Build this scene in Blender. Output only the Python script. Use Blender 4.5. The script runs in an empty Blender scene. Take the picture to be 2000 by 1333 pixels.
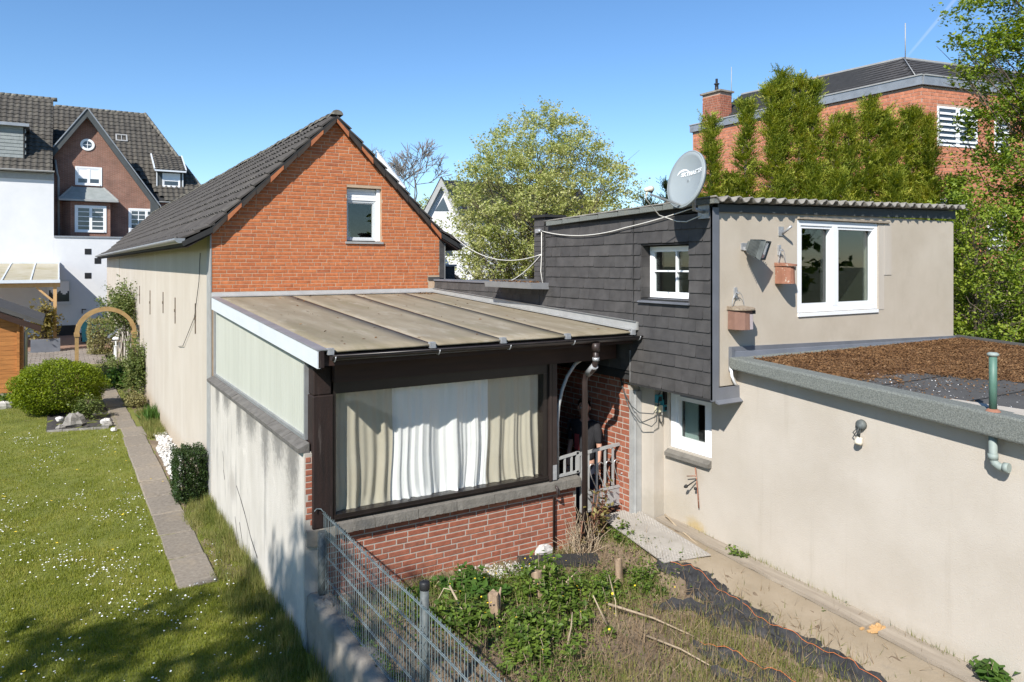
import bpy, math, random
import numpy as np
from mathutils import Vector, Matrix

random.seed(7)
RNG = np.random.default_rng(11)
SC = bpy.context.scene
COL = SC.collection
R = math.radians

# ------------------------------------------------------------------ camera, sky, sun, exposure
CAM_YAW = math.atan2(885, 1427)                 # view direction, clockwise from +Y
cam_d = bpy.data.cameras.new('camera')
cam_d.sensor_width = 36.0
cam_d.lens = 36.0 * 1427 / 2000
cam_d.shift_y = -149.5 / 2000
cam_d.clip_start = 0.05
cam_d.clip_end = 20000
cam = bpy.data.objects.new('camera', cam_d)
COL.objects.link(cam)
cam.location = (-2.1, -12.7, 3.7)
cam.rotation_euler = (R(90), 0, -CAM_YAW)
SC.camera = cam

SUN_EL = R(39.4)
SUN_XY = (-0.81, -0.588)                          # horizontal direction towards the sun
world = bpy.data.worlds.new('World')
SC.world = world
world.use_nodes = True
wt = world.node_tree
bg = wt.nodes['Background']
sky = wt.nodes.new('ShaderNodeTexSky')
sky.sky_type = 'NISHITA'
sky.sun_disc = False
sky.sun_elevation = SUN_EL
sky.sun_rotation = math.atan2(SUN_XY[0], SUN_XY[1])
sky.air_density = 1.0
sky.dust_density = 0.0
sky.ozone_density = 4.0
sky.altitude = 600
hsv = wt.nodes.new('ShaderNodeHueSaturation')
hsv.inputs['Saturation'].default_value = 1.12
wt.links.new(sky.outputs[0], hsv.inputs['Color'])
wt.links.new(hsv.outputs[0], bg.inputs['Color'])
bg.inputs['Strength'].default_value = 0.112

sun_d = bpy.data.lights.new('sun', 'SUN')
sun_d.energy = 4.6
sun_d.angle = R(0.55)
sun_d.color = (1.0, 0.955, 0.89)
sun = bpy.data.objects.new('sun', sun_d)
COL.objects.link(sun)
sd = Vector((SUN_XY[0] * math.cos(SUN_EL), SUN_XY[1] * math.cos(SUN_EL), math.sin(SUN_EL)))
sun.rotation_euler = sd.to_track_quat('Z', 'Y').to_euler()
sun.location = sd * 50

SC.view_settings.view_transform = 'Standard'
SC.view_settings.look = 'None'
SC.view_settings.exposure = 0.66
SC.view_settings.gamma = 1.0
SC.view_settings.use_curve_mapping = False
SC.render.engine = 'CYCLES'
SC.cycles.max_bounces = 8
SC.cycles.transparent_max_bounces = 16
SC.cycles.use_denoising = True

# ------------------------------------------------------------------ scene helpers
ORG = {}

def props(o, label=None, cat=None, group=None, kind=None):
    if label: o['label'] = label
    if cat: o['category'] = cat
    if group: o['group'] = group
    if kind: o['kind'] = kind
    return o

def thing(name, label, cat, loc=(0, 0, 0), group=None, kind=None):
    o = bpy.data.objects.new(name, None)
    COL.objects.link(o)
    o.location = loc
    o.empty_display_size = 0.2
    ORG[o.name] = Vector(loc)
    return props(o, label, cat, group, kind)

def link_mesh(name, me, parent=None, loc=None):
    o = bpy.data.objects.new(name, me)
    COL.objects.link(o)
    if parent is not None:
        o.parent = parent
    if loc is not None:
        o.location = loc
    return o

def np_mesh(name, verts, faces, mat, rnd=None, smooth=False):
    """verts (N,3), faces (M,k) arrays -> mesh, fast"""
    me = bpy.data.meshes.new(name)
    n, (m, k) = len(verts), faces.shape
    me.vertices.add(n)
    me.vertices.foreach_set('co', np.ascontiguousarray(verts, dtype=np.float32).ravel())
    me.loops.add(m * k)
    me.loops.foreach_set('vertex_index', np.ascontiguousarray(faces, dtype=np.int32).ravel())
    me.polygons.add(m)
    me.polygons.foreach_set('loop_start', np.arange(0, m * k, k, dtype=np.int32))
    me.polygons.foreach_set('use_smooth', np.full(m, bool(smooth)))
    me.update(calc_edges=True)
    if rnd is not None:
        a = me.attributes.new('rnd', 'FLOAT', 'POINT')
        a.data.foreach_set('value', np.ascontiguousarray(rnd, dtype=np.float32))
    if mat: me.materials.append(mat)
    return me

class Fr:
    """wall frame: origin O, u along the wall, v up, w out of the wall"""
    def __init__(s, O, U, W, V=(0, 0, 1)):
        s.O, s.U, s.V, s.W = Vector(O), Vector(U), Vector(V), Vector(W)
    def p(s, u, v, w=0.0):
        return s.O + s.U * u + s.V * v + s.W * w

WORLD_FR = Fr((0, 0, 0), (1, 0, 0), (0, 0, 1), (0, 1, 0))

class MB:
    def __init__(s):
        s.v, s.f, s.sm = [], [], []
    def add(s, vs, fs, smooth=False):
        b = len(s.v)
        s.v += [tuple(p) for p in vs]
        s.f += [tuple(i + b for i in f) for f in fs]
        s.sm += [smooth] * len(fs)
        return s
    def hexa(s, p):
        return s.add(p, [(0, 3, 2, 1), (4, 5, 6, 7), (0, 1, 5, 4), (1, 2, 6, 5), (2, 3, 7, 6), (3, 0, 4, 7)])
    def box(s, x0, x1, y0, y1, z0, z1):
        return s.hexa([(x0, y0, z0), (x1, y0, z0), (x1, y1, z0), (x0, y1, z0),
                       (x0, y0, z1), (x1, y0, z1), (x1, y1, z1), (x0, y1, z1)])
    def fbox(s, fr, u0, u1, v0, v1, w0, w1):
        q = [(u0, v0, w0), (u1, v0, w0), (u1, v1, w0), (u0, v1, w0), (u0, v0, w1), (u1, v0, w1), (u1, v1, w1), (u0, v1, w1)]
        return s.hexa([fr.p(*a) for a in q])
    def beam(s, a, b, w, h, up=(0, 0, 1)):
        """rectangular bar from a to b"""
        a, b = Vector(a), Vector(b)
        d = (b - a).normalized()
        side = d.cross(Vector(up))
        if side.length < 1e-4: side = d.cross(Vector((1, 0, 0)))
        side.normalize(); u2 = side.cross(d).normalized()
        q = []
        for c in (a, b):
            q += [c - side * w / 2 - u2 * h / 2, c + side * w / 2 - u2 * h / 2, c + side * w / 2 + u2 * h / 2, c - side * w / 2 + u2 * h / 2]
        return s.hexa(q)
    def prism(s, pts, d):
        """polygon pts (3d list) extruded by vector d"""
        n = len(pts); d = Vector(d)
        P = [Vector(p) for p in pts]; Q = [p + d for p in P]
        fs = [tuple(reversed(range(n))), tuple(range(n, 2 * n))]
        fs += [(i, (i + 1) % n, n + (i + 1) % n, n + i) for i in range(n)]
        return s.add(P + Q, fs)
    def tube(s, pts, r, n=8, smooth=True, cap=True, closed=False):
        P = [Vector(p) for p in pts]; m = len(P)
        rr = r if isinstance(r, (list, tuple)) else [r] * m
        vs = []; prev = None
        for i, p in enumerate(P):
            if closed: t = (P[(i + 1) % m] - P[i - 1]).normalized()
            else: t = (P[min(i + 1, m - 1)] - P[max(i - 1, 0)]).normalized()
            if prev is None:
                a = t.cross(Vector((0, 0, 1)))
                if a.length < 0.05: a = t.cross(Vector((1, 0, 0)))
            else:
                a = prev - t * prev.dot(t)
                if a.length < 1e-4: a = t.cross(Vector((1, 0, 0)))
            a.normalize(); prev = a; b = t.cross(a)
            for k in range(n):
                an = 2 * math.pi * k / n
                vs.append(p + (a * math.cos(an) + b * math.sin(an)) * rr[i])
        fs = []
        for i in range(m if closed else m - 1):
            j = (i + 1) % m
            for k in range(n):
                fs.append((i * n + k, i * n + (k + 1) % n, j * n + (k + 1) % n, j * n + k))
        s.add(vs, fs, smooth)
        if cap and not closed:
            b = len(s.v) - m * n
            s.f += [tuple(b + k for k in reversed(range(n))), tuple(b + (m - 1) * n + k for k in range(n))]
            s.sm += [False, False]
        return s
    def lathe(s, c, prof, n=16, smooth=True, axis=None):
        """prof [(r,h)] about axis through c"""
        c = Vector(c); ax = Vector(axis or (0, 0, 1)).normalized()
        a = ax.cross(Vector((0, 0, 1)))
        if a.length < 0.01: a = Vector((1, 0, 0))
        a.normalize(); b = ax.cross(a)
        vs = [c + ax * h + (a * math.cos(2 * math.pi * k / n) + b * math.sin(2 * math.pi * k / n)) * r for r, h in prof for k in range(n)]
        fs = [(i * n + k, i * n + (k + 1) % n, (i + 1) * n + (k + 1) % n, (i + 1) * n + k) for i in range(len(prof) - 1) for k in range(n)]
        b0 = len(s.v)
        s.add(vs, fs, smooth)
        s.f += [tuple(b0 + k for k in reversed(range(n))), tuple(b0 + (len(prof) - 1) * n + k for k in range(n))]
        s.sm += [False, False]
        return s
    def build(s, name, mat, parent=None, at=None, bevel=0.0):
        """verts in world space; origin moved to parent's origin (or 'at')"""
        org = ORG.get(parent.name, Vector((0, 0, 0))) if parent is not None else Vector(at or (0, 0, 0))
        me = bpy.data.meshes.new(name)
        me.from_pydata([tuple(Vector(p) - org) for p in s.v], [], s.f)
        me.polygons.foreach_set('use_smooth', s.sm)
        me.materials.append(mat)
        me.update()
        o = link_mesh(name, me, parent, None if parent is not None else org)
        ORG[o.name] = org
        if bevel:
            b = o.modifiers.new('bevel', 'BEVEL'); b.width = bevel; b.segments = 2; b.limit_method = 'ANGLE'
        return o

def piece(name, me, parent, pos, mat3=None, scale=None):
    """copy of a shared piece mesh, world position pos, world orientation mat3"""
    o = bpy.data.objects.new(name, me)
    COL.objects.link(o)
    o.parent = parent
    M = (mat3.to_4x4() if mat3 is not None else Matrix.Identity(4))
    if scale is not None:
        M = M @ Matrix.Diagonal((*scale, 1))
    M.translation = Vector(pos) - ORG.get(parent.name, Vector((0, 0, 0)))
    o.matrix_basis = M
    return o

def stuff_np(name, tv, tf, Ms, mat, parent=None, rnd=True, kind='stuff', smooth=False):
    """merge copies of template (tv (n,3), tf (m,k)) under matrices Ms (K,3,4) into one mesh"""
    K = len(Ms)
    V = np.einsum('kij,nj->kni', Ms[:, :, :3], tv) + Ms[:, None, :, 3]
    F = tf[None, :, :] + (np.arange(K) * len(tv))[:, None, None]
    V = V.reshape(-1, 3); F = F.reshape(-1, tf.shape[1])
    org = ORG.get(parent.name, Vector((0, 0, 0))) if parent is not None else Vector((0, 0, 0))
    V = V - np.array(org)
    r = np.repeat(RNG.random(K), len(tv)) if rnd else None
    o = link_mesh(name, np_mesh(name, V, F, mat, r, smooth), parent)
    ORG[o.name] = org
    if kind: o['kind'] = kind
    return o

def mats_np(pos, rot=None, scale=None):
    K = len(pos)
    M = np.zeros((K, 3, 4))
    if rot is None: rot = np.tile(np.eye(3), (K, 1, 1))
    if scale is not None:
        s = np.asarray(scale)
        rot = rot * (s[:, None, None] if s.ndim == 1 else s[:, None, :])
    M[:, :, :3] = rot; M[:, :, 3] = pos
    return M

def rand_rot(K, tilt=math.pi):
    """random z rotation then random tilt"""
    a = RNG.random(K) * 2 * np.pi; t = RNG.normal(0, 1, K) * tilt; b = RNG.random(K) * 2 * np.pi
    def rz(x):
        c, s = np.cos(x), np.sin(x); z = np.zeros(K); o = np.ones(K)
        return np.stack([np.stack([c, -s, z], 1), np.stack([s, c, z], 1), np.stack([z, z, o], 1)], 1)
    def rx(x):
        c, s = np.cos(x), np.sin(x); z = np.zeros(K); o = np.ones(K)
        return np.stack([np.stack([o, z, z], 1), np.stack([z, c, -s], 1), np.stack([z, s, c], 1)], 1)
    return rz(a) @ rx(t) @ rz(b)

def align_rot(D, roll=None):
    """rotations taking +Z to directions D"""
    D = D / np.linalg.norm(D, axis=1, keepdims=True)
    ref = np.where(np.abs(D[:, 2:3]) > 0.95, np.array([[1.0, 0, 0]]), np.array([[0, 0, 1.0]]))
    X = np.cross(ref, D); X /= np.linalg.norm(X, axis=1, keepdims=True)
    Y = np.cross(D, X)
    if roll is not None:
        c, s = np.cos(roll)[:, None], np.sin(roll)[:, None]
        X, Y = X * c + Y * s, Y * c - X * s
    return np.stack([X, Y, D], 2)

# ------------------------------------------------------------------ materials
def nd(nt, typ, **kw):
    n = nt.nodes.new(typ)
    for k, v in kw.items(): setattr(n, k, v)
    return n

def ramp(nt, stops, interp='LINEAR'):
    n = nt.nodes.new('ShaderNodeValToRGB')
    n.color_ramp.interpolation = interp
    e = n.color_ramp.elements
    while len(e) > 1: e.remove(e[-1])
    e[0].position = stops[0][0]; e[0].color = (*stops[0][1], 1) if len(stops[0][1]) == 3 else stops[0][1]
    for p, c in stops[1:]:
        x = e.new(p); x.color = (*c, 1)
    return n

def mixc(nt, a, b, fac, mode='MIX'):
    n = nt.nodes.new('ShaderNodeMix'); n.data_type = 'RGBA'; n.blend_type = mode
    for s, val in ((n.inputs[0], fac), (n.inputs[6], a), (n.inputs[7], b)):
        if hasattr(val, 'is_linked') or hasattr(val, 'node'): nt.links.new(val, s)
        elif isinstance(val, (int, float)): s.default_value = val
        else: s.default_value = (*val, 1)
    return n.outputs[2]

def noise(nt, scale, detail=4, rough=0.6, stretch=None, off=0.0):
    geo = nd(nt, 'ShaderNodeNewGeometry')
    v = geo.outputs['Position']
    if stretch or off:
        m = nd(nt, 'ShaderNodeMapping')
        m.inputs['Scale'].default_value = stretch or (1, 1, 1)
        m.inputs['Location'].default_value = (off, off * 1.7, off * 0.6)
        nt.links.new(v, m.inputs['Vector']); v = m.outputs[0]
    n = nd(nt, 'ShaderNodeTexNoise')
    n.inputs['Scale'].default_value = scale; n.inputs['Detail'].default_value = detail; n.inputs['Roughness'].default_value = rough
    nt.links.new(v, n.inputs['Vector'])
    return n.outputs['Fac']

def rand_val(nt):
    a = nd(nt, 'ShaderNodeObjectInfo'); g = nd(nt, 'ShaderNodeNewGeometry')
    m = nd(nt, 'ShaderNodeMath', operation='ADD'); f = nd(nt, 'ShaderNodeMath', operation='FRACT')
    nt.links.new(a.outputs['Random'], m.inputs[0]); nt.links.new(g.outputs['Random Per Island'], m.inputs[1])
    nt.links.new(m.outputs[0], f.inputs[0])
    return f.outputs[0]

def step_fac(nt, val, lo, hi):
    m = nd(nt, 'ShaderNodeMapRange'); m.inputs[1].default_value = lo; m.inputs[2].default_value = hi
    m.interpolation_type = 'SMOOTHSTEP'
    nt.links.new(val, m.inputs[0])
    return m.outputs[0]

def mul(nt, a, b):
    m = nd(nt, 'ShaderNodeMath', operation='MULTIPLY')
    for s, x in ((m.inputs[0], a), (m.inputs[1], b)):
        if isinstance(x, (int, float)): s.default_value = x
        else: nt.links.new(x, s)
    return m.outputs[0]

def addv(nt, a, b):
    m = nd(nt, 'ShaderNodeMath', operation='ADD')
    for s, x in ((m.inputs[0], a), (m.inputs[1], b)):
        if isinstance(x, (int, float)): s.default_value = x
        else: nt.links.new(x, s)
    return m.outputs[0]

def pos_axis(nt, ax):
    g = nd(nt, 'ShaderNodeNewGeometry'); s = nd(nt, 'ShaderNodeSeparateXYZ')
    nt.links.new(g.outputs['Position'], s.inputs[0])
    return s.outputs[ax]

def new_mat(name):
    m = bpy.data.materials.new(name); m.use_nodes = True
    nt = m.node_tree
    return m, nt, nt.nodes['Principled BSDF']

def mat(name, cols, scale=6.0, rough=0.8, bump=0.0, bscale=60.0, stretch=None, rand=0.0, metal=0.0, spec=0.4,
        blot=None, rcols=None, detail=5):
    """cols: list of colours spread over a noise ramp; blot=(scale, colour, lo, hi, strength) stains; rcols: per-piece ramp"""
    m, nt, b = new_mat(name)
    if rcols:
        rv = rand_val(nt)
        rp = ramp(nt, [(i / max(1, len(rcols) - 1), c) for i, c in enumerate(rcols)])
        nt.links.new(rv, rp.inputs[0]); base = rp.outputs[0]
        n = noise(nt, scale, detail, stretch=stretch)
        rp2 = ramp(nt, [(0.3, (0.72, 0.72, 0.72)), (0.7, (1.18, 1.18, 1.18))])
        nt.links.new(n, rp2.inputs[0])
        c = mixc(nt, base, rp2.outputs[0], 1.0, 'MULTIPLY')
    else:
        n = noise(nt, scale, detail, stretch=stretch)
        rp = ramp(nt, [(0.28 + 0.44 * i / max(1, len(cols) - 1), c) for i, c in enumerate(cols)])
        nt.links.new(n, rp.inputs[0]); c = rp.outputs[0]
    if rand:
        hs = nd(nt, 'ShaderNodeHueSaturation')
        rv = rand_val(nt)
        mr = nd(nt, 'ShaderNodeMapRange'); mr.inputs[3].default_value = 1 - rand; mr.inputs[4].default_value = 1 + rand
        nt.links.new(rv, mr.inputs[0]); nt.links.new(mr.outputs[0], hs.inputs['Value'])
        nt.links.new(c, hs.inputs['Color']); c = hs.outputs[0]
    for bl in (blot or []):
        n2 = noise(nt, bl[0], 6, 0.65, stretch=bl[5] if len(bl) > 5 else None, off=3.1 + bl[0])
        c = mixc(nt, c, bl[1], mul(nt, step_fac(nt, n2, bl[2], bl[3]), bl[4]))
    nt.links.new(c, b.inputs['Base Color'])
    b.inputs['Roughness'].default_value = rough
    b.inputs['Metallic'].default_value = metal
    b.inputs['Specular IOR Level'].default_value = spec
    if bump:
        n3 = noise(nt, bscale, 3, off=9.0)
        bp = nd(nt, 'ShaderNodeBump'); bp.inputs['Strength'].default_value = bump; bp.inputs['Distance'].default_value = 0.01
        nt.links.new(n3, bp.inputs['Height']); nt.links.new(bp.outputs[0], b.inputs['Normal'])
    m['c'] = 1
    return m

def leaf_mat(name, cols, trans=0.3, rough=0.55, clump=1.2, attr=True):
    m, nt, b = new_mat(name)
    nt.nodes.remove(b)
    out = nt.nodes['Material Output']
    at = nd(nt, 'ShaderNodeAttribute'); at.attribute_name = 'rnd'
    n = noise(nt, clump, 3)
    a = addv(nt, mul(nt, at.outputs['Fac'], 0.62), mul(nt, step_fac(nt, n, 0.3, 0.7), 0.38))
    rp = ramp(nt, [(i / (len(cols) - 1), c) for i, c in enumerate(cols)])
    nt.links.new(a, rp.inputs[0])
    d = nd(nt, 'ShaderNodeBsdfPrincipled'); d.inputs['Roughness'].default_value = rough; d.inputs['Specular IOR Level'].default_value = 0.35
    t = nd(nt, 'ShaderNodeBsdfTranslucent')
    hs = nd(nt, 'ShaderNodeHueSaturation'); hs.inputs['Saturation'].default_value = 1.15; hs.inputs['Value'].default_value = 1.25
    nt.links.new(rp.outputs[0], hs.inputs['Color'])
    nt.links.new(rp.outputs[0], d.inputs['Base Color']); nt.links.new(hs.outputs[0], t.inputs['Color'])
    mx = nd(nt, 'ShaderNodeMixShader'); mx.inputs[0].default_value = trans
    nt.links.new(d.outputs[0], mx.inputs[1]); nt.links.new(t.outputs[0], mx.inputs[2])
    nt.links.new(mx.outputs[0], out.inputs['Surface'])
    return m

def glass_mat(name, tint=(0.8, 0.85, 0.83), refl=1.0, rough=0.01):
    m, nt, b = new_mat(name)
    nt.nodes.remove(b)
    out = nt.nodes['Material Output']
    tr = nd(nt, 'ShaderNodeBsdfTransparent'); tr.inputs[0].default_value = (*tint, 1)
    gl = nd(nt, 'ShaderNodeBsdfGlossy'); gl.inputs['Roughness'].default_value = rough
    lw = nd(nt, 'ShaderNodeLayerWeight'); lw.inputs['Blend'].default_value = 0.5
    pw5 = nd(nt, 'ShaderNodeMath', operation='POWER'); pw5.inputs[1].default_value = 5.0
    nt.links.new(lw.outputs['Facing'], pw5.inputs[0])
    f2 = addv(nt, mul(nt, pw5.outputs[0], 0.9), 0.075 * refl)
    mx = nd(nt, 'ShaderNodeMixShader')
    nt.links.new(f2, mx.inputs[0]); nt.links.new(tr.outputs[0], mx.inputs[1]); nt.links.new(gl.outputs[0], mx.inputs[2])
    nt.links.new(mx.outputs[0], out.inputs['Surface'])
    return m

MT = {}
MT['stucco'] = mat('stucco_plain', [(0.45, 0.395, 0.325), (0.51, 0.455, 0.385)], 0.9, 0.9, 0.25, 90,
                   blot=[(0.5, (0.55, 0.505, 0.44), 0.45, 0.7, 0.6, (3, 3, 0.35)), (2.5, (0.40, 0.34, 0.27), 0.60, 0.8, 0.35, (2, 2, 0.25))])
MT['stucco_annex'] = mat('stucco_annex', [(0.415, 0.37, 0.31), (0.475, 0.43, 0.37)], 1.3, 0.9, 0.35, 110,
                         blot=[(2.4, (0.36, 0.315, 0.255), 0.55, 0.8, 0.65, (2.5, 2.5, 0.16)), (0.45, (0.52, 0.475, 0.415), 0.5, 0.72, 0.7), (5.0, (0.37, 0.32, 0.255), 0.6, 0.85, 0.35)])
MT['stucco_shed'] = mat('stucco_shed', [(0.43, 0.37, 0.29), (0.51, 0.45, 0.365)], 1.4, 0.9, 0.3, 100,
                        blot=[(1.1, (0.34, 0.285, 0.215), 0.52, 0.75, 0.55), (2.2, (0.38, 0.33, 0.26), 0.55, 0.8, 0.45, (2.2, 2.2, 0.2)), (4.0, (0.56, 0.50, 0.42), 0.6, 0.8, 0.4)])
MT['white_render'] = mat('white_render', [(0.60, 0.61, 0.62), (0.68, 0.68, 0.68)], 1.0, 0.85, 0.3, 14)
MT['mortar'] = mat('mortar', [(0.40, 0.285, 0.19), (0.49, 0.37, 0.26)], 8, 0.95, 0.3, 120)
MT['mortar_far'] = mat('mortar_far', [(0.36, 0.25, 0.19), (0.44, 0.32, 0.25)], 8, 0.95)
MT['mortar_light'] = mat('mortar_light', [(0.36, 0.325, 0.28), (0.44, 0.405, 0.35)], 8, 0.95, 0.4, 120)
MT['brick'] = mat('brick_orange', None, 14, 0.88, 0.2, 90, rcols=[(0.41, 0.120, 0.043), (0.48, 0.150, 0.053), (0.44, 0.132, 0.048), (0.52, 0.172, 0.062), (0.46, 0.146, 0.055), (0.49, 0.156, 0.057), (0.38, 0.118, 0.05)],
                  blot=[(1.2, (0.36, 0.12, 0.055), 0.55, 0.8, 0.4)])
MT['brick_red'] = mat('brick_red', None, 14, 0.88, 0.4, 90, rcols=[(0.25, 0.080, 0.047), (0.32, 0.108, 0.062), (0.28, 0.092, 0.053), (0.35, 0.130, 0.076), (0.245, 0.088, 0.054)],
                      blot=[(1.1, (0.30, 0.125, 0.085), 0.5, 0.75, 0.5)])
MT['brick_far'] = mat('brick_far', None, 9, 0.9, 0.2, 60, rcols=[(0.43, 0.155, 0.085), (0.54, 0.21, 0.12), (0.49, 0.185, 0.10), (0.40, 0.145, 0.08)])
MT['tile'] = mat('roof_tile', None, 5, 0.85, 0.4, 70, rcols=[(0.056, 0.049, 0.044), (0.074, 0.066, 0.058), (0.064, 0.057, 0.050), (0.085, 0.077, 0.067)],
                 blot=[(3.0, (0.13, 0.12, 0.10), 0.58, 0.8, 0.45), (16, (0.22, 0.205, 0.16), 0.62, 0.74, 0.5)])
MT['tile_edge_gap_shade'] = mat('tile_edge_gap_shade', [(0.035, 0.027, 0.022), (0.06, 0.047, 0.038)], 6, 0.9)
MT['ridge'] = mat('ridge_tile', [(0.07, 0.065, 0.058), (0.20, 0.185, 0.15)], 9, 0.9, 0.6, 60, blot=[(7, (0.33, 0.31, 0.24), 0.52, 0.7, 0.8), (4, (0.21, 0.09, 0.06), 0.65, 0.75, 0.6)])
MT['tile_far'] = mat('roof_tile_far', None, 3, 0.9, 0.2, 40, rcols=[(0.062, 0.056, 0.047), (0.086, 0.077, 0.064), (0.074, 0.067, 0.056), (0.10, 0.09, 0.073)],
                     blot=[(0.9, (0.15, 0.14, 0.105), 0.55, 0.75, 0.5)])
MT['tile_black'] = mat('roof_tile_black', None, 4, 0.6, 0.2, 40, rcols=[(0.018, 0.019, 0.024), (0.026, 0.027, 0.032)])
MT['slate'] = mat('slate', None, 6, 0.75, 0.15, 120, rcols=[(0.050, 0.047, 0.046), (0.068, 0.064, 0.062), (0.057, 0.054, 0.052), (0.076, 0.071, 0.068)],
                  blot=[(2.0, (0.06, 0.056, 0.053), 0.55, 0.8, 0.4)])
MT['slate_base'] = mat('slate_base', [(0.02, 0.02, 0.02), (0.03, 0.03, 0.03)], 6, 0.9)
MT['sheet'] = mat('grp_roof_sheet', [(0.20, 0.162, 0.105), (0.30, 0.255, 0.18)], 1.4, 0.75, 0.15, 60, stretch=(3.0, 0.55, 1),
                  blot=[(1.0, (0.19, 0.165, 0.095), 0.5, 0.66, 0.55, (2.6, 0.5, 1)), (2.6, (0.36, 0.32, 0.25), 0.52, 0.7, 0.6, (2.0, 0.7, 1)), (40, (0.2, 0.17, 0.12), 0.68, 0.72, 0.5)])
MT['zinc'] = mat('zinc', [(0.30, 0.31, 0.32), (0.40, 0.41, 0.42)], 4, 0.45, metal=0.55, blot=[(5, (0.22, 0.22, 0.22), 0.55, 0.75, 0.4)])
MT['zinc_pale'] = mat('zinc_pale', [(0.30, 0.30, 0.29), (0.38, 0.38, 0.365)], 5, 0.6, metal=0.15, blot=[(7, (0.30, 0.29, 0.26), 0.55, 0.7, 0.5)])
MT['flash_dark'] = mat('dark_flashing', [(0.14, 0.15, 0.17), (0.19, 0.20, 0.225)], 3, 0.5, metal=0.2, blot=[(5, (0.25, 0.25, 0.26), 0.6, 0.8, 0.4)])
MT['gutter'] = mat('gutter_brown', [(0.022, 0.017, 0.016), (0.045, 0.036, 0.034)], 5, 0.32, spec=0.5)
MT['downpipe'] = mat('downpipe_brown', [(0.028, 0.019, 0.017), (0.042, 0.030, 0.027)], 5, 0.4)
MT['white_metal'] = mat('white_fascia', [(0.56, 0.60, 0.63), (0.62, 0.65, 0.68)], 3, 0.45)
MT['pvc'] = mat('white_pvc', [(0.78, 0.79, 0.80), (0.83, 0.84, 0.84)], 4, 0.35)
MT['pvc_grey'] = mat('grey_pvc', [(0.50, 0.53, 0.54), (0.58, 0.60, 0.61)], 4, 0.4)
MT['wood_dark'] = mat('wood_dark', [(0.010, 0.006, 0.005), (0.026, 0.013, 0.010)], 3, 0.7, 0.3, 60, stretch=(6, 6, 0.7),
                      blot=[(3, (0.10, 0.085, 0.075), 0.58, 0.75, 0.6, (5, 5, 0.5))])
MT['wood_black'] = mat('wood_black', [(0.012, 0.009, 0.008), (0.022, 0.017, 0.015)], 5, 0.35)
MT['wood_beam'] = mat('wood_beam', [(0.024, 0.011, 0.008), (0.042, 0.019, 0.012)], 3, 0.6, stretch=(0.7, 6, 6))
MT['verge'] = mat('verge_board', [(0.30, 0.10, 0.045), (0.44, 0.16, 0.06)], 4, 0.7, stretch=(2, 2, 2))
MT['wood_honey'] = mat('wood_honey', None, 3, 0.6, 0.1, 40, stretch=(1, 1, 9), rcols=[(0.34, 0.135, 0.038), (0.42, 0.175, 0.05), (0.38, 0.155, 0.044)])
MT['wood_pine'] = mat('wood_pine', [(0.46, 0.27, 0.11), (0.56, 0.36, 0.17)], 3, 0.65, 0.1, 40, stretch=(4, 4, 0.6))
MT['wood_arch'] = mat('wood_arch', [(0.25, 0.155, 0.06), (0.36, 0.235, 0.10)], 5, 0.75, 0.2, 50, blot=[(6, (0.17, 0.13, 0.06), 0.55, 0.75, 0.5)])
MT['wood_grey'] = mat('wood_grey', [(0.24, 0.20, 0.155), (0.36, 0.31, 0.245)], 2.5, 0.9, 0.4, 60, stretch=(7, 0.6, 4),
                      blot=[(6, (0.15, 0.12, 0.09), 0.6, 0.75, 0.5, (6, 0.5, 3))])
MT['stem'] = mat('dry_wood', [(0.22, 0.15, 0.095), (0.38, 0.28, 0.19)], 12, 0.9, 0.4, 80, stretch=(3, 3, 0.6))
MT['bark'] = mat('bark', [(0.075, 0.055, 0.04), (0.15, 0.12, 0.09)], 10, 0.9, 0.5, 50)
MT['bark_grey'] = mat('bark_grey', [(0.16, 0.14, 0.125), (0.24, 0.22, 0.20)], 10, 0.9)
MT['dry'] = mat('dry_stalk', [(0.30, 0.23, 0.15), (0.46, 0.37, 0.26)], 10, 0.9, rand=0.3)
MT['black'] = mat('black_plastic', [(0.012, 0.012, 0.013), (0.02, 0.02, 0.021)], 6, 0.5)
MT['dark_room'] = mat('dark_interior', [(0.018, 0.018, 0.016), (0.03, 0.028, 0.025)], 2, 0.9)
MT['room_warm'] = mat('room_interior', [(0.045, 0.042, 0.028), (0.06, 0.055, 0.038)], 2, 0.9)
MT['room_pale'] = mat('pale_interior', [(0.16, 0.165, 0.155), (0.22, 0.22, 0.21)], 2, 0.9)  # paled to stand in for a grey reflection in the pane
MT['glass'] = glass_mat('window_glass', (0.72, 0.78, 0.76), 1.0)
MT['glass_clear'] = glass_mat('shop_glass', (0.95, 0.955, 0.945), 0.55)
MT['glass_far'] = mat('far_glass', [(0.03, 0.04, 0.05), (0.06, 0.075, 0.09)], 1.0, 0.08, spec=0.8)
MT['grp_panel'] = mat('ribbed_grp_panel', [(0.42, 0.43, 0.37), (0.49, 0.50, 0.435)], 1.2, 0.5, stretch=(4, 4, 0.5), blot=[(2.0, (0.36, 0.38, 0.31), 0.55, 0.75, 0.4, (4, 4, 0.4))])
MT['curtain'] = mat('curtain_beige', [(0.47, 0.43, 0.345), (0.53, 0.49, 0.40)], 2, 0.95, 0.1, 200)
MT['curtain_white'] = mat('curtain_white', [(0.80, 0.80, 0.80), (0.86, 0.86, 0.85)], 2, 0.95, 0.1, 200)
MT['stone'] = mat('sill_stone', [(0.12, 0.11, 0.095), (0.20, 0.185, 0.16)], 9, 0.9, 0.8, 45)
MT['coping'] = mat('coping_stone', [(0.085, 0.078, 0.07), (0.16, 0.15, 0.135)], 9, 0.9, 0.5, 60, blot=[(5, (0.25, 0.23, 0.19), 0.6, 0.8, 0.5)])
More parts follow.
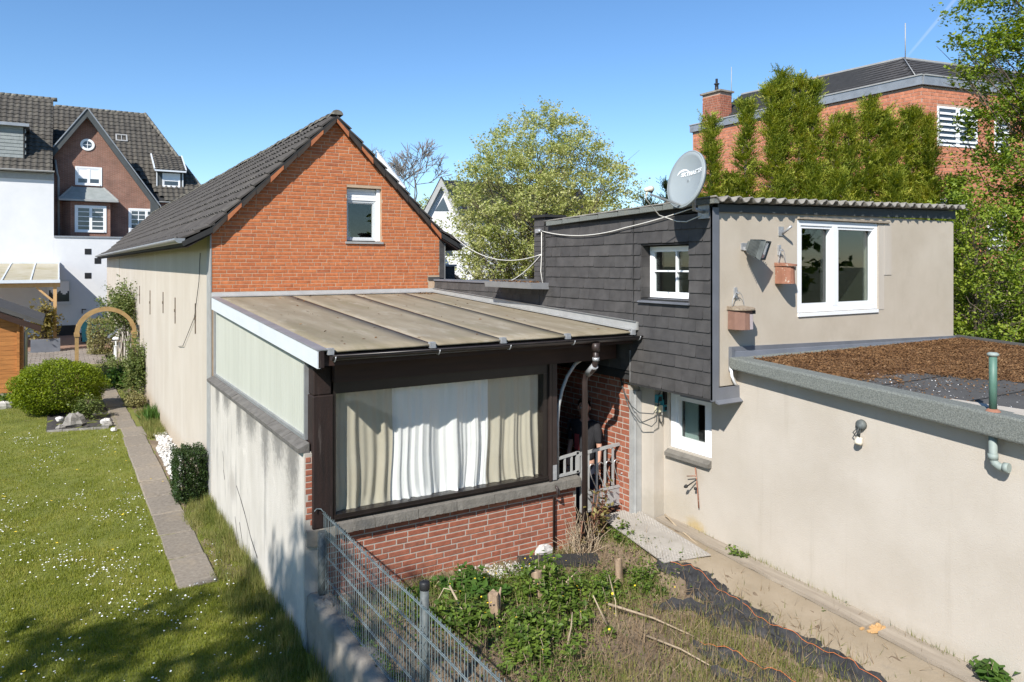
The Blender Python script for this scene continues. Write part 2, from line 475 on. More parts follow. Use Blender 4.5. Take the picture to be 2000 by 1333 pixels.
MT['concrete'] = mat('old_concrete', [(0.19, 0.168, 0.138), (0.31, 0.275, 0.225)], 3, 0.92, 0.6, 60,
                     blot=[(1.6, (0.09, 0.085, 0.075), 0.5, 0.7, 0.7, (2.5, 2.5, 0.35)), (1.0, (0.46, 0.42, 0.33), 0.6, 0.75, 0.5, (3, 3, 0.3))])
MT['felt'] = mat('roof_felt', [(0.060, 0.058, 0.056), (0.085, 0.083, 0.080)], 3, 0.95, 0.4, 150, blot=[(60, (0.16, 0.155, 0.15), 0.62, 0.7, 0.6)])
MT['felt_green'] = mat('felt_mineral', [(0.085, 0.095, 0.085), (0.22, 0.23, 0.21)], 90, 0.95, 0.5, 160, detail=2, blot=[(4, (0.22, 0.21, 0.15), 0.62, 0.78, 0.5)])
MT['corr'] = mat('fibre_cement', [(0.15, 0.14, 0.12), (0.30, 0.28, 0.245)], 9, 0.95, 0.5, 70, blot=[(5, (0.08, 0.075, 0.065), 0.55, 0.75, 0.5)])
MT['fascia_slate'] = mat('fascia_panel', [(0.055, 0.062, 0.062), (0.075, 0.082, 0.082)], 3, 0.65, blot=[(6, (0.11, 0.115, 0.11), 0.6, 0.8, 0.4)])
MT['slate_pale'] = mat('pale_slate', [(0.20, 0.22, 0.21), (0.28, 0.30, 0.29)], 3, 0.7, blot=[(5, (0.14, 0.15, 0.12), 0.6, 0.8, 0.5)])
MT['dish'] = mat('dish_grey', [(0.25, 0.285, 0.295), (0.28, 0.312, 0.322)], 3, 0.4)
MT['alu'] = mat('aluminium', [(0.42, 0.42, 0.42), (0.55, 0.55, 0.54)], 6, 0.38, metal=0.7)
MT['galv'] = mat('galvanised', [(0.30, 0.31, 0.32), (0.46, 0.47, 0.48)], 16, 0.45, metal=0.4)
MT['gate'] = mat('gate_paint', [(0.34, 0.345, 0.34), (0.42, 0.425, 0.415)], 9, 0.5, metal=0.2, blot=[(14, (0.22, 0.15, 0.10), 0.66, 0.75, 0.5)])
MT['post'] = mat('fence_post', [(0.07, 0.08, 0.08), (0.15, 0.165, 0.16)], 14, 0.65, metal=0.2)
MT['fence'] = mat('fence_wire', [(0.10, 0.145, 0.155), (0.24, 0.28, 0.29)], 14, 0.5, metal=0.2)
MT['cable'] = mat('white_cable', [(0.66, 0.64, 0.58), (0.74, 0.72, 0.66)], 9, 0.5)
MT['cable_black'] = mat('dark_cable', [(0.03, 0.035, 0.035), (0.05, 0.055, 0.055)], 9, 0.5)
MT['terracotta'] = mat('terracotta', [(0.24, 0.105, 0.065), (0.32, 0.15, 0.095)], 14, 0.85, 0.3, 70, blot=[(22, (0.52, 0.46, 0.38), 0.60, 0.66, 0.8)])
MT['nest_brown'] = mat('nest_brown', [(0.19, 0.105, 0.078), (0.23, 0.13, 0.095)], 14, 0.85, 0.3, 70)
MT['nest_lid'] = mat('nest_lid', [(0.17, 0.12, 0.085), (0.36, 0.30, 0.22)], 24, 0.9, 0.4, 70)
MT['paper'] = mat('paper_label', [(0.50, 0.42, 0.41), (0.56, 0.48, 0.47)], 14, 0.9, blot=[(60, (0.72, 0.68, 0.66), 0.58, 0.66, 0.6)])
MT['lens'] = mat('lamp_lens', [(0.30, 0.33, 0.33), (0.5, 0.53, 0.53)], 40, 0.1, spec=0.8)
MT['copper'] = mat('green_pipe', [(0.05, 0.125, 0.095), (0.11, 0.20, 0.155)], 7, 0.5, blot=[(9, (0.22, 0.25, 0.21), 0.58, 0.72, 0.6, (4, 4, 0.6))])
MT['pipe_grey'] = mat('grey_green_pipe', [(0.20, 0.25, 0.235), (0.30, 0.34, 0.31)], 8, 0.6)
MT['teal'] = mat('teal_plastic', [(0.03, 0.22, 0.27), (0.045, 0.28, 0.33)], 6, 0.4)
MT['cream'] = mat('cream_plastic', [(0.58, 0.55, 0.38), (0.64, 0.61, 0.45)], 6, 0.4)
MT['ivory'] = mat('ivory_plastic', [(0.60, 0.55, 0.43), (0.68, 0.64, 0.54)], 20, 0.4)
MT['tarp'] = mat('black_tarp', [(0.016, 0.016, 0.018), (0.045, 0.044, 0.045)], 6, 0.75, 0.3, 60, blot=[(3, (0.11, 0.10, 0.095), 0.58, 0.75, 0.55), (25, (0.16, 0.13, 0.09), 0.68, 0.73, 0.6)])
MT['string'] = mat('orange_string', [(0.65, 0.16, 0.04), (0.72, 0.22, 0.06)], 9, 0.8)
MT['plate'] = mat('tread_plate', [(0.31, 0.285, 0.25), (0.39, 0.36, 0.32)], 5, 0.6, metal=0.1, blot=[(4, (0.28, 0.24, 0.18), 0.58, 0.75, 0.5)])
MT['white_stone'] = mat('white_pebble', None, 12, 0.85, rcols=[(0.50, 0.48, 0.45), (0.64, 0.63, 0.61), (0.55, 0.51, 0.45)])
MT['rock'] = mat('rock', [(0.14, 0.13, 0.115), (0.34, 0.32, 0.285)], 9, 0.95, 0.8, 30)
MT['slab'] = mat('path_slab', [(0.165, 0.138, 0.108), (0.27, 0.235, 0.19)], 20, 0.95, 0.5, 90, rand=0.12,
                 blot=[(1.3, (0.30, 0.24, 0.165), 0.5, 0.7, 0.6), (50, (0.34, 0.31, 0.27), 0.63, 0.7, 0.5)])
MT['paver'] = mat('paver', None, 9, 0.9, 0.3, 60, rcols=[(0.20, 0.17, 0.14), (0.26, 0.225, 0.19), (0.23, 0.19, 0.155)])
MT['terrace'] = mat('terrace_paving', [(0.22, 0.13, 0.09), (0.28, 0.175, 0.125)], 3, 0.9)
MT['skin'] = mat('skin', [(0.46, 0.26, 0.18), (0.50, 0.29, 0.21)], 8, 0.6)
MT['cloth_black'] = mat('black_shirt', [(0.014, 0.014, 0.016), (0.024, 0.024, 0.027)], 9, 0.95)
MT['jeans'] = mat('dark_jeans', [(0.016, 0.02, 0.035), (0.028, 0.034, 0.055)], 12, 0.95)
MT['hair'] = mat('dark_hair', [(0.02, 0.014, 0.01), (0.04, 0.028, 0.02)], 30, 0.6)
MT['lettering'] = mat('white_lettering', [(0.80, 0.82, 0.83), (0.84, 0.86, 0.86)], 3, 0.5)
MT['red_print'] = mat('red_print', [(0.25, 0.03, 0.03), (0.32, 0.05, 0.05)], 30, 0.9)
# foliage
MT['lf_flower'] = leaf_mat('spring_leaves', [(0.22, 0.27, 0.06), (0.33, 0.37, 0.10), (0.44, 0.46, 0.16), (0.54, 0.53, 0.25), (0.62, 0.60, 0.36)], 0.42, clump=0.8)
MT['lf_conifer'] = leaf_mat('conifer_leaves', [(0.06, 0.10, 0.016), (0.16, 0.21, 0.026), (0.27, 0.31, 0.038), (0.38, 0.40, 0.055), (0.42, 0.35, 0.06)], 0.28, clump=2.6)
MT['lf_tree'] = leaf_mat('broad_leaves', [(0.07, 0.115, 0.016), (0.13, 0.195, 0.022), (0.20, 0.27, 0.03), (0.28, 0.345, 0.042), (0.36, 0.385, 0.06)], 0.35, clump=0.9)
MT['lf_yew'] = leaf_mat('yew_leaves', [(0.022, 0.038, 0.016), (0.045, 0.065, 0.02), (0.08, 0.09, 0.025)], 0.2)
MT['lf_bush'] = leaf_mat('bright_bush_leaves', [(0.07, 0.11, 0.004), (0.135, 0.19, 0.006), (0.20, 0.255, 0.009), (0.27, 0.31, 0.015)], 0.3, clump=4)
MT['lf_box'] = leaf_mat('box_leaves', [(0.018, 0.036, 0.010), (0.035, 0.062, 0.016), (0.06, 0.092, 0.024)], 0.15, 0.35, clump=5)
MT['lf_rose'] = leaf_mat('climber_leaves', [(0.06, 0.09, 0.02), (0.10, 0.14, 0.03), (0.17, 0.20, 0.06), (0.24, 0.25, 0.10)], 0.3, clump=3)
MT['lf_topiary'] = leaf_mat('privet_leaves', [(0.17, 0.15, 0.06), (0.25, 0.23, 0.09), (0.32, 0.30, 0.13)], 0.25, clump=3)
MT['lf_fern'] = leaf_mat('fern_leaves', [(0.035, 0.085, 0.012), (0.06, 0.13, 0.02), (0.10, 0.17, 0.03)], 0.3, clump=3)
MT['lf_weed'] = leaf_mat('weed_leaves', [(0.035, 0.065, 0.012), (0.07, 0.12, 0.018), (0.13, 0.20, 0.028), (0.21, 0.28, 0.045)], 0.3, clump=2.5)
MT['lf_red'] = leaf_mat('reddish_leaves', [(0.055, 0.03, 0.02), (0.13, 0.055, 0.035), (0.19, 0.16, 0.05), (0.30, 0.27, 0.09)], 0.25, clump=6)
MT['lf_bamboo'] = leaf_mat('bamboo_leaves', [(0.16, 0.12, 0.03), (0.27, 0.22, 0.06), (0.20, 0.17, 0.05)], 0.3, clump=3)
MT['grass'] = leaf_mat('grass_blades', [(0.12, 0.15, 0.018), (0.18, 0.21, 0.026), (0.25, 0.265, 0.040), (0.34, 0.30, 0.085)], 0.3, 0.6, clump=1.6)
MT['grass_tall'] = leaf_mat('tall_grass_blades', [(0.09, 0.12, 0.025), (0.15, 0.18, 0.04), (0.24, 0.23, 0.07), (0.34, 0.30, 0.13)], 0.3, 0.6, clump=2.5)
MT['straw'] = leaf_mat('dead_grass', [(0.14, 0.09, 0.05), (0.24, 0.17, 0.10), (0.36, 0.28, 0.18)], 0.15, 0.9, clump=3)
MT['daisy'] = mat('daisy_white', [(0.82, 0.82, 0.80), (0.85, 0.85, 0.83)], 3, 0.8)
MT['yellow'] = mat('yellow_petal', [(0.75, 0.50, 0.02), (0.80, 0.58, 0.04)], 3, 0.8)
MT['moss'] = leaf_mat('moss', [(0.085, 0.042, 0.018), (0.14, 0.070, 0.028), (0.20, 0.105, 0.042), (0.30, 0.19, 0.10)], 0.05, 0.95, clump=3.5)
PSPOTS = []
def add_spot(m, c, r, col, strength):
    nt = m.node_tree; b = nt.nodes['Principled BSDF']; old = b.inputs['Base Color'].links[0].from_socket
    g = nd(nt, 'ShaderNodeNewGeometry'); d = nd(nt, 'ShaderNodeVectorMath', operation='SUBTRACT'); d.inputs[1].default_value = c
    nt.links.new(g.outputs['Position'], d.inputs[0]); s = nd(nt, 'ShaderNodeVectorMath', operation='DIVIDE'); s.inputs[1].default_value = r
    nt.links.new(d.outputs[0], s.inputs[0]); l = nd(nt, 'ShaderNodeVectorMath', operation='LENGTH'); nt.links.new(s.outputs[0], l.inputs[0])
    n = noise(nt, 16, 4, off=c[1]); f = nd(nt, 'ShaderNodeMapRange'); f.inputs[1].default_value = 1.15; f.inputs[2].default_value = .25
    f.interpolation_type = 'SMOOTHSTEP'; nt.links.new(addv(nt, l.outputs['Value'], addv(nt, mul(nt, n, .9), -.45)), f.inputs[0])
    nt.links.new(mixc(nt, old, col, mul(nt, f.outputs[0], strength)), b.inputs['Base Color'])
add_spot(MT['stucco_annex'], (4.44, -6.34, .50), (9, .20, .15), (.42, .28, .06), .75)
add_spot(MT['stucco_annex'], (4.44, -6.05, .62), (9, .5, .35), (.38, .33, .25), .5)
add_spot(MT['stucco_annex'], (4.44, -5.7, .55), (9, .28, .35), (.33, .30, .25), .6)
add_spot(MT['stucco_annex'], (4.44, -7.6, .36), (9, 1.6, .22), (.36, .32, .26), .4)
add_spot(MT['stucco'], (0, 8, -.15), (9, 40, .45), (.36, .27, .17), .55)
add_spot(MT['stucco_annex'], (4.44, -9.5, .30), (9, 4, .16), (.36, .31, .24), .5)
add_spot(MT['stucco_annex'], (4.44, -6.30, 1.15), (9, .22, .22), (.36, .31, .24), .5)
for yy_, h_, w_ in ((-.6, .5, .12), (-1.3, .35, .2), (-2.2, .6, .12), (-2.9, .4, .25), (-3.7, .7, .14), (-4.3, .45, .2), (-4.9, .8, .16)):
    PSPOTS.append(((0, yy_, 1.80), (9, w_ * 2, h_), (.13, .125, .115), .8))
PSPOTS.append(((0, -1.75, .55), (9, .30, .28), (.36, .33, .29), .8)); PSPOTS.append(((0, -2.5, -.2), (9, 3.2, .22), (.25, .24, .19), .7)); PSPOTS.append(((0, -4.7, .0), (9, .8, .5), (.30, .29, .27), .6))
# ------------------------------------------------------------------ ground and terrain
def sm(t):
    t = np.clip(t, 0, 1); return t * t * (3 - 2 * t)

def gz(x, y):
    x = np.asarray(x, float); y = np.asarray(y, float)
    b = .28 - .1 * sm((x - .8) / 2.4)
    za = np.clip(.27 + .055 * (y + 9.5), .2, .46)
    w = sm((x - 3.1) / .9)
    return b + (za - b) * w

def lz(x, y):                                      # lawn height
    return -0.18 + 0.018 * np.sin(np.asarray(x) * 1.1 + 0.4) * np.sin(np.asarray(y) * 0.7)

def grid_mesh(name, xs, ys, zf, mat, jitter=0.0, parent=None, kind='structure'):
    X, Y = np.meshgrid(xs, ys)
    Z = zf(X, Y) + (RNG.normal(0, jitter, X.shape) if jitter else 0)
    V = np.stack([X, Y, Z], 2).reshape(-1, 3)
    nx, ny = len(xs), len(ys)
    i = np.arange(nx - 1)[None, :] + nx * np.arange(ny - 1)[:, None]
    F = np.stack([i, i + 1, i + nx + 1, i + nx], 2).reshape(-1, 4)
    o = link_mesh(name, np_mesh(name, V, F, mat, smooth=True), parent)
    if kind: o['kind'] = kind
    ORG[o.name] = Vector((0, 0, 0))
    return o

MT['ground'] = mat('ground_far', [(0.10, 0.11, 0.05), (0.16, 0.15, 0.09)], 0.08, 0.95)
MT['lawn'] = mat('lawn_turf', [(0.095, 0.105, 0.018), (0.145, 0.16, 0.028), (0.19, 0.185, 0.045)], 0.9, 0.95, 0.4, 60,
                 blot=[(1.7, (0.24, 0.205, 0.075), 0.55, 0.75, 0.6), (6, (0.075, 0.115, 0.018), 0.55, 0.75, 0.5), (30, (0.25, 0.23, 0.09), 0.6, 0.75, 0.4)])
MT['soil'] = mat('garden_soil', [(0.12, 0.085, 0.055), (0.20, 0.15, 0.10)], 5, 0.97, 0.8, 40,
                 blot=[(2.0, (0.28, 0.215, 0.14), 0.5, 0.7, 0.7), (45, (0.36, 0.29, 0.2), 0.62, 0.7, 0.6)])
MT['dark_soil'] = mat('dark_soil', [(0.03, 0.028, 0.026), (0.07, 0.062, 0.055)], 12, 0.95, 0.8, 30)
MT['sandy'] = mat('sandy_path', [(0.24, 0.19, 0.125), (0.33, 0.27, 0.195)], 2.2, 0.95, 0.5, 60,
                  blot=[(6, (0.25, 0.21, 0.155), 0.55, 0.7, 0.6), (70, (0.5, 0.45, 0.37), 0.64, 0.7, 0.5)])

MB().add([(-900, -900, -.35), (900, -900, -.35), (900, 900, -.35), (-900, 900, -.35)], [(0, 1, 2, 3)]).build('ground', MT['ground'])['kind'] = 'structure'
grid_mesh('lawn', np.linspace(-14, 0.0, 80), np.linspace(-16, 20.2, 160), lz, MT['lawn'], 0.006)
grid_mesh('garden_soil', np.linspace(0.2, 4.5, 90), np.linspace(-16, -5.3, 200), gz, MT['soil'], 0.012)
tb = MB(); tb.box(-14, 0.3, 26.3, 34.2, -.3, -.165); tb.build('terrace', MT['terrace'])['kind'] = 'structure'

# concrete strip between the torn membrane and the planks
def strip_mesh(name, pts, mat, zoff, parent=None, kind='structure', n=40):
    (ax, ay), (bx, by), (cx, cy), (dx, dy) = pts           # a-b one side, d-c other side
    V = []; F = []
    for i in range(n + 1):
        t = i / n
        for s in np.linspace(0, 1, 5):
            x = (ax + (bx - ax) * t) * (1 - s) + (dx + (cx - dx) * t) * s
            y = (ay + (by - ay) * t) * (1 - s) + (dy + (cy - dy) * t) * s
            V.append((x, y, float(gz(x, y)) + zoff))
    for i in range(n):
        for k in range(4):
            a = i * 5 + k; F.append((a, a + 1, a + 6, a + 5))
    o = link_mesh(name, np_mesh(name, np.array(V), np.array(F), mat, smooth=True), parent)
    if kind: o['kind'] = kind
    return o
strip_mesh('sandy_path', [(3.62, -6.6), (3.55, -12), (4.42, -12), (4.42, -5.5)], MT['sandy'], 0.02)

# garden path of concrete slabs (part of the setting; each slab its own piece)
gp = thing('garden_path', None, None, (-0.7, 2, -.18), kind='structure')
slab_me = None
def slab_mesh(name, w, l, h, c=0.012):
    v = [(-w/2, -l/2, 0), (w/2, -l/2, 0), (w/2, l/2, 0), (-w/2, l/2, 0),
         (-w/2, -l/2, h - c), (w/2, -l/2, h - c), (w/2, l/2, h - c), (-w/2, l/2, h - c),
         (-w/2 + c, -l/2 + c, h), (w/2 - c, -l/2 + c, h), (w/2 - c, l/2 - c, h), (-w/2 + c, l/2 - c, h)]
    f = [(0, 1, 5, 4), (1, 2, 6, 5), (2, 3, 7, 6), (3, 0, 4, 7), (4, 5, 9, 8), (5, 6, 10, 9), (6, 7, 11, 10), (7, 4, 8, 11), (8, 9, 10, 11)]
    me = bpy.data.meshes.new(name); me.from_pydata(v, [], f); return me
slab_me = slab_mesh('paving_slab', .46, .97, .06, .018); slab_me.materials.append(MT['slab'])
for i in range(17):
    y = -2.72 + i * 1.0
    rot = Matrix.Rotation(R(random.uniform(-1.2, 1.2)), 3, 'Z') @ Matrix.Rotation(R(random.uniform(-.7, .7)), 3, 'Y')
    piece('paving_slab', slab_me, gp, (-.66 + (0.03 if i > 8 else 0) - .012 * i * (i > 9), y, -.215 + random.uniform(-.006, .006)), rot)
# paved yard beyond the lawn
yd = thing('paved_yard', None, None, (-3, 21, -.18), kind='structure')
pv = slab_mesh('paver', .29, .36, .05, .01); pv.materials.append(MT['paver'])
vv = np.array([v.co[:] for v in pv.vertices]); ff = np.array([list(p.vertices) for p in pv.polygons])
pp = np.array([(-6.0 + i * .31 + (.15 if j % 2 else 0), 20.3 + j * .38, -.205 + RNG.normal(0, .004)) for j in range(16) for i in range(18)])
for k in range(len(pp)):
    piece('paver', pv, yd, pp[k])
MB().box(-6.3, -.5, 20.1, 26.28, -.3, -.21).build('yard_bed', MT['mortar'], yd)

# ------------------------------------------------------------------ generators for pieces
def brick_mesh(name, L, H, D, m, c=0.004):
    v = [(0, 0, -.02), (L, 0, -.02), (L, H, -.02), (0, H, -.02), (0, 0, D - c), (L, 0, D - c), (L, H, D - c), (0, H, D - c),
         (c, c, D), (L - c, c, D), (L - c, H - c, D), (c, H - c, D)]
    f = [(0, 1, 5, 4), (1, 2, 6, 5), (2, 3, 7, 6), (3, 0, 4, 7), (4, 5, 9, 8), (5, 6, 10, 9), (6, 7, 11, 10), (7, 4, 8, 11), (8, 9, 10, 11)]
    me = bpy.data.meshes.new(name); me.from_pydata(v, [], f); me.materials.append(m); return me

CAMP = Vector((-2.1, -12.7, 3.7))

def bricks(parent, fr, u0, u1, v0, v1, spans, m, L=.24, H=.052, J=.009, D=.0045, maxparts=300, head=.1, skip=None):
    me = brick_mesh('brick', L, H, D, m)
    rot = Matrix((fr.U, fr.V, fr.W)).transposed()
    rows = []; r = 0; v = v0; off = 0.0
    while v + H <= v1 + 1e-6:
        off = (off + L * random.choice((.30, .36, .5, .5, .64, .70))) % (L + J) if r else 0.0; u = u0 - off
        while u < u1:
            l = L if random.random() > head else (L - J) / 2
            for a, b in spans(v, v + H):
                s, e = max(u, a), min(u + l, b)
                if e - s > .03: rows.append((s, v, e - s))
            u += l + J
        v += H + J; r += 1
    def place(t):
        s, v_, l = t
        p = fr.p(s, v_, random.uniform(-.0012, .0012))
        return p, l / L
    rows.sort(key=lambda t: (fr.p(t[0], t[1]) - CAMP).length)
    tilt = lambda: rot @ Matrix.Rotation(random.gauss(0, .003), 3, 'Z') @ Matrix.Rotation(random.gauss(0, .003), 3, 'Y') @ Matrix.Rotation(random.gauss(0, .004), 3, 'X')
    for t in rows[:maxparts]:
        p, k = place(t)
        piece('brick', me, parent, p, tilt(), (k, 1, 1))
    rest = rows[maxparts:]
    if rest:
        Ms = np.zeros((len(rest), 3, 4))
        for i, t in enumerate(rest):
            p, k = place(t); m3 = np.array(tilt())
            m3[:, 0] *= k
            Ms[i, :, :3] = m3; Ms[i, :, 3] = p
        tv = np.array([v.co[:] for v in me.vertices]); tf = np.array([list(q.vertices) for q in me.polygons])
        stuff_np('brick_courses', tv, tf, Ms, m, parent)

def tile_mesh(name, tw, tl, m, amp=.028, lift=.042, th=.02, n=8):
    """one pantile: x across, y up the slope, z out; lower edge lifted"""
    v = []; f = []
    for j, (y, zl) in enumerate(((0, lift), (tl * 1.06, 0.004))):
        for i in range(n + 1):
            x = tw * (i / n) * 1.03
            t = i / n
            z = amp * (0.5 - 0.5 * math.cos(2 * math.pi * min(1, t * 1.0))) ** 1.3
            v.append((x, y, z + zl))
    for i in range(n + 1):
        x, y, z = v[i]; v.append((x, y, z - th - .010))
    for i in range(n):
        f.append((i, i + 1, n + 1 + i + 1, n + 1 + i))
        f.append((2 * (n + 1) + i, 2 * (n + 1) + i + 1, i + 1, i))
    # side edges
    b = len(v)
    v += [(0, tl, -.015), (tw * 1.03, tl, -.015)]
    f.append((0, n + 1, b, 2 * (n + 1))); f.append((n, 2 * (n + 1) + n, b + 1, 2 * n + 1))
    me = bpy.data.meshes.new(name); me.from_pydata(v, [], f)
    me.polygons.foreach_set('use_smooth', [False] * len(f)); me.materials.append(m); me.update()
    return me

def field(parent, me, O, U, V, N, ncol, nrow, pw, pl, m, maxparts, name, keep=None, stag=0.0, stuffname=None, jit=.004):
    """rows and columns of a piece on a sloping plane"""
    U, V, N, O = Vector(U).normalized(), Vector(V).normalized(), Vector(N).normalized(), Vector(O)
    rot = Matrix((U, V, N)).transposed()
    L = []
    for r in range(nrow):
        for c in range(ncol):
            u = c * pw + (stag * pw if r % 2 else 0); v = r * pl
            if keep and not keep(u, v): continue
            L.append(O + U * (u + random.gauss(0, jit * .6)) + V * (v + random.gauss(0, jit)) + N * abs(random.gauss(0, jit * .5)))
    L.sort(key=lambda p: (p - CAMP).length)
    tl = lambda: rot @ Matrix.Rotation(random.gauss(0, .010), 3, 'Z') @ Matrix.Rotation(random.gauss(0, .008), 3, 'X')
    for p in L[:maxparts]: piece(name, me, parent, p, tl())
    rest = L[maxparts:]
    if rest:
        Ms = np.zeros((len(rest), 3, 4))
        for i, p in enumerate(rest): Ms[i, :, :3] = np.array(tl()); Ms[i, :, 3] = p
        byk = {}
        for q in me.polygons: byk.setdefault(len(q.vertices), []).append(list(q.vertices))
        tv = np.array([v.co[:] for v in me.vertices])
        for k, fs in byk.items():
            stuff_np(stuffname or (name + '_rows'), tv, np.array(fs), Ms, m, parent)

def half_gutter(mb, a, b, r, n=9, th=.006):
    a, b = Vector(a), Vector(b); d = (b - a).normalized(); s = d.cross(Vector((0, 0, 1))).normalized()
    vs = []
    for c in (a, b):
        for rr in (r, r - th):
            for i in range(n):
                an = math.pi * i / (n - 1)
                vs.append(c + s * math.cos(an) * rr - Vector((0, 0, 1)) * math.sin(an) * rr)
    fs = []
    for i in range(n - 1):
        fs.append((i, i + 1, 2 * n + i + 1, 2 * n + i)); fs.append((n + i + 1, n + i, 3 * n + i, 3 * n + i + 1))
    fs += [(0, 2 * n, 3 * n, n), (n - 1, 2 * n - 1, 4 * n - 1, 3 * n - 1)]
    mb.add(vs, fs, True)
    for k in (0, 2 * n):                                   # end caps
        mb.add([vs[k + i] for i in range(n)], [tuple(range(n))])
    return mb

def wall_holes(mb, fr, us, vs, w0, w1, holes):
    """solid wall u0..u1, v0..v1 with rectangular holes, as butted boxes"""
    U = sorted(set([us[0], us[1]] + [h[0] for h in holes] + [h[1] for h in holes]))
    for i in range(len(U) - 1):
        a, b = U[i], U[i + 1]; v = vs[0]
        for h in sorted([h for h in holes if h[0] <= a + 1e-6 and h[1] >= b - 1e-6], key=lambda h: h[2]):
            if h[2] > v + 1e-6: mb.fbox(fr, a, b, v, h[2], w0, w1)
            v = h[3]
        if v < vs[1] - 1e-6: mb.fbox(fr, a, b, v, vs[1], w0, w1)
    return mb

def window(parent, fr, u0, u1, v0, v1, w=-.06, fw=.055, d=.05, mull=(), bars_v=(), bars_u=(), mfw=None, room=.5, glass='glass', frame='pvc', roommat='dark_room', name='window', bar=.022, sash=True, label=None):
    """frame part with pane and dark room behind; w = outer face of the frame along the wall normal"""
    mb = MB()
    mb.fbox(fr, u0, u0 + fw, v0, v1, w - d, w); mb.fbox(fr, u1 - fw, u1, v0, v1, w - d, w)
    mb.fbox(fr, u0 + fw, u1 - fw, v0, v0 + fw * 1.15, w - d, w); mb.fbox(fr, u0 + fw, u1 - fw, v1 - fw, v1, w - d, w)
    cells = []; last = u0 + fw
    for m_ in mull:
        k = (mfw or fw) / 2
        mb.fbox(fr, m_ - k, m_ + k, v0 + fw * 1.15, v1 - fw, w - d, w + .002)
        cells.append((last, m_ - k)); last = m_ + k
    cells.append((last, u1 - fw))
    if sash:
        s = fw * .55
        for a, b in cells:
            y0, y1 = v0 + fw * 1.15, v1 - fw
            mb.fbox(fr, a, a + s, y0, y1, w - d, w - .012); mb.fbox(fr, b - s, b, y0, y1, w - d, w - .012)
            mb.fbox(fr, a + s, b - s, y0, y0 + s, w - d, w - .012); mb.fbox(fr, a + s, b - s, y1 - s, y1, w - d, w - .012)
    for b_ in bars_v: mb.fbox(fr, u0 + fw, u1 - fw, b_ - bar / 2, b_ + bar / 2, w - d, w - .008)
    for b_ in bars_u: mb.fbox(fr, b_ - bar / 2, b_ + bar / 2, v0 + fw, v1 - fw, w - d, w - .010)
    o = mb.build(name, MT[frame], parent)
    if label: o['label'] = label
    g = MB()
    for a, b in cells: g.fbox(fr, a, b, v0 + fw, v1 - fw, w - d - .006, w - d + .012)
    p = g.build('pane', MT[glass], o)
    if room:
        q = MB(); e = .02
        z1 = w - d - .03; z0 = z1 - room
        q.fbox(fr, u0 - .25, u1 + .25, v0 - .25, v1 + .1, z0 - e, z0)
        q.fbox(fr, u0 - .25, u0 - .25 + e, v0 - .25, v1 + .1, z0, z1); q.fbox(fr, u1 + .25 - e, u1 + .25, v0 - .25, v1 + .1, z0, z1)
        q.fbox(fr, u0 - .25, u1 + .25, v0 - .25, v0 - .25 + e, z0, z1); q.fbox(fr, u0 - .25, u1 + .25, v1 + .1 - e, v1 + .1, z0, z1)
        q.build('room', MT[roommat], o)
    return o

# ------------------------------------------------------------------ long brick-gabled house
house = thing('house', 'long narrow house with orange brick gable and dark tiled roof', 'house', (2.06, 0, -.2))
FG = Fr((0, 0, 0), (1, 0, 0), (0, -1, 0))                  # gable frame: u = x, v = z, w towards the garden
HX0, HX1, ZE = 0.0, 4.13, 4.36
rl = lambda x: 4.30 + .965 * (2.06 - abs(x - 2.06)) if 0 <= x <= 4.13 else 4.3   # underside of tiles at the gable
GW = (2.29, 2.945, 4.115, 5.09)
gb = MB()
def gpoly(pts): gb.prism([FG.p(u, v, 0) for u, v in pts], (0, .3, 0))
gpoly([(0, -.4), (GW[0], -.4), (GW[0], rl(GW[0])), (2.06, rl(2.06)), (0, rl(0))])
gpoly([(GW[1], -.4), (4.13, -.4), (4.13, rl(4.13)), (GW[1], rl(GW[1]))])
gpoly([(GW[0], -.4), (GW[1], -.4), (GW[1], GW[2]), (GW[0], GW[2])])
gpoly([(GW[0], GW[3]), (GW[1], GW[3]), (GW[1], rl(GW[1])), (GW[0], rl(GW[0]))])
gable = gb.build('gable_wall', MT['mortar'], house)
def gspan(a, b):
    if b > 6.24: return []
    lo = max(0.012, 2.06 - (6.288 - b) / .965); hi = min(4.122, 2.06 + (6.288 - b) / .965)
    if b > 4.115 and a < 5.095: return [(lo, GW[0] - .003), (GW[1] + .003, hi)]
    if a < 3.47: hi = min(hi, 3.885)
    return [(lo, hi)]
bricks(gable, FG, 0.01, 4.13, 3.19, 6.3, gspan, MT['brick'])
# side wall
sw = MB(); sw.box(0, .3, .302, 20.9, -.5, 4.27); sw.box(-.012, .3, 20.902, 30, -.5, 4.3)
sw.build('side_wall', MT['stucco'], house)
MB().box(.05, .3, 0.301, .302, -.5, 4.2).build('wall_joint', MT['stucco'], house)
MB().box(-.010, .012, -.012, .31, -.2, 4.33).build('corner_strip', MT['zinc_pale'], house)
bw = MB(); bw.box(4.0, 4.13, .3, 30, 3.0, 4.3); bw.prism([(.3, 29.7, -.4), (4.13, 29.7, -.4), (4.13, 29.7, 4.25), (2.06, 29.7, 6.2), (.3, 29.7, 4.5)], (0, .3, 0)); bw.build('rear_wall', MT['stucco'], house)
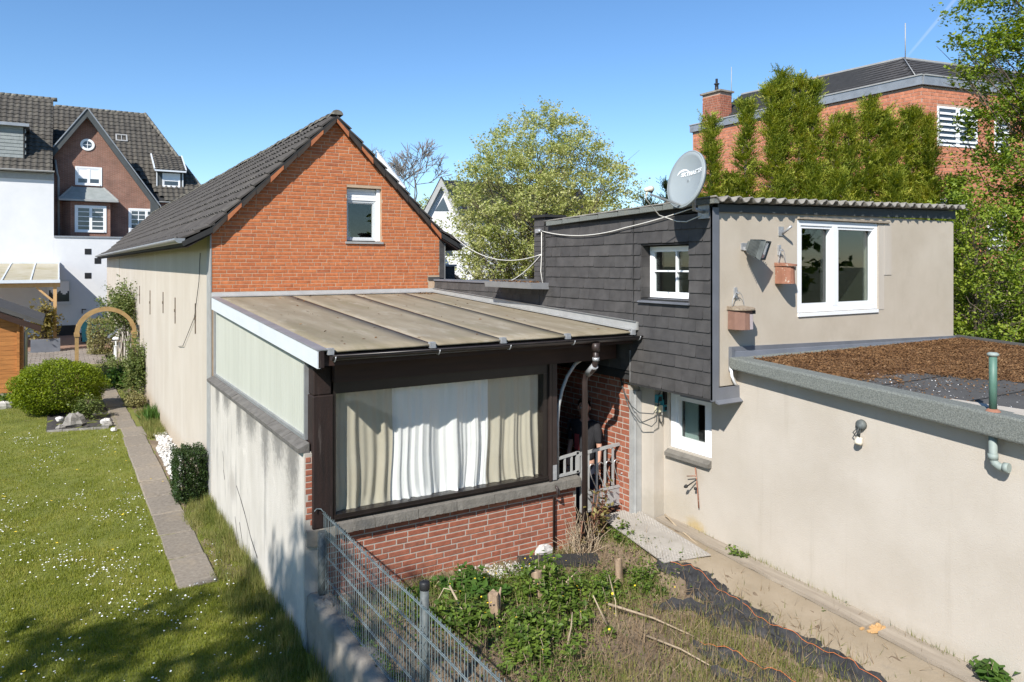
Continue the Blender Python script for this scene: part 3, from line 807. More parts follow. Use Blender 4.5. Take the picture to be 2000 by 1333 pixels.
# roof
sl = Vector((1, 0, .975)).normalized()
roofp = MB()
for sgn in (1, -1):
    X = lambda x: 2.06 - sgn * (2.06 - x)
    roofp.prism([(X(-.45), -.13, 4.06), (X(0), -.13, 4.30), (2.06, -.13, 6.32), (2.06, -.13, 6.24), (X(.02), -.13, 4.22), (X(-.42), -.13, 3.99)], (0, 30.3, 0))
roof = roofp.build('roof', MT['slate_base'], house)
tm = tile_mesh('roof_tile', .212, .318, MT['tile'], amp=.036)
NL = Vector((-.975, 0, 1)).normalized()
field(roof, tm, (-.01, 30, 4.318), (0, -1, 0), sl, NL, 142, 9, .212, .318, MT['tile'], 250, 'roof_tile')
vf = Vector((.43, 0, .24)).normalized(); nf = Vector((-.24, 0, .43)).normalized()
field(roof, tm, (-.46, 30, 4.085), (0, -1, 0), vf, nf, 142, 2, .212, .25, MT['tile'], 50, 'roof_tile', stuffname='eave_tile_rows')
slr = Vector((-1, 0, .975)).normalized(); NR = Vector((.975, 0, 1)).normalized()
field(roof, tm, (4.13, -.13, 4.318), (0, 1, 0), slr, NR, 30, 9, .212, .318, MT['tile'], 0, 'roof_tile', stuffname='far_slope_tile_rows')
field(roof, tm, (4.58, -.13, 4.085), (0, 1, 0), Vector((-.43, 0, .24)).normalized(), Vector((.24, 0, .43)).normalized(), 30, 2, .212, .25, MT['tile'], 0, 'roof_tile', stuffname='far_eave_tile_rows')
# ridge caps
rc = MB()
for i, (y, r) in enumerate(((0, .108), (.36, .096))):
    for k in range(8):
        a = math.pi * (k / 7) * 1.0
        rc.v.append((math.cos(a) * r, y, math.sin(a) * r * .8 + (.018 if i == 0 else 0)))
rc.f = [(k, k + 1, 9 + k, 8 + k) for k in range(7)] + [(7, 6, 5, 4, 3, 2, 1, 0)]; rc.sm = [True] * 7 + [False]
rme = bpy.data.meshes.new('ridge_tile'); rme.from_pydata(rc.v, [], rc.f); rme.materials.append(MT['ridge'])
for i in range(88):
    piece('ridge_tile', rme, roof, (2.06 + random.uniform(-.012, .012), -.14 + i * .34, 6.318 + random.uniform(-.008, .008)),
          Matrix.Rotation(R(random.uniform(-2, 2)), 3, 'X') @ Matrix.Rotation(R(random.uniform(-2.5, 2.5)), 3, 'Z'))
# verge boards (stepped, below the tile edges); left dark ones paint in the shaded gap
for sgn in (1, -1):
    for i in range(9):
        a = i * .318 + .02; b = a + .30
        f = lambda s, dz: Vector((2.06 - sgn * (2.06 - (.0 + s / 1.397)), -.135, 4.27 + s * .975 / 1.397 + dz))
        mb = MB(); mb.prism([f(a, -.095), f(b, -.065), f(b, .0), f(a, .0)], (0, .025, 0)); mb.build('verge_board', MT['verge' if i in ((0, 6, 8) if sgn < 0 else (1, 4, 7)) else 'tile_edge_gap_shade'], roof)
sf = MB()
for sgn in (1, -1):
    X = lambda x: 2.06 - sgn * (2.06 - x)
    sf.prism([(X(-.40), -.115, 3.98), (X(0), -.115, 4.205), (X(0), -.115, 4.19), (X(-.36), -.115, 3.97)], (0, 30, 0))
sf.build('soffit_board', MT['wood_dark'], roof)
g = MB(); half_gutter(g, (-.475, -.12, 4.115), (-.475, 30, 4.14), .078); g.build('gutter', MT['zinc'], house)
g = MB(); half_gutter(g, (4.60, -.12, 4.115), (4.60, 12, 4.115), .07); g.build('gutter', MT['zinc'], house)
# gable window
wg = window(house, FG, GW[0] + .008, GW[1] - .075, 4.135, 4.865, w=-.10, fw=.036, frame='pvc_grey', room=.8, label='small white gable window with half rolled shutter')
sb = MB()
for i in range(4): sb.fbox(FG, GW[0] + .008, GW[1] - .08, 4.868 + i * .053, 4.868 + i * .053 + .049, -.12, -.085 - .004 * i)
sb.fbox(FG, GW[1] - .073, GW[1] - .008, 4.125, 5.08, -.16, -.05)
sb.build('shutter_box', MT['pvc'], wg)
MB().fbox(FG, GW[0] - .03, GW[1] + .03, 4.075, 4.113, -.2, .035).build('sill', MT['zinc_pale'], wg)
MB().fbox(FG, GW[0] + .10, GW[0] + .15, 4.20, 4.30, -.3, -.24).build('white_cup', MT['pvc'], wg)
# dark slate edge at the right corner of the gable
es = MB()
for i in range(6): es.fbox(FG, 4.128, 4.235, 3.44 + i * .148, 3.44 + i * .148 + .146, -.15, .012 - .001 * (i % 2))
es.build('slate_edge', MT['slate'], house)
MB().fbox(FG, 3.89, 4.13, 3.40, 3.462, .0, .016).build('slate_apron', MT['slate'], house)
MB().fbox(FG, 4.237, 4.25, 3.42, 4.33, -.02, .01).build('edge_strip', MT['zinc_pale'], house)
# iron wall ties
for y, z0, z1 in ((18.2, 2.55, 3.2), (15.4, 2.4, 3.1), (12.2, 2.5, 3.05), (9.2, 2.35, 3.0), (6.3, 2.55, 3.05), (4.2, 2.45, 3.0), (1.5, 2.45, 3.0)):
    MB().box(-.02, .0, y - .007, y + .007, z0, z1).box(-.03, -.004, y - .016, y + .016, (z0 + z1) / 2 - .03, (z0 + z1) / 2 + .03).build('wall_tie', MT['bark'], house)
# lead flashing where the lower roof meets the gable
fl = MB(); fl.prism([(0.01, 0, 3.165), (0.01, 0, 3.245), (.01, -.02, 3.24), (.01, -.06, 3.19), (.01, -.16, 3.182), (.01, -.16, 3.172)], (3.98, 0, 0))
fl.build('roof_flashing', MT['zinc_pale'], house)

# ------------------------------------------------------------------ conservatory (lean-to garden room with porch)
cons = thing('conservatory', 'brown timber garden room with flat sheet roof and curtained picture window', 'conservatory', (2, -2.7, .2))
RY = -5.80                                                 # eave line
rz = lambda y: 3.172 + y / 5.80 * .30                      # roof top
FF = Fr((0, -5.35, 0), (1, 0, 0), (0, -1, 0))
seams = [(.09, .09), (1.26, 1.20), (2.36, 2.06), (3.35, 2.94), (4.0, 4.0)]
for i in range(4):
    (a0, a1), (b0, b1) = seams[i], seams[i + 1]
    g_ = .008
    mb = MB(); n = 14
    vs = []; fs = []
    for k in range(n + 1):
        t = k / n; y = -.02 + (RY + .02) * t
        xa, xb = a0 + (a1 - a0) * t + g_, b0 + (b1 - b0) * t - g_
        for q in range(7):
            s = q / 6
            sag = -.005 * math.sin(math.pi * s) * (0.6 + .4 * math.sin(5 * t + i)) + random.gauss(0, .0008)
            vs.append((xa + (xb - xa) * s, y, rz(y) + sag))
    for k in range(n):
        for q in range(6):
            a = k * 7 + q; fs.append((a, a + 7, a + 8, a + 1))
    b = len(vs); vs += [(x, y, z - .022) for x, y, z in vs]
    fs += [tuple(b + j for j in reversed(f)) for f in fs]
    e = n * 7
    fs += [(e + q, b + e + q, b + e + q + 1, e + q + 1) for q in range(6)]
    fs += [(k * 7, b + k * 7, b + k * 7 + 7, k * 7 + 7) for k in range(n)] + [(k * 7 + 13, b + k * 7 + 13, b + k * 7 + 6, k * 7 + 6) for k in range(n)]
    mb.add(vs, fs, True); mb.build('roof_sheet', MT['sheet'], cons)
for i in (1, 2, 3):
    a0, a1 = seams[i]
    MB().hexa([(a0 - .014, -.02, rz(-.02) - .03), (a0 + .014, -.02, rz(-.02) - .03), (a1 + .014, RY, rz(RY) - .03), (a1 - .014, RY, rz(RY) - .03),
               (a0 - .014, -.02, rz(-.02) + .004), (a0 + .010, -.02, rz(-.02) + .004), (a1 + .010, RY, rz(RY) + .004), (a1 - .010, RY, rz(RY) + .004)]).build('seam_strip', MT['downpipe'], cons)
for x in (.12, 1.20, 2.06, 2.94, 3.93):
    MB().box(x - .03, x + .03, RY - .03, RY + .03, rz(RY) - .04, rz(RY) + .022).build('edge_clip', MT['galv'], cons)
# white fascia on the left edge with its grey top flashing
fa = MB(); fa.prism([(-.012, -.16, rz(-.16) + .0), (-.012, RY - .02, rz(RY) + .0), (-.012, RY - .02, rz(RY) - .165), (-.012, -.16, rz(-.16) - .185)], (.03, 0, 0))
fa.build('fascia_board', MT['white_metal'], cons)
tf = MB(); tf.prism([(-.016, -.16, rz(-.16) + .006), (-.016, RY - .02, rz(RY) + .006), (-.016, RY - .02, rz(RY) + .016), (-.016, -.16, rz(-.16) + .016)], (.11, 0, 0))
tf.build('edge_flashing', MT['zinc'], cons)
MB().prism([(0.0, RY - .005, rz(RY)), (0.0, RY - .022, rz(RY)), (0.0, RY - .022, rz(RY) - .16), (0.0, RY - .005, rz(RY) - .16)], (.055, 0, 0)).build('fascia_end', MT['wood_dark'], cons)
# side panel of ribbed plastic
vs = []; fs = []; n = 220
for k in range(n + 1):
    y = -.06 - 5.10 * k / n
    x = .07 + (.0025 if k % 4 < 2 else 0)
    vs += [(x, y, 1.93), (x, y, rz(y) - .20)]
for k in range(n): fs.append((2 * k, 2 * k + 1, 2 * k + 3, 2 * k + 2))
MB().add(vs, fs).build('side_panel', MT['grp_panel'], cons)
fm = MB(); fm.box(.04, .10, -5.16, -.05, 1.895, 1.93); fm.box(.04, .10, -.05, -.012, 1.895, 2.97); fm.box(.045, .10, -5.2, -5.161, 1.895, 2.72)
fm.prism([(.045, -.05, rz(-.05) - .215), (.045, -5.16, rz(-5.16) - .215), (.045, -5.16, rz(-5.16) - .185), (.045, -.05, rz(-.05) - .185)], (.05, 0, 0))
fm.build('panel_frame', MT['zinc'], cons)
# low side wall and its coping
MT['parapet'] = mat('weathered_render', [(0.44, 0.41, 0.36), (0.58, 0.545, 0.49)], 1.2, 0.92, 0.5, 70, stretch=(1.5, 1.5, .7),
                    blot=[(1.7, (0.20, 0.19, 0.175), 0.53, 0.72, 0.75, (2.2, 2.2, 0.32)), (7, (0.30, 0.28, 0.25), 0.6, 0.75, 0.5, (1.5, 1.5, .35)), (3, (0.66, 0.62, 0.56), 0.6, 0.75, 0.5)])
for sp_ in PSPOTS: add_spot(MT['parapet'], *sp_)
pw = MB(); pw.box(0.0, .13, -5.325, -.013, -.5, 1.80)
pwo = pw.build('parapet_wall', MT['parapet'], cons)
FS = Fr((0, 0, 0), (0, -1, 0), (-1, 0, 0))
yy = 0.0
for L_ in (.62, .70, .66, .72, .64, .70, .68, .62):
    mb = MB(); q = random.uniform(-.006, .006)
    mb.prism([(-.055, -yy, 1.80), (-.06, -yy, 1.845 + q), (.055, -yy, 1.895 + q), (.055, -yy, 1.80)], (0, -L_ + .008, 0)); yy += L_
    mb.build('coping_stone', MT['coping'], cons)
# cracks and spalled patch in the render
ck = MB()
for pts in ([(1.05, .88), (1.12, .74), (1.1, .62), (1.2, .50)], [(2.05, .62), (2.35, .50), (2.6, .38), (2.95, .18), (3.3, .05)], [(1.95, .16), (2.05, .02), (2.15, -.1)], [(2.25, .17), (2.4, .0), (2.5, -.15)]):
    for (a, b), (c, d) in zip(pts[:-1], pts[1:]):
        w_ = random.uniform(.006, .014)
        ck = MB(); ck.hexa([FS.p(a, b - w_, 0), FS.p(c, d - w_, 0), FS.p(c, d + w_, 0), FS.p(a, b + w_, 0), FS.p(a, b - w_ * .8, .003), FS.p(c, d - w_ * .8, .003), FS.p(c, d + w_ * .8, .003), FS.p(a, b + w_ * .8, .003)]); ck.build('crack', MT['slate_base'], pwo)
# front brick wall
fb = MB(); fb.box(.135, 3.40, -5.35, -5.12, -.3, .94); fb.box(0.004, .13, -5.35, -5.327, -.5, 1.79)
fbo = fb.build('front_wall', MT['mortar_light'], cons)
fsp = lambda a, b: [(.30 if a > .86 else .14, 3.395)]
bricks(fbo, FF, .14, 3.395, .11, .94, fsp, MT['brick_red'], H=.052, J=.0115, head=.07)
bricks(fbo, FF, 0.06, .128, 1.06, 1.78, lambda a, b: [(.012, .126)], MT['brick_red'], H=.052, J=.012)
MB().box(.012, .30, -5.40, -5.2, .86, 1.017).build('post_base', MT['concrete'], cons)
MB().box(.002, .134, -5.358, -5.3505, -.3, .858).box(.002, .011, -5.358, -5.3505, .858, 1.03).build('wall_end_render', MT['parapet'], cons)
sx = .30
for L_ in (.42, .50, .47, .49, .50, .52, .23):
    mb = MB(); n = 7
    for k in range(n):
        a, b = sx + L_ * k / n, sx + L_ * (k + 1) / n - (.006 if k == n - 1 else 0)
        j = random.uniform(-.004, .004); z_ = random.uniform(0, .008)
        mb.hexa([(a, -5.44 - j, .945 + z_), (b, -5.44 + j, .945), (b, -5.30, .941), (a, -5.30, .941), (a, -5.43 - j * .3, 1.045), (b, -5.43 + j * .3, 1.045), (b, -5.30, 1.066), (a, -5.30, 1.066)])
    sx += L_
    mb.build('sill_stone', MT['stone'], cons)
# timber posts
p1 = MB(); p1.box(.075, .29, -5.385, -5.20, 1.02, 2.37); p1.box(.083, .27, -5.375, -5.20, 2.373, 2.66)
p1.build('corner_post', MT['wood_dark'], cons, bevel=.012)
p2 = MB(); p2.box(2.965, 3.0, -5.40, -5.31, 1.06, 2.52); p2.box(3.012, 3.085, -5.39, -5.28, 1.07, 2.52); p2.build('post', MT['downpipe'], cons)
MB().box(3.02, 3.075, -5.398, -5.391, 1.07, 1.25).build('post_bracket', MT['galv'], cons)
MB().box(.274, 3.95, -5.47, -5.36, 2.50, 2.70).build('eave_beam', MT['wood_beam'], cons)
for x in (.35, 1.24, 2.10, 2.99, 3.85):
    MB().prism([(x - .04, -.4, rz(-.4) - .03), (x - .04, RY + .06, rz(RY) - .03), (x - .04, RY + .06, rz(RY) - .13), (x - .04, -.4, rz(-.4) - .16)], (.08, 0, 0)).build('rafter', MT['wood_beam'], cons)
MB().prism([(.06, RY + .05, rz(RY) - .04), (.06, RY + .03, rz(RY) - .04), (.06, RY + .02, rz(RY) - .15), (.06, RY + .045, rz(RY) - .15)], (3.9, 0, 0)).build('eave_board', MT['wood_beam'], cons)
# black window frame, glass, curtains
fr_ = MB(); fr_.fbox(FF, .292, 2.962, 1.067, 1.13, -.10, .03); fr_.fbox(FF, .292, 2.962, 2.372, 2.499, -.10, .02)
fr_.fbox(FF, .292, .318, 1.131, 2.371, -.10, .02); fr_.fbox(FF, 2.895, 2.962, 1.131, 2.371, -.10, .02)
fr_.fbox(FF, .30, 2.96, 1.090, 1.098, .03, .05)
pwin = fr_.build('picture_window', MT['wood_black'], cons)
MB().fbox(FF, .319, 2.894, 1.131, 2.371, -.046, -.034).build('pane', MT['glass_clear'], pwin)

def curtain(x0, x1, m, seed, lab):
    rg = random.Random(seed); n = 150; rows = 16
    ks = [(rg.uniform(75, 120), rg.uniform(0, 6), .004), (rg.uniform(20, 34), rg.uniform(0, 6), .022), (rg.uniform(40, 60), rg.uniform(0, 6), .012), (rg.uniform(9, 14), rg.uniform(0, 6), .018)]
    vs = []; fs = []
    for j in range(rows + 1):
        t = j / rows; z = 2.44 - 1.36 * t
        for i in range(n + 1):
            x = x0 + (x1 - x0) * i / n
            w = .1 * math.sin(3 * x + seed) * t * .35
            y = -5.245
            for k, ph, a in ks: y += a * .8 * (0.65 + .6 * t) * (1 + .5 * math.sin(4.3 * x + ph)) * math.sin(k * (x + w * .5 + .05 * math.sin(6 * x + ph)) + ph)
            bunch = max(0, t - .93) / .07
            y += -bunch * .02 * (1 + math.sin(55 * x))
            vs.append((x + .02 * math.sin(7 * t + x * 5) * t, y, z))
    for j in range(rows):
        for i in range(n):
            a = j * (n + 1) + i; fs.append((a, a + 1, a + n + 2, a + n + 1))
    o = MB().add(vs, fs, True).build('curtain', MT[m], None, at=((x0 + x1) / 2, -5.22, 1.13))
    props(o, lab, 'curtain', 'curtains behind the picture window')
curtain(.33, .985, 'curtain', 1, 'beige curtain at the corner post side of the picture window')
curtain(.965, 2.19, 'curtain_white', 2, 'white curtain hanging between the two beige ones')
curtain(2.17, 2.90, 'curtain', 3, 'beige curtain beside the porch at the right of the picture window')
# porch interior
pi = MB(); pi.box(3.02, 3.07, -5.27, -.32, -.1, 2.9); pi.build('partition_wall', MT['wood_beam'], cons)
MB().box(.14, 3.0, -5.11, -.02, -.35, -.02).box(3.075, 4.11, -5.345, -.02, -.35, .17).build('floor', MT['terrace'], cons)
MB().box(.2, 3.0, -5.0, -4.9, .02, 2.75).build('curtain_backing', MT['dark_room'], cons)  # dark panel put in for the dark room behind the curtains
# gutter and downpipe
g = MB(); half_gutter(g, (.11, RY - .055, rz(RY) - .045), (4.03, RY - .055, rz(RY) - .055), .05)
g.tube([(.11, RY - .105, rz(RY) - .043), (4.03, RY - .105, rz(RY) - .053)], .008, 6)
go = g.build('gutter', MT['gutter'], cons)
for x in (.14, 1.24, 2.1, 2.97, 3.97):
    pts = [(x, RY - .02, rz(RY) - .03)] + [(x, RY - .055 + .056 * math.cos(a), rz(RY) - .05 - .056 * math.sin(a)) for a in np.linspace(0, math.pi, 8)]
    MB().tube(pts, .006, 5).build('gutter_bracket', MT['galv'], go)
dp = MB()
dp.tube([(3.30, RY - .075, rz(RY) - .10), (3.30, RY - .075, rz(RY) - .20)], .05, 12)
dp.tube([(3.30, RY - .075, rz(RY) - .18), (3.30, RY - .075, rz(RY) - .30), (3.305, -5.83, 2.46), (3.322, -5.66, 2.36), (3.325, -5.63, 2.28), (3.325, -5.63, .2)], .036, 12)
dpo = dp.build('downpipe', MT['downpipe'], cons)
MB().tube([(3.302, -5.855, 2.50), (3.318, -5.70, 2.385)], .043, 12).tube([(3.30, RY - .075, 2.60), (3.30, RY - .075, 2.56)], .042, 12).build('pipe_collar', MT['galv'], dpo)
MB().tube([(3.025, -5.385, 1.02), (3.035, -5.46, .99), (3.04, -5.47, .9), (3.04, -5.385, .86), (3.04, -5.385, .15)], .016, 8).build('conduit', MT['downpipe'], cons)
# porch gate, railing and arch
gate = thing('gate', 'grey painted metal garden gate with scroll bars at the porch', 'gate', (3.8, -5.33, .55))
def gbar(mb, a, b, w=.03, h=.03): mb.beam(a, b, w, h, up=(0, 1, 0))
GY = -5.33
g = MB()
gbar(g, (3.46, GY, 1.31), (4.17, GY, 1.36), .035, .035); gbar(g, (3.50, GY, .575), (3.50, GY, 1.30)); gbar(g, (4.155, GY, .575), (4.155, GY, 1.345), .04, .04)
gbar(g, (3.50, GY, .575), (4.15, GY, .585)); gbar(g, (3.50, GY, .80), (4.15, GY, .81))
g.build('frame', MT['gate'], gate)
MB().box(3.51, 4.14, GY - .006, GY + .006, .585, .80).build('kick_panel', MT['gate'], gate)
for x in (3.61, 3.745, 3.88, 4.01):
    b = MB(); gbar(b, (x, GY, .81), (x, GY, 1.32), .026, .018); b.build('bar', MT['gate'], gate)
for x in (3.555, 3.68, 3.81, 3.945, 4.08):
    pts = []
    for t in np.linspace(0, 1, 26):
        a = t * 2 * math.pi
        pts.append((x + .058 * math.sin(a * 1.0 + 2.6) * (1 if t < .5 else 1), GY - .012, 1.0 + .14 * math.cos(a * .5 + .0) + .05 * math.sin(a * 1.0)))
    MB().tube(pts, .007, 6).build('scroll', MT['alu'], gate)
MB().box(4.12, 4.18, GY - .05, GY + .02, .96, 1.02).tube([(4.10, GY - .06, .99), (4.17, GY - .06, .99)], .01, 6).build('latch', MT['gate'], gate)
rail = thing('railing', 'grey metal railing panel with tall bent arch pipe beside the porch', 'railing', (3.28, -5.34, 1.06))
r_ = MB(); gbar(r_, (3.13, GY, 1.30), (3.45, GY, 1.335)); gbar(r_, (3.13, GY, 1.085), (3.45, GY, 1.10)); gbar(r_, (3.44, GY, 1.09), (3.44, GY, 1.35), .05, .03)
r_.build('frame', MT['gate'], rail)
for x in (3.24, 3.345):
    b = MB(); gbar(b, (x, GY, 1.10), (x, GY, 1.32), .026, .018); b.build('bar', MT['gate'], rail)
arc = [(3.13, GY, 1.07), (3.13, GY, 1.75), (3.15, GY, 1.95), (3.20, GY, 2.14), (3.28, GY, 2.31), (3.40, GY, 2.45), (3.56, GY, 2.53), (3.75, GY, 2.57), (4.10, GY, 2.62)]
MB().tube(arc, .022, 10).build('arch_pipe', MT['gate'], rail)
# ------------------------------------------------------------------ slate-clad outbuilding
outb = thing('outbuilding', 'two storey outbuilding clad in dark slate with beige window front and corrugated roof', 'outbuilding', (6.5, -5.3, .2))
FW = Fr((4.03, 0, 0), (0, -1, 0), (-1, 0, 0))              # slate side, u = -y
FA = Fr((0, -7.0, 0), (1, 0, 0), (0, -1, 0))               # beige front
rtop = lambda x, y: 4.365 + .0235 * (x - 4.03) + .032 * (-(y + 7.0)) * 1.0
ws = MB()
wall_holes(ws, FW, (3.6, 6.8), (2.24, 4.25), -.2, 0, [(5.86, 6.66, 3.28, 3.935)])
ws.fbox(FW, 0.02, 3.598, 2.3, 3.385, -.2, 0)
slw = ws.build('slate_wall', MT['slate_base'], outb)
fw_ = MB(); wall_holes(fw_, FA, (4.05, 9.06), (2.34, 4.33), -.2, 0, [(5.50, 7.165, 3.11, 4.245)])
facw = fw_.build('front_wall', MT['stucco_shed'], outb)
MB().fbox(FA, 8.86, 9.055, 0, 4.3, -3.4, -.201).build('side_wall', MT['stucco_shed'], outb)
# slates
sv = [(0, 0, .017), (.205, 0, .017), (.2165, .014, .017), (.2165, .165, .002), (0, .165, .002), (0, 0, .003), (.205, 0, .003), (.2165, .014, .003)]
sfc = [(0, 1, 2, 3, 4), (5, 6, 1, 0), (6, 7, 2, 1), (7, 3, 2), (5, 0, 4)]
sme = bpy.data.meshes.new('slate'); sme.from_pydata(sv, [], sfc); sme.materials.append(MT['slate'])
rots = Matrix((FW.U, FW.V, FW.W)).transposed()
slates = []
for r in range(16):
    v = 2.215 + r * .1455
    off = (.11 if r % 2 else 0)
    c = -1
    while True:
        u = 3.62 - .22 + off + c * .218 + .218; c += 1
        if u > 7.0: break
        a, b = max(u, 3.62), min(u + .2165, 7.0)
        if b - a < .03: continue
        if v < 2.34 and a < 5.66:
            a = max(a, 5.66)
            if b - a < .04: continue
        top = min(.165, 4.30 - v - .0)
        if top < .05: continue
        segs = [(a, b)]
        if v + .14 > 3.30 and v < 3.92:
            segs = [(s, e) for s, e in ((a, min(b, 5.855)), (max(a, 6.665), b)) if e - s > .03]
        for s, e in segs: slates.append((s, v, (e - s) / .2165, top / .165))
for r in range(2):
    v = 3.10 + r * .1455
    for c in range(17):
        u = .02 + c * .218 - (.11 if r % 2 else 0)
        a, b = max(u, .02), min(u + .2165, 3.615)
        if b - a > .04: slates.append((a, v, (b - a) / .2165, 1))
slates.sort(key=lambda t: (FW.p(t[0], t[1]) - CAMP).length)
restS = []
for i, (u, v, k, kv) in enumerate(slates):
    m3 = rots @ Matrix.Rotation(random.gauss(0, .005), 3, 'Z') @ Matrix.Rotation(random.gauss(0, .006), 3, 'Y')
    p = FW.p(u, v + random.gauss(0, .0012), .001 + abs(random.gauss(0, .0012)))
    if i < 300: piece('slate', sme, slw, p, m3, (k, kv, 1))
    else:
        M = np.zeros((3, 4)); M[:, :3] = np.array(m3) * np.array([k, kv, 1]); M[:, 3] = p; restS.append(M)
if restS:
    tv = np.array(sv); tf = np.array([(0, 1, 2, 3), (0, 3, 4, 4), (5, 6, 1, 0), (6, 7, 2, 1)])
    stuff_np('slate_rows', tv, tf, np.array(restS), MT['slate'], slw)
for (a, b, v0, v1) in ((5.722, 5.732, 3.0, 4.27), (5.657, 5.667, 2.22, 2.62)):
    MB().fbox(FW, a, b, v0, v1, .0, .022).build('joint_strip', MT['slate_base' if v0 > 2.5 else 'alu'], slw)
MB().fbox(FW, 3.63, 5.655, 2.325, 2.345, -.02, .02).fbox(FW, 5.668, 7.0, 2.19, 2.212, -.05, .018).build('drip_strip', MT['slate_base'], slw)
cb = MB(); cb.fbox(FW, 7.0, 7.035, 2.19, 4.33, -.08, .018); cb.build('corner_board', MT['flash_dark'], outb)
cb2 = MB(); cb2.fbox(FA, 4.012, 4.10, 2.20, 4.33, .002, .03); cb2.build('corner_board', MT['slate_base'], outb)
# slate window
FW2 = Fr((4.03, 0, 0), (0, -1, 0), (-1, 0, 0))
wsl = window(outb, FW2, 5.875, 6.72, 3.295, 3.92, w=-.125, fw=.042, bars_u=(6.32,), bars_v=(3.62,), bar=.02, room=.9, roommat='room_warm', label='small white four-pane window in the dark slate wall')
for i in range(5): MB().hexa([FW.p(5.855, 3.29 + i * .128, -.19), FW.p(5.868, 3.29 + i * .128, -.19), FW.p(5.868, 3.29 + i * .128 + .126, -.19), FW.p(5.855, 3.29 + i * .128 + .126, -.19),
                              FW.p(5.855, 3.29 + i * .128, .01), FW.p(5.869, 3.29 + i * .128, .01), FW.p(5.867, 3.29 + i * .128 + .126, .01), FW.p(5.855, 3.29 + i * .128 + .126, .01)]).build('reveal_slate', MT['slate'], outb)
MB().prism([FW.p(5.83, 3.235, .05), FW.p(5.83, 3.25, .05), FW.p(5.83, 3.285, -.12), FW.p(5.83, 3.235, -.12)], (0, -.86, 0)).build('sill', MT['flash_dark'], wsl)
# parapet cap, tray gutter, step flashing along the garden-room roof
for a, b in ((.0, 1.0), (1.0, 2.02), (2.02, 2.6)):
    MB().fbox(FW, a + .004, b - .004, 3.388, 3.42, -.24, .03).build('parapet_cap', MT['flash_dark'], outb)
MB().prism([(3.72, -2.5, 3.345), (3.70, -2.5, 3.43), (4.02, -2.5, 3.43), (4.02, -2.5, 3.335)], (0, -1.36, 0)).build('tray_gutter', MT['zinc'], outb)
lt = leaf_q = None
st = MB(); st.prism([(3.985, -.02, rz(-.02) + .015), (3.985, RY - .02, rz(RY) + .015), (3.985, RY - .02, rz(RY) + .115), (3.985, -.02, rz(-.02) + .075)], (.03, 0, 0))
st.prism([(3.90, -.02, rz(-.02) + .012), (3.90, RY - .01, rz(RY) + .012), (3.90, RY - .01, rz(RY) + .022), (3.90, -.02, rz(-.02) + .022)], (.084, 0, 0))
st.build('step_flashing', MT['zinc_pale'], outb)
MB().prism([(3.965, -.02, rz(-.02) + .078), (3.965, RY - .01, rz(RY) + .118), (3.965, RY - .01, rz(RY) + .124), (3.965, -.02, rz(-.02) + .084)], (.03, 0, 0)).build('flashing_edge', MT['alu'], outb)
MB().box(4.24, 9.0, -3.58, 3.0, 3.2, 3.33).build('flat_roof', MT['felt'], outb)
# corrugated sheet roof
nx, ny = 27 * 10 + 1, 12
V = []; F = []
x0, x1 = 3.955, 9.15
for j in range(ny):
    y = -7.135 + .05 * math.sin(j) * 0 + (3.33) * j / (ny - 1)
    for i in range(nx):
        x = x0 + (x1 - x0) * i / (nx - 1)
        ed = random.gauss(0, .003) if j == 0 else 0
        V.append((x, y + ed * 2, rtop(x, y) + .055 + .028 * math.cos(2 * math.pi * (i / 10)) + ed))
for j in range(ny - 1):
    for i in range(nx - 1):
        a = j * nx + i; F.append((a, a + 1, a + nx + 1, a + nx))
cr = MB().add(V, F, True).build('corrugated_roof', MT['corr'], outb)
so = cr.modifiers.new('thickness', 'SOLIDIFY'); so.thickness = .016; so.offset = -1
eb = MB()
for k in range(8):
    y = -7.12 + k * .405
    eb.prism([(3.945, y, rtop(4, y) + .0), (3.945, y + .39, rtop(4, y + .39) + .0), (3.945, y + .39, rtop(4, y) + .052), (3.945, y, rtop(4, y) + .05)], (.075, 0, 0))
eb.build('roof_edge', MT['felt_green'], outb)
MB().prism([(4.03, -3.62, 4.2), (4.03, -6.98, 4.30), (4.03, -6.98, 4.36), (4.03, -3.62, 4.25)], (.05, 0, 0)).build('edge_plate', MT['slate_base'], outb)
fx = 4.10
for k in range(6):
    b = min(fx + .84, 9.07)
    fs_ = MB(); fs_.hexa([FA.p(fx, 4.285 + .016 * (fx - 4.1), .004), FA.p(b - .004, 4.285 + .016 * (b - 4.1), .004), FA.p(b - .004, rtop(b, -7) - .0, .004), FA.p(fx, rtop(fx, -7) - .0, .004),
                          FA.p(fx, 4.285 + .016 * (fx - 4.1), .028), FA.p(b - .004, 4.285 + .016 * (b - 4.1), .028), FA.p(b - .004, rtop(b, -7), .028), FA.p(fx, rtop(fx, -7), .028)])
    fs_.build('fascia_panel', MT['fascia_slate'], outb); fx += .84
    if fx > 9.0: break
# front window
wf = window(outb, FA, 5.507, 7.158, 3.115, 4.24, w=-.004, fw=.062, d=.075, mull=(6.25,), mfw=.10, room=1.6, roommat='room_warm', label='large white two-leaf window in the beige upper front')
MB().fbox(FA, 5.507, 7.158, 3.065, 3.108, -.05, .018).build('sill', MT['pvc'], wf)
MB().fbox(FA, 7.17, 7.30, 3.10, 4.22, .0005, .006).fbox(FA, 7.30, 7.47, 3.56, 4.24, .0005, .008).build('render_patch', MT['stucco'], outb)
MB().fbox(FA, 5.50, 7.40, 4.252, 4.278, .0, .03).build('lintel_strip', MT['wood_grey'], outb)
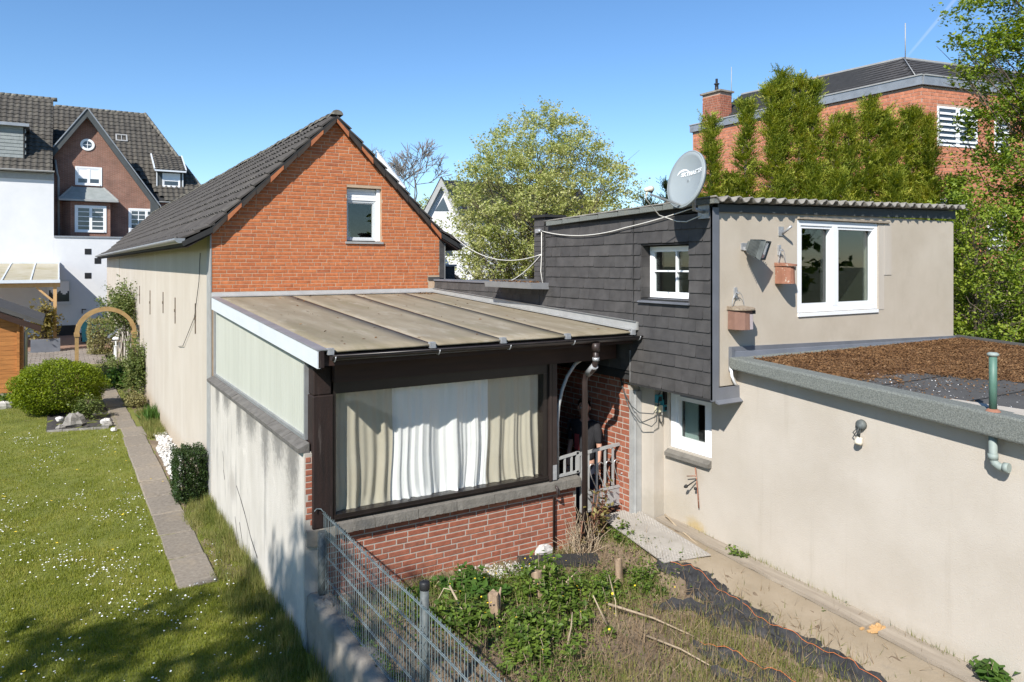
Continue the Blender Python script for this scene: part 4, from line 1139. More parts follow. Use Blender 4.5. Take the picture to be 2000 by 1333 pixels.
# zinc flashing where the annex roof meets the front
zf = MB(); zf.hexa([FA.p(4.31, 2.645, .002), FA.p(9.10, 2.605, .002), FA.p(9.10, 2.655, .002), FA.p(4.31, 2.775, .002), FA.p(4.31, 2.645, .02), FA.p(9.10, 2.605, .02), FA.p(9.10, 2.655, .02), FA.p(4.31, 2.775, .02)])
zf.hexa([FA.p(4.31, 2.645, .022), FA.p(9.10, 2.60, .022), FA.p(9.10, 2.63, .022), FA.p(4.31, 2.72, .022), FA.p(4.31, 2.640, .055), FA.p(9.10, 2.60, .055), FA.p(9.10, 2.625, .04), FA.p(4.31, 2.715, .035)])
zf.fbox(FA, 4.30, 4.345, 2.50, 2.772, .0, .05)
zf.build('wall_flashing', MT['flash_dark'], outb)
MB().prism([FA.p(4.055, 2.335, .03), FA.p(4.055, 2.17, .03), FA.p(4.055, 2.155, .085), FA.p(4.055, 2.165, .09), FA.p(4.055, 2.20, .04), FA.p(4.055, 2.335, .035)], (.39, 0, 0)).box(4.05, 4.44, -6.98, -6.5, 2.165, 2.18).build('drip_flashing', MT['flash_dark'], outb)
# small slate-clad chimney
chm = thing('slate_chimney', 'narrow slate clad chimney at the back end of the dark outbuilding', 'chimney', (4.17, -3.58, 3.3))
c_ = MB(); c_.box(4.01, 4.34, -3.78, -3.50, 3.34, 4.40); co = c_.build('shaft', MT['slate_base'], chm)
MB().box(3.975, 4.375, -3.81, -3.47, 4.402, 4.44).build('cap', MT['slate_base'], chm)
s2 = bpy.data.meshes.new('shingle'); s2.from_pydata([(x * .40, y * .5, z * .6) for x, y, z in sv], [], sfc); s2.materials.append(MT['slate'])
for (O, U, W, n) in (((4.008, -3.50, 0), (0, -1, 0), (-1, 0, 0), 3), ((4.01, -3.782, 0), (1, 0, 0), (0, -1, 0), 4)):
    f_ = Fr(O, U, W); m3 = Matrix((f_.U, f_.V, f_.W)).transposed()
    for r in range(13):
        for c in range(n):
            piece('shingle', s2, co, f_.p(c * .087, 3.38 + r * .074, .002), m3)
# brick porch wall below the slates
FP = Fr((4.12, 0, 0), (0, -1, 0), (-1, 0, 0))
pb = MB(); pb.box(4.12, 4.43, -5.54, -.02, -.3, 2.30); pbo = pb.build('porch_wall', MT['mortar_light'], outb)
bricks(pbo, FP, 3.25, 5.53, .12, 2.30, lambda a, b: [(3.26, 5.525)], MT['brick_red'], L=.19, H=.064, J=.0125, head=.12)
MB().box(4.105, 4.165, -5.575, -5.545, .42, 2.09).box(4.165, 4.18, -5.60, -5.545, .42, 2.08).box(4.18, 4.27, -5.59, -5.545, .42, 2.075).build('door_jamb', MT['gate'], outb)
# ------------------------------------------------------------------ low annex with flat roof
anx = thing('flat_roofed_annex', 'low beige rendered annex with flat felt roof covered in brown moss', 'annex', (6.7, -10, .2))
FX = Fr((4.44, 0, 0), (0, -1, 0), (-1, 0, 0))
aw = MB(); wall_holes(aw, FX, (5.82, 17), (-.2, 2.5), -.25, 0, [(5.905, 6.62, 1.40, 2.145)])
aw.box(4.275, 4.7, -5.82, -5.545, -.2, 2.28)
awo = aw.build('annex_wall', MT['stucco_annex'], anx)
aw_ = window(anx, FX, 5.915, 6.61, 1.405, 2.14, w=-.03, fw=.085, d=.07, room=.9, roommat='room_pale', label='white ground floor window under the slate overhang')
MB().fbox(FX, 6.02, 6.24, 1.50, 2.05, -.19, -.17).build('net_curtain', MT['curtain_white'], aw_)
MB().prism([FX.p(5.89, 1.30, .06), FX.p(5.89, 1.345, .06), FX.p(5.89, 1.40, -.03), FX.p(5.89, 1.30, -.03)], (0, -.73, 0)).build('sill', MT['stone'], aw_)
rzf = lambda y: 2.66 + (y + 7.05) * .0578
fz = lambda y: 2.528 + (y + 7.05) * .0815
fa = MB()
def slab(x0, x1, y0, y1, top, bot, mb):
    mb.hexa([(x0, y0, bot(y0)), (x1, y0, bot(y0)), (x1, y1, bot(y1)), (x0, y1, bot(y1)), (x0, y0, top(y0)), (x1, y0, top(y0)), (x1, y1, top(y1)), (x0, y1, top(y1))])
slab(4.28, 4.50, -17, -7.02, rzf, fz, fa); fao = fa.build('roof_kerb', MT['felt_green'], anx, bevel=.02)
r_ = MB(); slab(4.50, 9.08, -17, -7.02, lambda y: rzf(y) - .035, lambda y: rzf(y) - .2, r_); slab(9.08, 9.2, -17, -7.0, rzf, lambda y: rzf(y) - .25, r_)
rfo = r_.build('flat_roof', MT['felt'], anx)
for y in (-8.6, -9.35, -10.3):
    m_ = MB(); slab(4.49, 9.05, y - .5 * .0 - .012, y, lambda q: rzf(q) - .028, lambda q: rzf(q) - .034, m_); m_.build('felt_seam', MT['slate_base'], rfo)
up = MB(); x = 4.5
for k in range(6):
    b = x + .78
    up.prism([(x, -7.09, rzf(-7.09) - .03), (x, -7.004, rzf(-7.0) + .02 - .014 * k), (x, -7.004, rzf(-7.0) - .05)], (.772, 0, 0)); x = b
up.build('felt_upstand', MT['felt_green'], anx)
MB().box(9.1, 9.2, -17, -7.0, 0, 2.2).box(4.7, 9.1, -17, -16.9, 0, 2.0).build('rear_wall', MT['stucco_annex'], anx)
# moss and needles lying on the flat roof
K = 130000
px_ = RNG.uniform(4.5, 9.05, K); py_ = RNG.uniform(-11.0, -7.06, K)
nz = np.sin(px_ * 7 + 1) * np.sin(py_ * 6) * .12 + np.sin(px_ * 17) * np.sin(py_ * 19 + 2) * .08
s_ = (px_ - 5.36) * .75 + (py_ + 8.10) * .62 + nz
s2_ = np.where(px_ < 5.6, (py_ + 8.35 + (px_ - 4.7) * -.2) * .8 + nz * 1.5, -9)
sc_ = np.maximum(s_, s2_)
keep = (sc_ > RNG.uniform(-.10, .08, K)) | ((sc_ > -.8) & (RNG.random(K) < .045)) & (px_ < 6)
edge = np.clip((px_ - 4.5) / .12, 0, 1) * np.clip((-7.05 - py_) / .10, 0, 1)
keep &= RNG.random(K) < edge + .06
pos = np.stack([px_, py_, rzf(py_) - .032 + RNG.uniform(0, .016, K)], 1)[keep]
K2 = len(pos)
lq = np.array([(-.5, 0, 0), (0, -.3, .06), (.5, 0, 0), (0, .3, .1)]); lf1 = np.array([(0, 1, 2, 3)])
stuff_np('moss', lq, lf1, mats_np(pos, rand_rot(K2, .45), RNG.uniform(.010, .034, K2)), MT['moss'], rfo)
mb_ = grid_mesh('moss_bed', np.linspace(4.53, 9.04, 120), np.linspace(-10.6, -7.075, 110), lambda X, Y: rzf(Y) - .036 + np.clip(np.maximum((X - 5.36) * .75 + (Y + 8.10) * .62, np.where(X < 5.6, (Y + 8.35) * .8, -9)) * .08, -.02, .009), MT['moss'], .003, parent=rfo, kind='stuff')
mb_.location = -ORG[rfo.name]
petals = np.stack([RNG.uniform(4.5, 5.6, 260), RNG.uniform(-10.6, -8.2, 260)], 1)
pos = np.stack([petals[:, 0], petals[:, 1], rzf(petals[:, 1]) - .028], 1)
stuff_np('fallen_petals', lq, lf1, mats_np(pos, rand_rot(260, .3), RNG.uniform(.008, .020, 260)), MT['daisy'], rfo)
# white overflow pipe at the roof corner
MB().tube([(4.30, -7.03, 2.56), (4.30, -7.05, 2.45), (4.36, -7.04, 2.36), (4.43, -7.01, 2.33)], .016, 8).build('overflow_pipe', MT['pvc'], anx)
# vent pipe
vp = thing('vent_pipe', 'green vent pipe through the flat roof edge with capped top and bent foot', 'pipe', (4.36, -9.71, 2.0))
m_ = MB(); m_.tube([(4.36, -9.71, 2.50), (4.36, -9.71, 2.965)], .029, 14); m_.build('stack', MT['copper'], vp)
MB().lathe((4.36, -9.71, 2.95), [(.031, 0), (.043, .012), (.045, .022), (.03, .034), (.0, .036)], 14).build('cap', MT['pipe_grey'], vp)
MB().lathe((4.36, -9.71, rzf(-9.71) - .01), [(.06, 0), (.055, .012), (.036, .03)], 12).build('collar', MT['terracotta'], vp)
MB().tube([(4.36, -9.71, 2.31), (4.36, -9.71, 2.12), (4.36, -9.725, 2.085), (4.36, -9.76, 2.065), (4.36, -9.815, 2.07)], .032, 14).tube([(4.36, -9.71, 2.16), (4.36, -9.71, 2.115)], .038, 14).tube([(4.36, -9.79, 2.068), (4.36, -9.83, 2.07)], .04, 14).build('foot_bend', MT['pipe_grey'], vp)

# ------------------------------------------------------------------ things fixed to the walls
# floodlight
fl = thing('floodlight', 'grey ribbed floodlight on a bracket beside the nest boxes', 'floodlight', (4.57, -7.0, 3.9))
MB().fbox(FA, 4.50, 4.64, 3.865, 3.945, .0, .012).fbox(FA, 4.535, 4.545, 3.86, 3.90, .012, .16).fbox(FA, 4.61, 4.62, 3.86, 3.90, .012, .16).build('bracket', MT['galv'], fl)
cen = Vector((4.57, -7.17, 3.885)); ax = Vector((.36, -.84, -.30)).normalized(); sx_ = ax.cross(Vector((0, 0, 1))).normalized(); sy_ = sx_.cross(ax)
def fr_ring(t, w, h): c = cen + ax * t; return [c + sx_ * w * a + sy_ * h * b for a, b in ((-1, -1), (1, -1), (1, 1), (-1, 1))]
h_ = MB(); q = []
for t, w, h in ((-.11, .04, .042), (-.08, .052, .06), (.05, .088, .098), (.09, .098, .108)): q += fr_ring(t, w, h)
h_.add(q, [(0, 1, 2, 3)] + [(i * 4 + k, (i + 1) * 4 + k, (i + 1) * 4 + (k + 1) % 4, i * 4 + (k + 1) % 4) for i in range(3) for k in range(4)] + [(15, 14, 13, 12)])
for k in range(9):
    t = -.08 + k * .014; w = .054 + (t + .09) * .28
    a = fr_ring(t, w + .012, w + .02); b = fr_ring(t + .005, w + .012, w + .02); h_.add(a + b, [(0, 1, 2, 3), (7, 6, 5, 4)] + [(i, (i + 1) % 4, 4 + (i + 1) % 4, 4 + i) for i in range(4)])
h_.build('housing', MT['post'], fl)
ln = MB(); a = fr_ring(.0905, .08, .09); b = fr_ring(.095, .078, .088); ln.add(a + b, [(7, 6, 5, 4)] + [(i, 4 + i, 4 + (i + 1) % 4, (i + 1) % 4) for i in range(4)]); ln.build('lens', MT['lens'], fl)
rm = MB(); a = fr_ring(.09, .101, .111); b = fr_ring(.105, .101, .111); c = fr_ring(.105, .08, .09); d = fr_ring(.092, .08, .09)
rm.add(a + b + c + d, [(i + 4 * j, (i + 1) % 4 + 4 * j, (i + 1) % 4 + 4 * (j + 1), i + 4 * (j + 1)) for j in range(3) for i in range(4)]); rm.build('rim', MT['post'], fl)
# rod holder
rh = thing('pole_holder', 'short grey tube bracket above the floodlight by the window', 'bracket', (5.19, -7.0, 4.09))
MB().fbox(FA, 5.15, 5.235, 4.04, 4.15, 0, .012).build('plate', MT['galv'], rh)
MB().tube([(5.21, -7.012, 4.065), (5.21, -7.14, 4.15)], .016, 10).build('tube', MT['galv'], rh)
# nest boxes: half-round front with lid, hanging from a wire
def nestbox(x, z, lab, m, lidm, w, h, paper=False, lift=0.0):
    t = thing('nest_box', lab, 'nest box', (x, -7.02, z), 'nest boxes hanging on the beige wall')
    cs = [(-w, 0), (-w, .10), (-w * .86, .155), (-w * .5, .19), (0, .20), (w * .5, .19), (w * .86, .155), (w, .10), (w, 0)]
    n = len(cs); vs = [FA.p(x + u, z, d + .012) for u, d in cs] + [FA.p(x + u * .97, z + h, d * .97 + .012) for u, d in cs]
    b = MB().add(vs, [tuple(range(n)), tuple(reversed(range(n, 2 * n)))] + [(i, n + i, n + (i + 1) % n, (i + 1) % n) for i in range(n)])
    bo = b.build('body', MT[m], t)
    cl = [(-w * 1.06, 0)] + [(u * 1.14, d * 1.16) for u, d in cs[1:-1]] + [(w * 1.06, 0)]
    n2 = len(cl); vs = [FA.p(x + u, z + h + .002, d + .006) for u, d in cl] + [FA.p(x + u, z + h + .042 - .02 * d / .2, d + .006) for u, d in cl]
    MB().add(vs, [tuple(range(n2)), tuple(reversed(range(n2, 2 * n2)))] + [(i, n2 + i, n2 + (i + 1) % n2, (i + 1) % n2) for i in range(n2)]).build('lid', MT[lidm], t)
    if not paper:
        c0 = FA.p(x + w * .62, z + h * .88, .195); MB().lathe(c0, [(.0, 0), (.026, .001), (.026, .004), (0, .005)], 12, axis=(.45, -.9, 0)).build('entrance_hole', MT['black'], bo)
    else:
        pp_ = []
        for u, d in cs[4:8]: pp_ += [FA.p(x + u * 1.01, z + .004, d * 1.012 + .014), FA.p(x + u * .985, z + h * .80, d * .985 + .016)]
        MB().add(pp_, [(2 * i, 2 * i + 2, 2 * i + 3, 2 * i + 1) for i in range(3)]).build('paper_label', MT['paper'], bo)
        MB().fbox(FA, x - w * .1, x + w * 1.02, z + h * .80, z + h - .002, .10, .188).build('opening', MT['black'], bo)
    pts = [FA.p(x + w * .8 * math.cos(a), z + h + .03 + .17 * math.sin(a), .05) for a in np.linspace(math.pi, 0, 14)]
    MB().tube(pts, .004, 5).build('wire_loop', MT['galv'], t)
    MB().fbox(FA, x - .02, x + .02, z + h + .13, z + h + .25, .0, .022).tube([FA.p(x, z + h + .20, .02), FA.p(x, z + h + .18, .06)], .008, 6).build('hook', MT['galv'], t)
    return t
nestbox(4.40, 2.975, 'brown nest box with a pale paper stuck on its front, lower of the two', 'nest_brown', 'nest_lid', .125, .215, True)
nestbox(5.155, 3.475, 'terracotta nest box with a round hole close to the window', 'terracotta', 'terracotta', .078, .205)
# lamp holder dangling from a junction box
lh = thing('wall_lamp_holder', 'bare lamp socket dangling from a round junction box on the annex wall', 'lamp holder', (4.44, -8.53, 2.1))
MB().lathe((4.436, -8.52, 2.165), [(.0, -.002), (.052, 0), (.05, .03), (.03, .045), (.0, .05)], 14, axis=(-1, 0, 0)).build('junction_box', MT['post'], lh)
MB().tube([(4.40, -8.53, 2.14), (4.37, -8.54, 2.10), (4.38, -8.53, 2.05)], .006, 5).tube([(4.41, -8.49, 2.13), (4.37, -8.47, 2.09), (4.385, -8.50, 2.045)], .006, 5).tube([(4.41, -8.51, 2.15), (4.38, -8.51, 2.11), (4.385, -8.52, 2.05)], .010, 6).build('wires', MT['cable_black'], lh)
MB().lathe((4.40, -8.52, 2.05), [(.028, 0), (.03, .02), (.038, .035), (.038, .06), (.026, .075), (.022, .07)], 14, axis=(-.25, .1, -.95)).build('socket', MT['ivory'], lh)
# meter boxes and outlets at the porch corner
ot = thing('outdoor_sockets', 'teal and cream outdoor sockets with cables on the rendered porch corner', 'sockets', (4.36, -5.83, 1.95))
FO = Fr((0, -5.82, 0), (1, 0, 0), (0, -1, 0))
MB().fbox(FO, 4.345, 4.425, 2.13, 2.24, .0, .05).build('conduit_box', MT['ivory'], ot)
MB().fbox(FO, 4.285, 4.365, 1.96, 2.06, .0, .055).fbox(FO, 4.39, 4.455, 1.84, 1.92, .0, .05).fbox(FO, 4.375, 4.40, 1.92, 1.99, .0, .045).build('teal_socket', MT['teal'], ot)
MB().fbox(FO, 4.302, 4.348, 1.98, 2.04, .056, .062).fbox(FO, 4.40, 4.448, 1.93, 2.10, .0, .06).fbox(FO, 4.40, 4.445, 1.855, 1.90, .051, .056).build('socket_cover', MT['black'], ot)
MB().fbox(FO, 4.285, 4.36, 1.84, 1.925, .0, .045).build('cream_box', MT['cream'], ot)
MB().tube([FO.p(4.382, 2.13, .02), FO.p(4.385, 1.86, .03), FO.p(4.38, 1.80, .03)], .010, 6).build('white_lead', MT['cable'], ot)
MB().tube([FO.p(4.385, 1.86, .03), FO.p(4.395, 1.73, .03), FO.p(4.37, 1.69, .03), FO.p(4.335, 1.74, .03), FO.p(4.325, 1.79, .03)], .008, 6).build('lead_loop', MT['cable_black'], ot)
def catenary(a, b, sag, n=22):
    a, b = Vector(a), Vector(b)
    return [a + (b - a) * t - Vector((0, 0, 1)) * sag * 4 * t * (1 - t) for t in np.linspace(0, 1, n)]
c1 = MB(); c1.tube([(4.10, -5.36, 2.27), (4.09, -5.42, 2.12), (4.08, -5.52, 2.0), (4.08, -5.62, 1.90), (4.12, -5.72, 1.83), (4.22, -5.86, 1.83), (4.28, -5.89, 1.92), (4.30, -5.87, 2.02)], .007, 6)
c1.tube([(4.10, -5.38, 2.22), (4.08, -5.50, 1.98), (4.07, -5.62, 1.83), (4.10, -5.74, 1.72), (4.18, -5.88, 1.68), (4.24, -5.90, 1.74), (4.28, -5.88, 1.94)], .007, 6); c1.tube([(4.30, -5.87, 2.05), (4.36, -5.86, 2.12), (4.37, -5.83, 2.24)], .007, 6)
props(c1.build('extension_cable', MT['cable_black'], None, at=(4.2, -5.5, 2.0)), 'two dark cables sagging from the porch to the teal sockets', 'cable')
# rusty hanger below the window
hg = thing('wall_hanger', 'rusty rod with a small tap hanging under the ground floor window', 'hanger', (4.41, -6.45, 1.0))
MB().tube([(4.40, -6.40, 1.26), (4.41, -6.43, .95), (4.415, -6.44, .78)], .008, 6).tube([(4.38, -6.28, 1.13), (4.39, -6.42, 1.165)], .006, 6).build('rod', MT['terracotta'], hg)
MB().tube([(4.40, -6.42, 1.12), (4.34, -6.33, 1.03)], .008, 6).lathe((4.33, -6.31, 1.02), [(.0, -.03), (.02, -.02), (.022, .0), (.012, .02), (0, .025)], 8, axis=(-.5, .6, -.5)).lathe((4.38, -6.42, 1.015), [(.0, -.02), (.018, -.012), (.018, .012), (0, .02)], 8).build('tap', MT['black'], hg)
# satellite dish
ds = thing('satellite_dish', 'light grey satellite dish on a wall arm at the slate corner', 'satellite dish', (3.66, -6.97, 4.3))
dn = Vector((-.96, .03, .24)).normalized()                 # facing direction
dr = Vector((0, 0, 1)).cross(dn).normalized(); du = dn.cross(dr)
dc = Vector((3.665, -6.965, 4.625)); RW, RH = .262, .312
vs = []; fs = []; nr, na = 8, 40
for i in range(nr + 1):
    t = i / nr
    for k in range(na):
        a = 2 * math.pi * k / na
        vs.append(dc + dr * RW * t * math.cos(a) + du * RH * t * math.sin(a) + dn * (.055 * t * t - .055))
for i in range(nr):
    for k in range(na): fs.append((i * na + k, i * na + (k + 1) % na, (i + 1) * na + (k + 1) % na, (i + 1) * na + k))
d_ = MB().add(vs, fs, True); b = len(d_.v)
d_.add([dc + dr * RW * 1.0 * math.cos(2 * math.pi * k / na) + du * RH * math.sin(2 * math.pi * k / na) for k in range(na)] + [dc + dr * RW * 1.035 * math.cos(2 * math.pi * k / na) + du * RH * 1.03 * math.sin(2 * math.pi * k / na) - dn * .004 for k in range(na)] + [dc + dr * RW * 1.03 * math.cos(2 * math.pi * k / na) + du * RH * 1.025 * math.sin(2 * math.pi * k / na) - dn * .03 for k in range(na)],
       [(j * na + k, j * na + (k + 1) % na, (j + 1) * na + (k + 1) % na, (j + 1) * na + k) for j in (0, 1) for k in range(na)], True)
do = d_.build('reflector', MT['dish'], ds)
so = do.modifiers.new('thickness', 'SOLIDIFY'); so.thickness = .006; so.offset = -1
# lettering and swoosh on the reflector
def on_dish(a, b, k=.012): return dc + dr * a + du * b + dn * (.055 * ((a / RW) ** 2 + (b / RH) ** 2) - .055 + k)
tx = bpy.data.curves.new('lettering', 'FONT'); tx.body = 'SKYMASTER'; tx.size = .070; tx.align_x = 'LEFT'; tx.offset = .0022; tx.shear = .18
to = bpy.data.objects.new('lettering_outline', tx); COL.objects.link(to)
bpy.context.view_layer.update()
tme = bpy.data.meshes.new_from_object(to.evaluated_get(bpy.context.evaluated_depsgraph_get()))
bpy.data.objects.remove(to); tme.name = 'lettering'
kx = .34 / max(v.co.x for v in tme.vertices)
for v in tme.vertices: v.co = on_dish(-.115 + v.co.x * kx, .045 + v.co.y * .9 + v.co.x * .06) - ORG[ds.name]
tme.materials.clear(); tme.materials.append(MT['lettering'])
link_mesh('lettering', tme, ds)
sw_ = MB(); q = []
for a in np.linspace(math.pi * 1.02, math.pi * .12, 18):
    w_ = .018 * math.sin((math.pi * 1.02 - a) / (math.pi * .9) * math.pi) + .002
    for rr in (.062, .062 - w_): q.append(on_dish(-.075 + rr * math.cos(a) * 1.35, .06 + rr * math.sin(a) * 1.1))
sw_.add(q, [(2 * i, 2 * i + 1, 2 * i + 3, 2 * i + 2) for i in range(17)]); sw_.build('swoosh', MT['lettering'], ds)
low = dc - du * RH * .93
lnb = dc + dn * .33 - du * .13
lnb = Vector((3.40, -6.80, 4.455)); 
lnb = dc - du * RH * .92 + dn * .43 + Vector((0, 0, .02))
arm = MB(); arm.beam(low - dn * .02, lnb - du * .035, .018, .018); arm.build('feed_arm', MT['alu'], ds)
MB().lathe(lnb + dn * .05, [(.0, -.03), (.022, -.025), (.022, .02), (.030, .03), (.030, .075), (.0, .08)], 14, axis=(-dn * .9 + du * .42)).lathe(lnb + dn * .045 + dr * .0 , [(.012, -.06), (.012, -.02)], 8, axis=du).build('receiver_head', MT['ivory'], ds)
MB().lathe(lnb - dn * .0, [(.0, -.02), (.02, -.018), (.02, .02), (0, .022)], 12, axis=dn).build('clamp', MT['black'], ds)
pole = Vector((3.73, -7.03, 4.28))
MB().tube([pole, pole + Vector((0, 0, .30))], .021, 12).tube([pole + Vector((0, 0, .02)), Vector((4.005, -6.90, 4.285))], .021, 12).build('wall_arm', MT['galv'], ds)
MB().box(3.985, 4.0, -7.0, -6.84, 4.21, 4.37).build('wall_plate', MT['galv'], ds)
MB().beam(dc - dn * .09 - du * .10, pole + Vector((0, 0, .22)), .06, .09).build('back_bracket', MT['galv'], ds)
# cables
def cable(pts, lab, name='cable', m='cable', r=.0062, grp=None):
    o = MB().tube(pts, r, 6).build(name, MT[m], None, at=pts[0]); props(o, lab, 'cable', grp); return o
P1 = (3.99, -3.70, 4.20)
cb_ = catenary(P1, (3.985, -5.6, 4.165), .085, 16)[:-1] + catenary((3.985, -5.6, 4.165), (3.99, -6.75, 4.335), .012, 10)
cable(cb_, 'white cable strung along the top of the slate wall to the dish')
cable([lnb + dn * .05 - du * .04, lnb + dn * .04 - du * .10, Vector((3.70, -6.52, 4.26)), Vector((3.88, -6.62, 4.19)), Vector((3.95, -6.70, 4.185)), Vector((3.96, -6.80, 4.215)), Vector((3.99, -6.90, 4.25))], 'short white cable drooping below the dish receiver', r=.006)
cable(catenary((4.34, -.14, 4.27), (3.98, -3.72, 3.85), .25), 'white cable sagging from the gable eave to the chimney corner')
cable(catenary((3.98, -3.72, 3.85), (4.02, -2.75, 3.43), .05), 'white cable running down from the chimney corner to the parapet')
cable([(3.985, -3.72, 4.18), (3.98, -3.73, 3.85), (3.985, -3.70, 3.60), (3.99, -3.74, 3.42)], 'white cable hanging straight down the corner of the small chimney')
io = MB().box(3.96, 4.0, -3.70, -3.58, 4.17, 4.23).lathe((3.965, -3.69, 4.2), [(.0, -.03), (.02, -.02), (.03, .02), (0, .03)], 10, axis=(-.3, -1, 0)).build('insulator', MT['galv'], None, at=(3.99, -3.64, 4.2)); props(io, 'small grey insulator bracket on the chimney corner', 'insulator')
cable([(-.02, .9, 3.9), (-.025, 1.0, 3.4), (-.025, 1.5, 2.75), (-.03, 2.9, 2.1), (-.02, 3.6, 2.02)], 'thin dark wire hanging loose on the long beige house wall', m='cable_black', r=.006)
# debris on the conservatory roof
K = 260
q = np.concatenate([np.stack([RNG.normal(3.75, .14, 130), RNG.normal(-.22, .10, 130)], 1), np.stack([RNG.normal(2.4, .35, 60), RNG.normal(-.12, .05, 60)], 1), np.stack([RNG.uniform(.3, 3.9, 70), RNG.uniform(-5.6, -.2, 70)], 1)])
q[:, 1] = np.minimum(q[:, 1], -.05)
stuff_np('leaf_litter', lq, lf1, mats_np(np.stack([q[:, 0], q[:, 1], rz(q[:, 1]) + .004], 1), rand_rot(K, .4), RNG.uniform(.02, .06, K)), MT['moss'], cons)
q = np.stack([RNG.uniform(3.74, 4.0, 300), RNG.uniform(-3.8, -2.52, 300), RNG.uniform(3.425, 3.45, 300)], 1)
stuff_np('leaf_litter', lq, lf1, mats_np(q, rand_rot(300, .5), RNG.uniform(.02, .05, 300)), MT['moss'], outb)
# slate-clad roof box behind the parapet
vb = thing('roof_vent_box', 'small slate clad vent box on the flat roof beside the gable', 'vent box', (4.75, 1.3, 3.3))
MB().box(4.5, 4.98, 1.0, 1.5, 3.33, 3.66).build('box', MT['slate'], vb); MB().box(4.47, 5.01, .97, 1.53, 3.66, 3.70).lathe((4.75, 1.25, 3.70), [(.05, 0), (.05, .05), (0, .06)], 10).build('lid', MT['zinc'], vb)
# ------------------------------------------------------------------ neighbouring buildings
def brick_tex_mat(name, c1, c2, mortar, bw=.25, rh=.0625, ms=.012, axis='xz', rough=.9):
    m, nt, b = new_mat(name)
    g = nd(nt, 'ShaderNodeNewGeometry'); s = nd(nt, 'ShaderNodeSeparateXYZ'); c = nd(nt, 'ShaderNodeCombineXYZ')
    nt.links.new(g.outputs['Position'], s.inputs[0])
    nt.links.new(s.outputs[0 if axis[0] == 'x' else 1], c.inputs[0]); nt.links.new(s.outputs[2], c.inputs[1])
    t = nd(nt, 'ShaderNodeTexBrick'); t.inputs['Scale'].default_value = 1; t.inputs['Brick Width'].default_value = bw; t.inputs['Row Height'].default_value = rh
    t.inputs['Mortar Size'].default_value = ms * .5; t.inputs['Color1'].default_value = (*c1, 1); t.inputs['Color2'].default_value = (*c2, 1); t.inputs['Mortar'].default_value = (*mortar, 1)
    nt.links.new(c.outputs[0], t.inputs['Vector'])
    n = noise(nt, 1.5, 4); rp = ramp(nt, [(.3, (.8, .8, .8)), (.7, (1.15, 1.15, 1.15))]); nt.links.new(n, rp.inputs[0])
    nt.links.new(mixc(nt, t.outputs['Color'], rp.outputs[0], 1.0, 'MULTIPLY'), b.inputs['Base Color']); b.inputs['Roughness'].default_value = rough
    bp = nd(nt, 'ShaderNodeBump'); bp.inputs['Strength'].default_value = .4; bp.inputs['Distance'].default_value = .01
    nt.links.new(t.outputs['Fac'], bp.inputs['Height']); bp.invert = True; nt.links.new(bp.outputs[0], b.inputs['Normal'])
    return m
MT['brick_brown'] = brick_tex_mat('brick_brown', (.20, .085, .055), (.27, .12, .08), (.30, .25, .21))
MT['brick_garden'] = brick_tex_mat('brick_garden', (.30, .12, .07), (.24, .10, .06), (.36, .31, .26))

def far_window(parent, fr, u0, u1, v0, v1, surround=.1, mull=1, bars=0, w=.035, frame='pvc', name='window', blind=0.0, vbars=False):
    mb = MB()
    if surround:
        mb.fbox(fr, u0 - surround, u0, v0 - surround, v1 + surround, -.02, w); mb.fbox(fr, u1, u1 + surround, v0 - surround, v1 + surround, -.02, w)
        mb.fbox(fr, u0, u1, v1, v1 + surround, -.02, w); mb.fbox(fr, u0, u1, v0 - surround, v0, -.02, w + .03)
    k = .06
    mb.fbox(fr, u0, u0 + k, v0, v1, -.02, .022); mb.fbox(fr, u1 - k, u1, v0, v1, -.02, .022); mb.fbox(fr, u0 + k, u1 - k, v0, v0 + k, -.02, .022); mb.fbox(fr, u0 + k, u1 - k, v1 - k, v1, -.02, .022)
    for i in range(1, mull + 1):
        x = u0 + (u1 - u0) * i / (mull + 1); mb.fbox(fr, x - .07, x + .07, v0 + k, v1 - k, -.02, .026)
    for i in range(1, bars + 1):
        z = v0 + (v1 - v0) * i / (bars + 1); mb.fbox(fr, u0 + k, u1 - k, z - .02, z + .02, -.02, .016)
    if vbars:
        for i in range(mull + 1):
            x = u0 + (u1 - u0) * (i + .5) / (mull + 1); mb.fbox(fr, x - .02, x + .02, v0 + k, v1 - k, -.02, .014)
    o = mb.build(name, MT[frame], parent)
    MB().fbox(fr, u0 + .01, u1 - .01, v0 + .01, v1 - .01, -.02, .006).build('pane', MT['glass_far'], o)
    if blind: MB().fbox(fr, u0 + k, u1 - k, v1 - k - (v1 - v0) * blind, v1 - k, -.02, .010).build('blind', MT['pvc'], o)
    return o

# white house with tall roof
wh = thing('white_house', 'tall white rendered house at the far left with brown tiled roof and slate dormer', 'house', (-6, 36, -.2))
FWH = Fr((0, 34, 0), (1, 0, 0), (0, -1, 0))
w_ = MB(); wall_holes(w_, FWH, (-15, -2.336), (-.4, 8.62), -.3, 0, [(-2.66, -2.336 - .0001, 1.6, 2.84)] and [])
w_.box(-2.66, -2.336, 34.3, 42, -.4, 8.6); w_.build('wall', MT['white_render'], wh)
e_ = MB(); e_.fbox(FWH, -2.334, 6, -.4, 5.17, -.3, -.002); e_.build('low_wall', MT['white_render'], wh)
MB().fbox(FWH, -2.33, 6, 5.17, 5.26, -.35, .05).build('coping', MT['zinc'], wh)
MB().fbox(FWH, -2.3, 6, 5.0, 5.1, -2.0, -.31).build('low_roof', MT['felt'], wh)
rs = MB(); rs.prism([(-15, 33.72, 8.62), (-15, 38.2, 13.40), (-15, 42.5, 8.6)], (12.62, 0, 0)); whr = rs.build('roof', MT['slate_base'], wh)
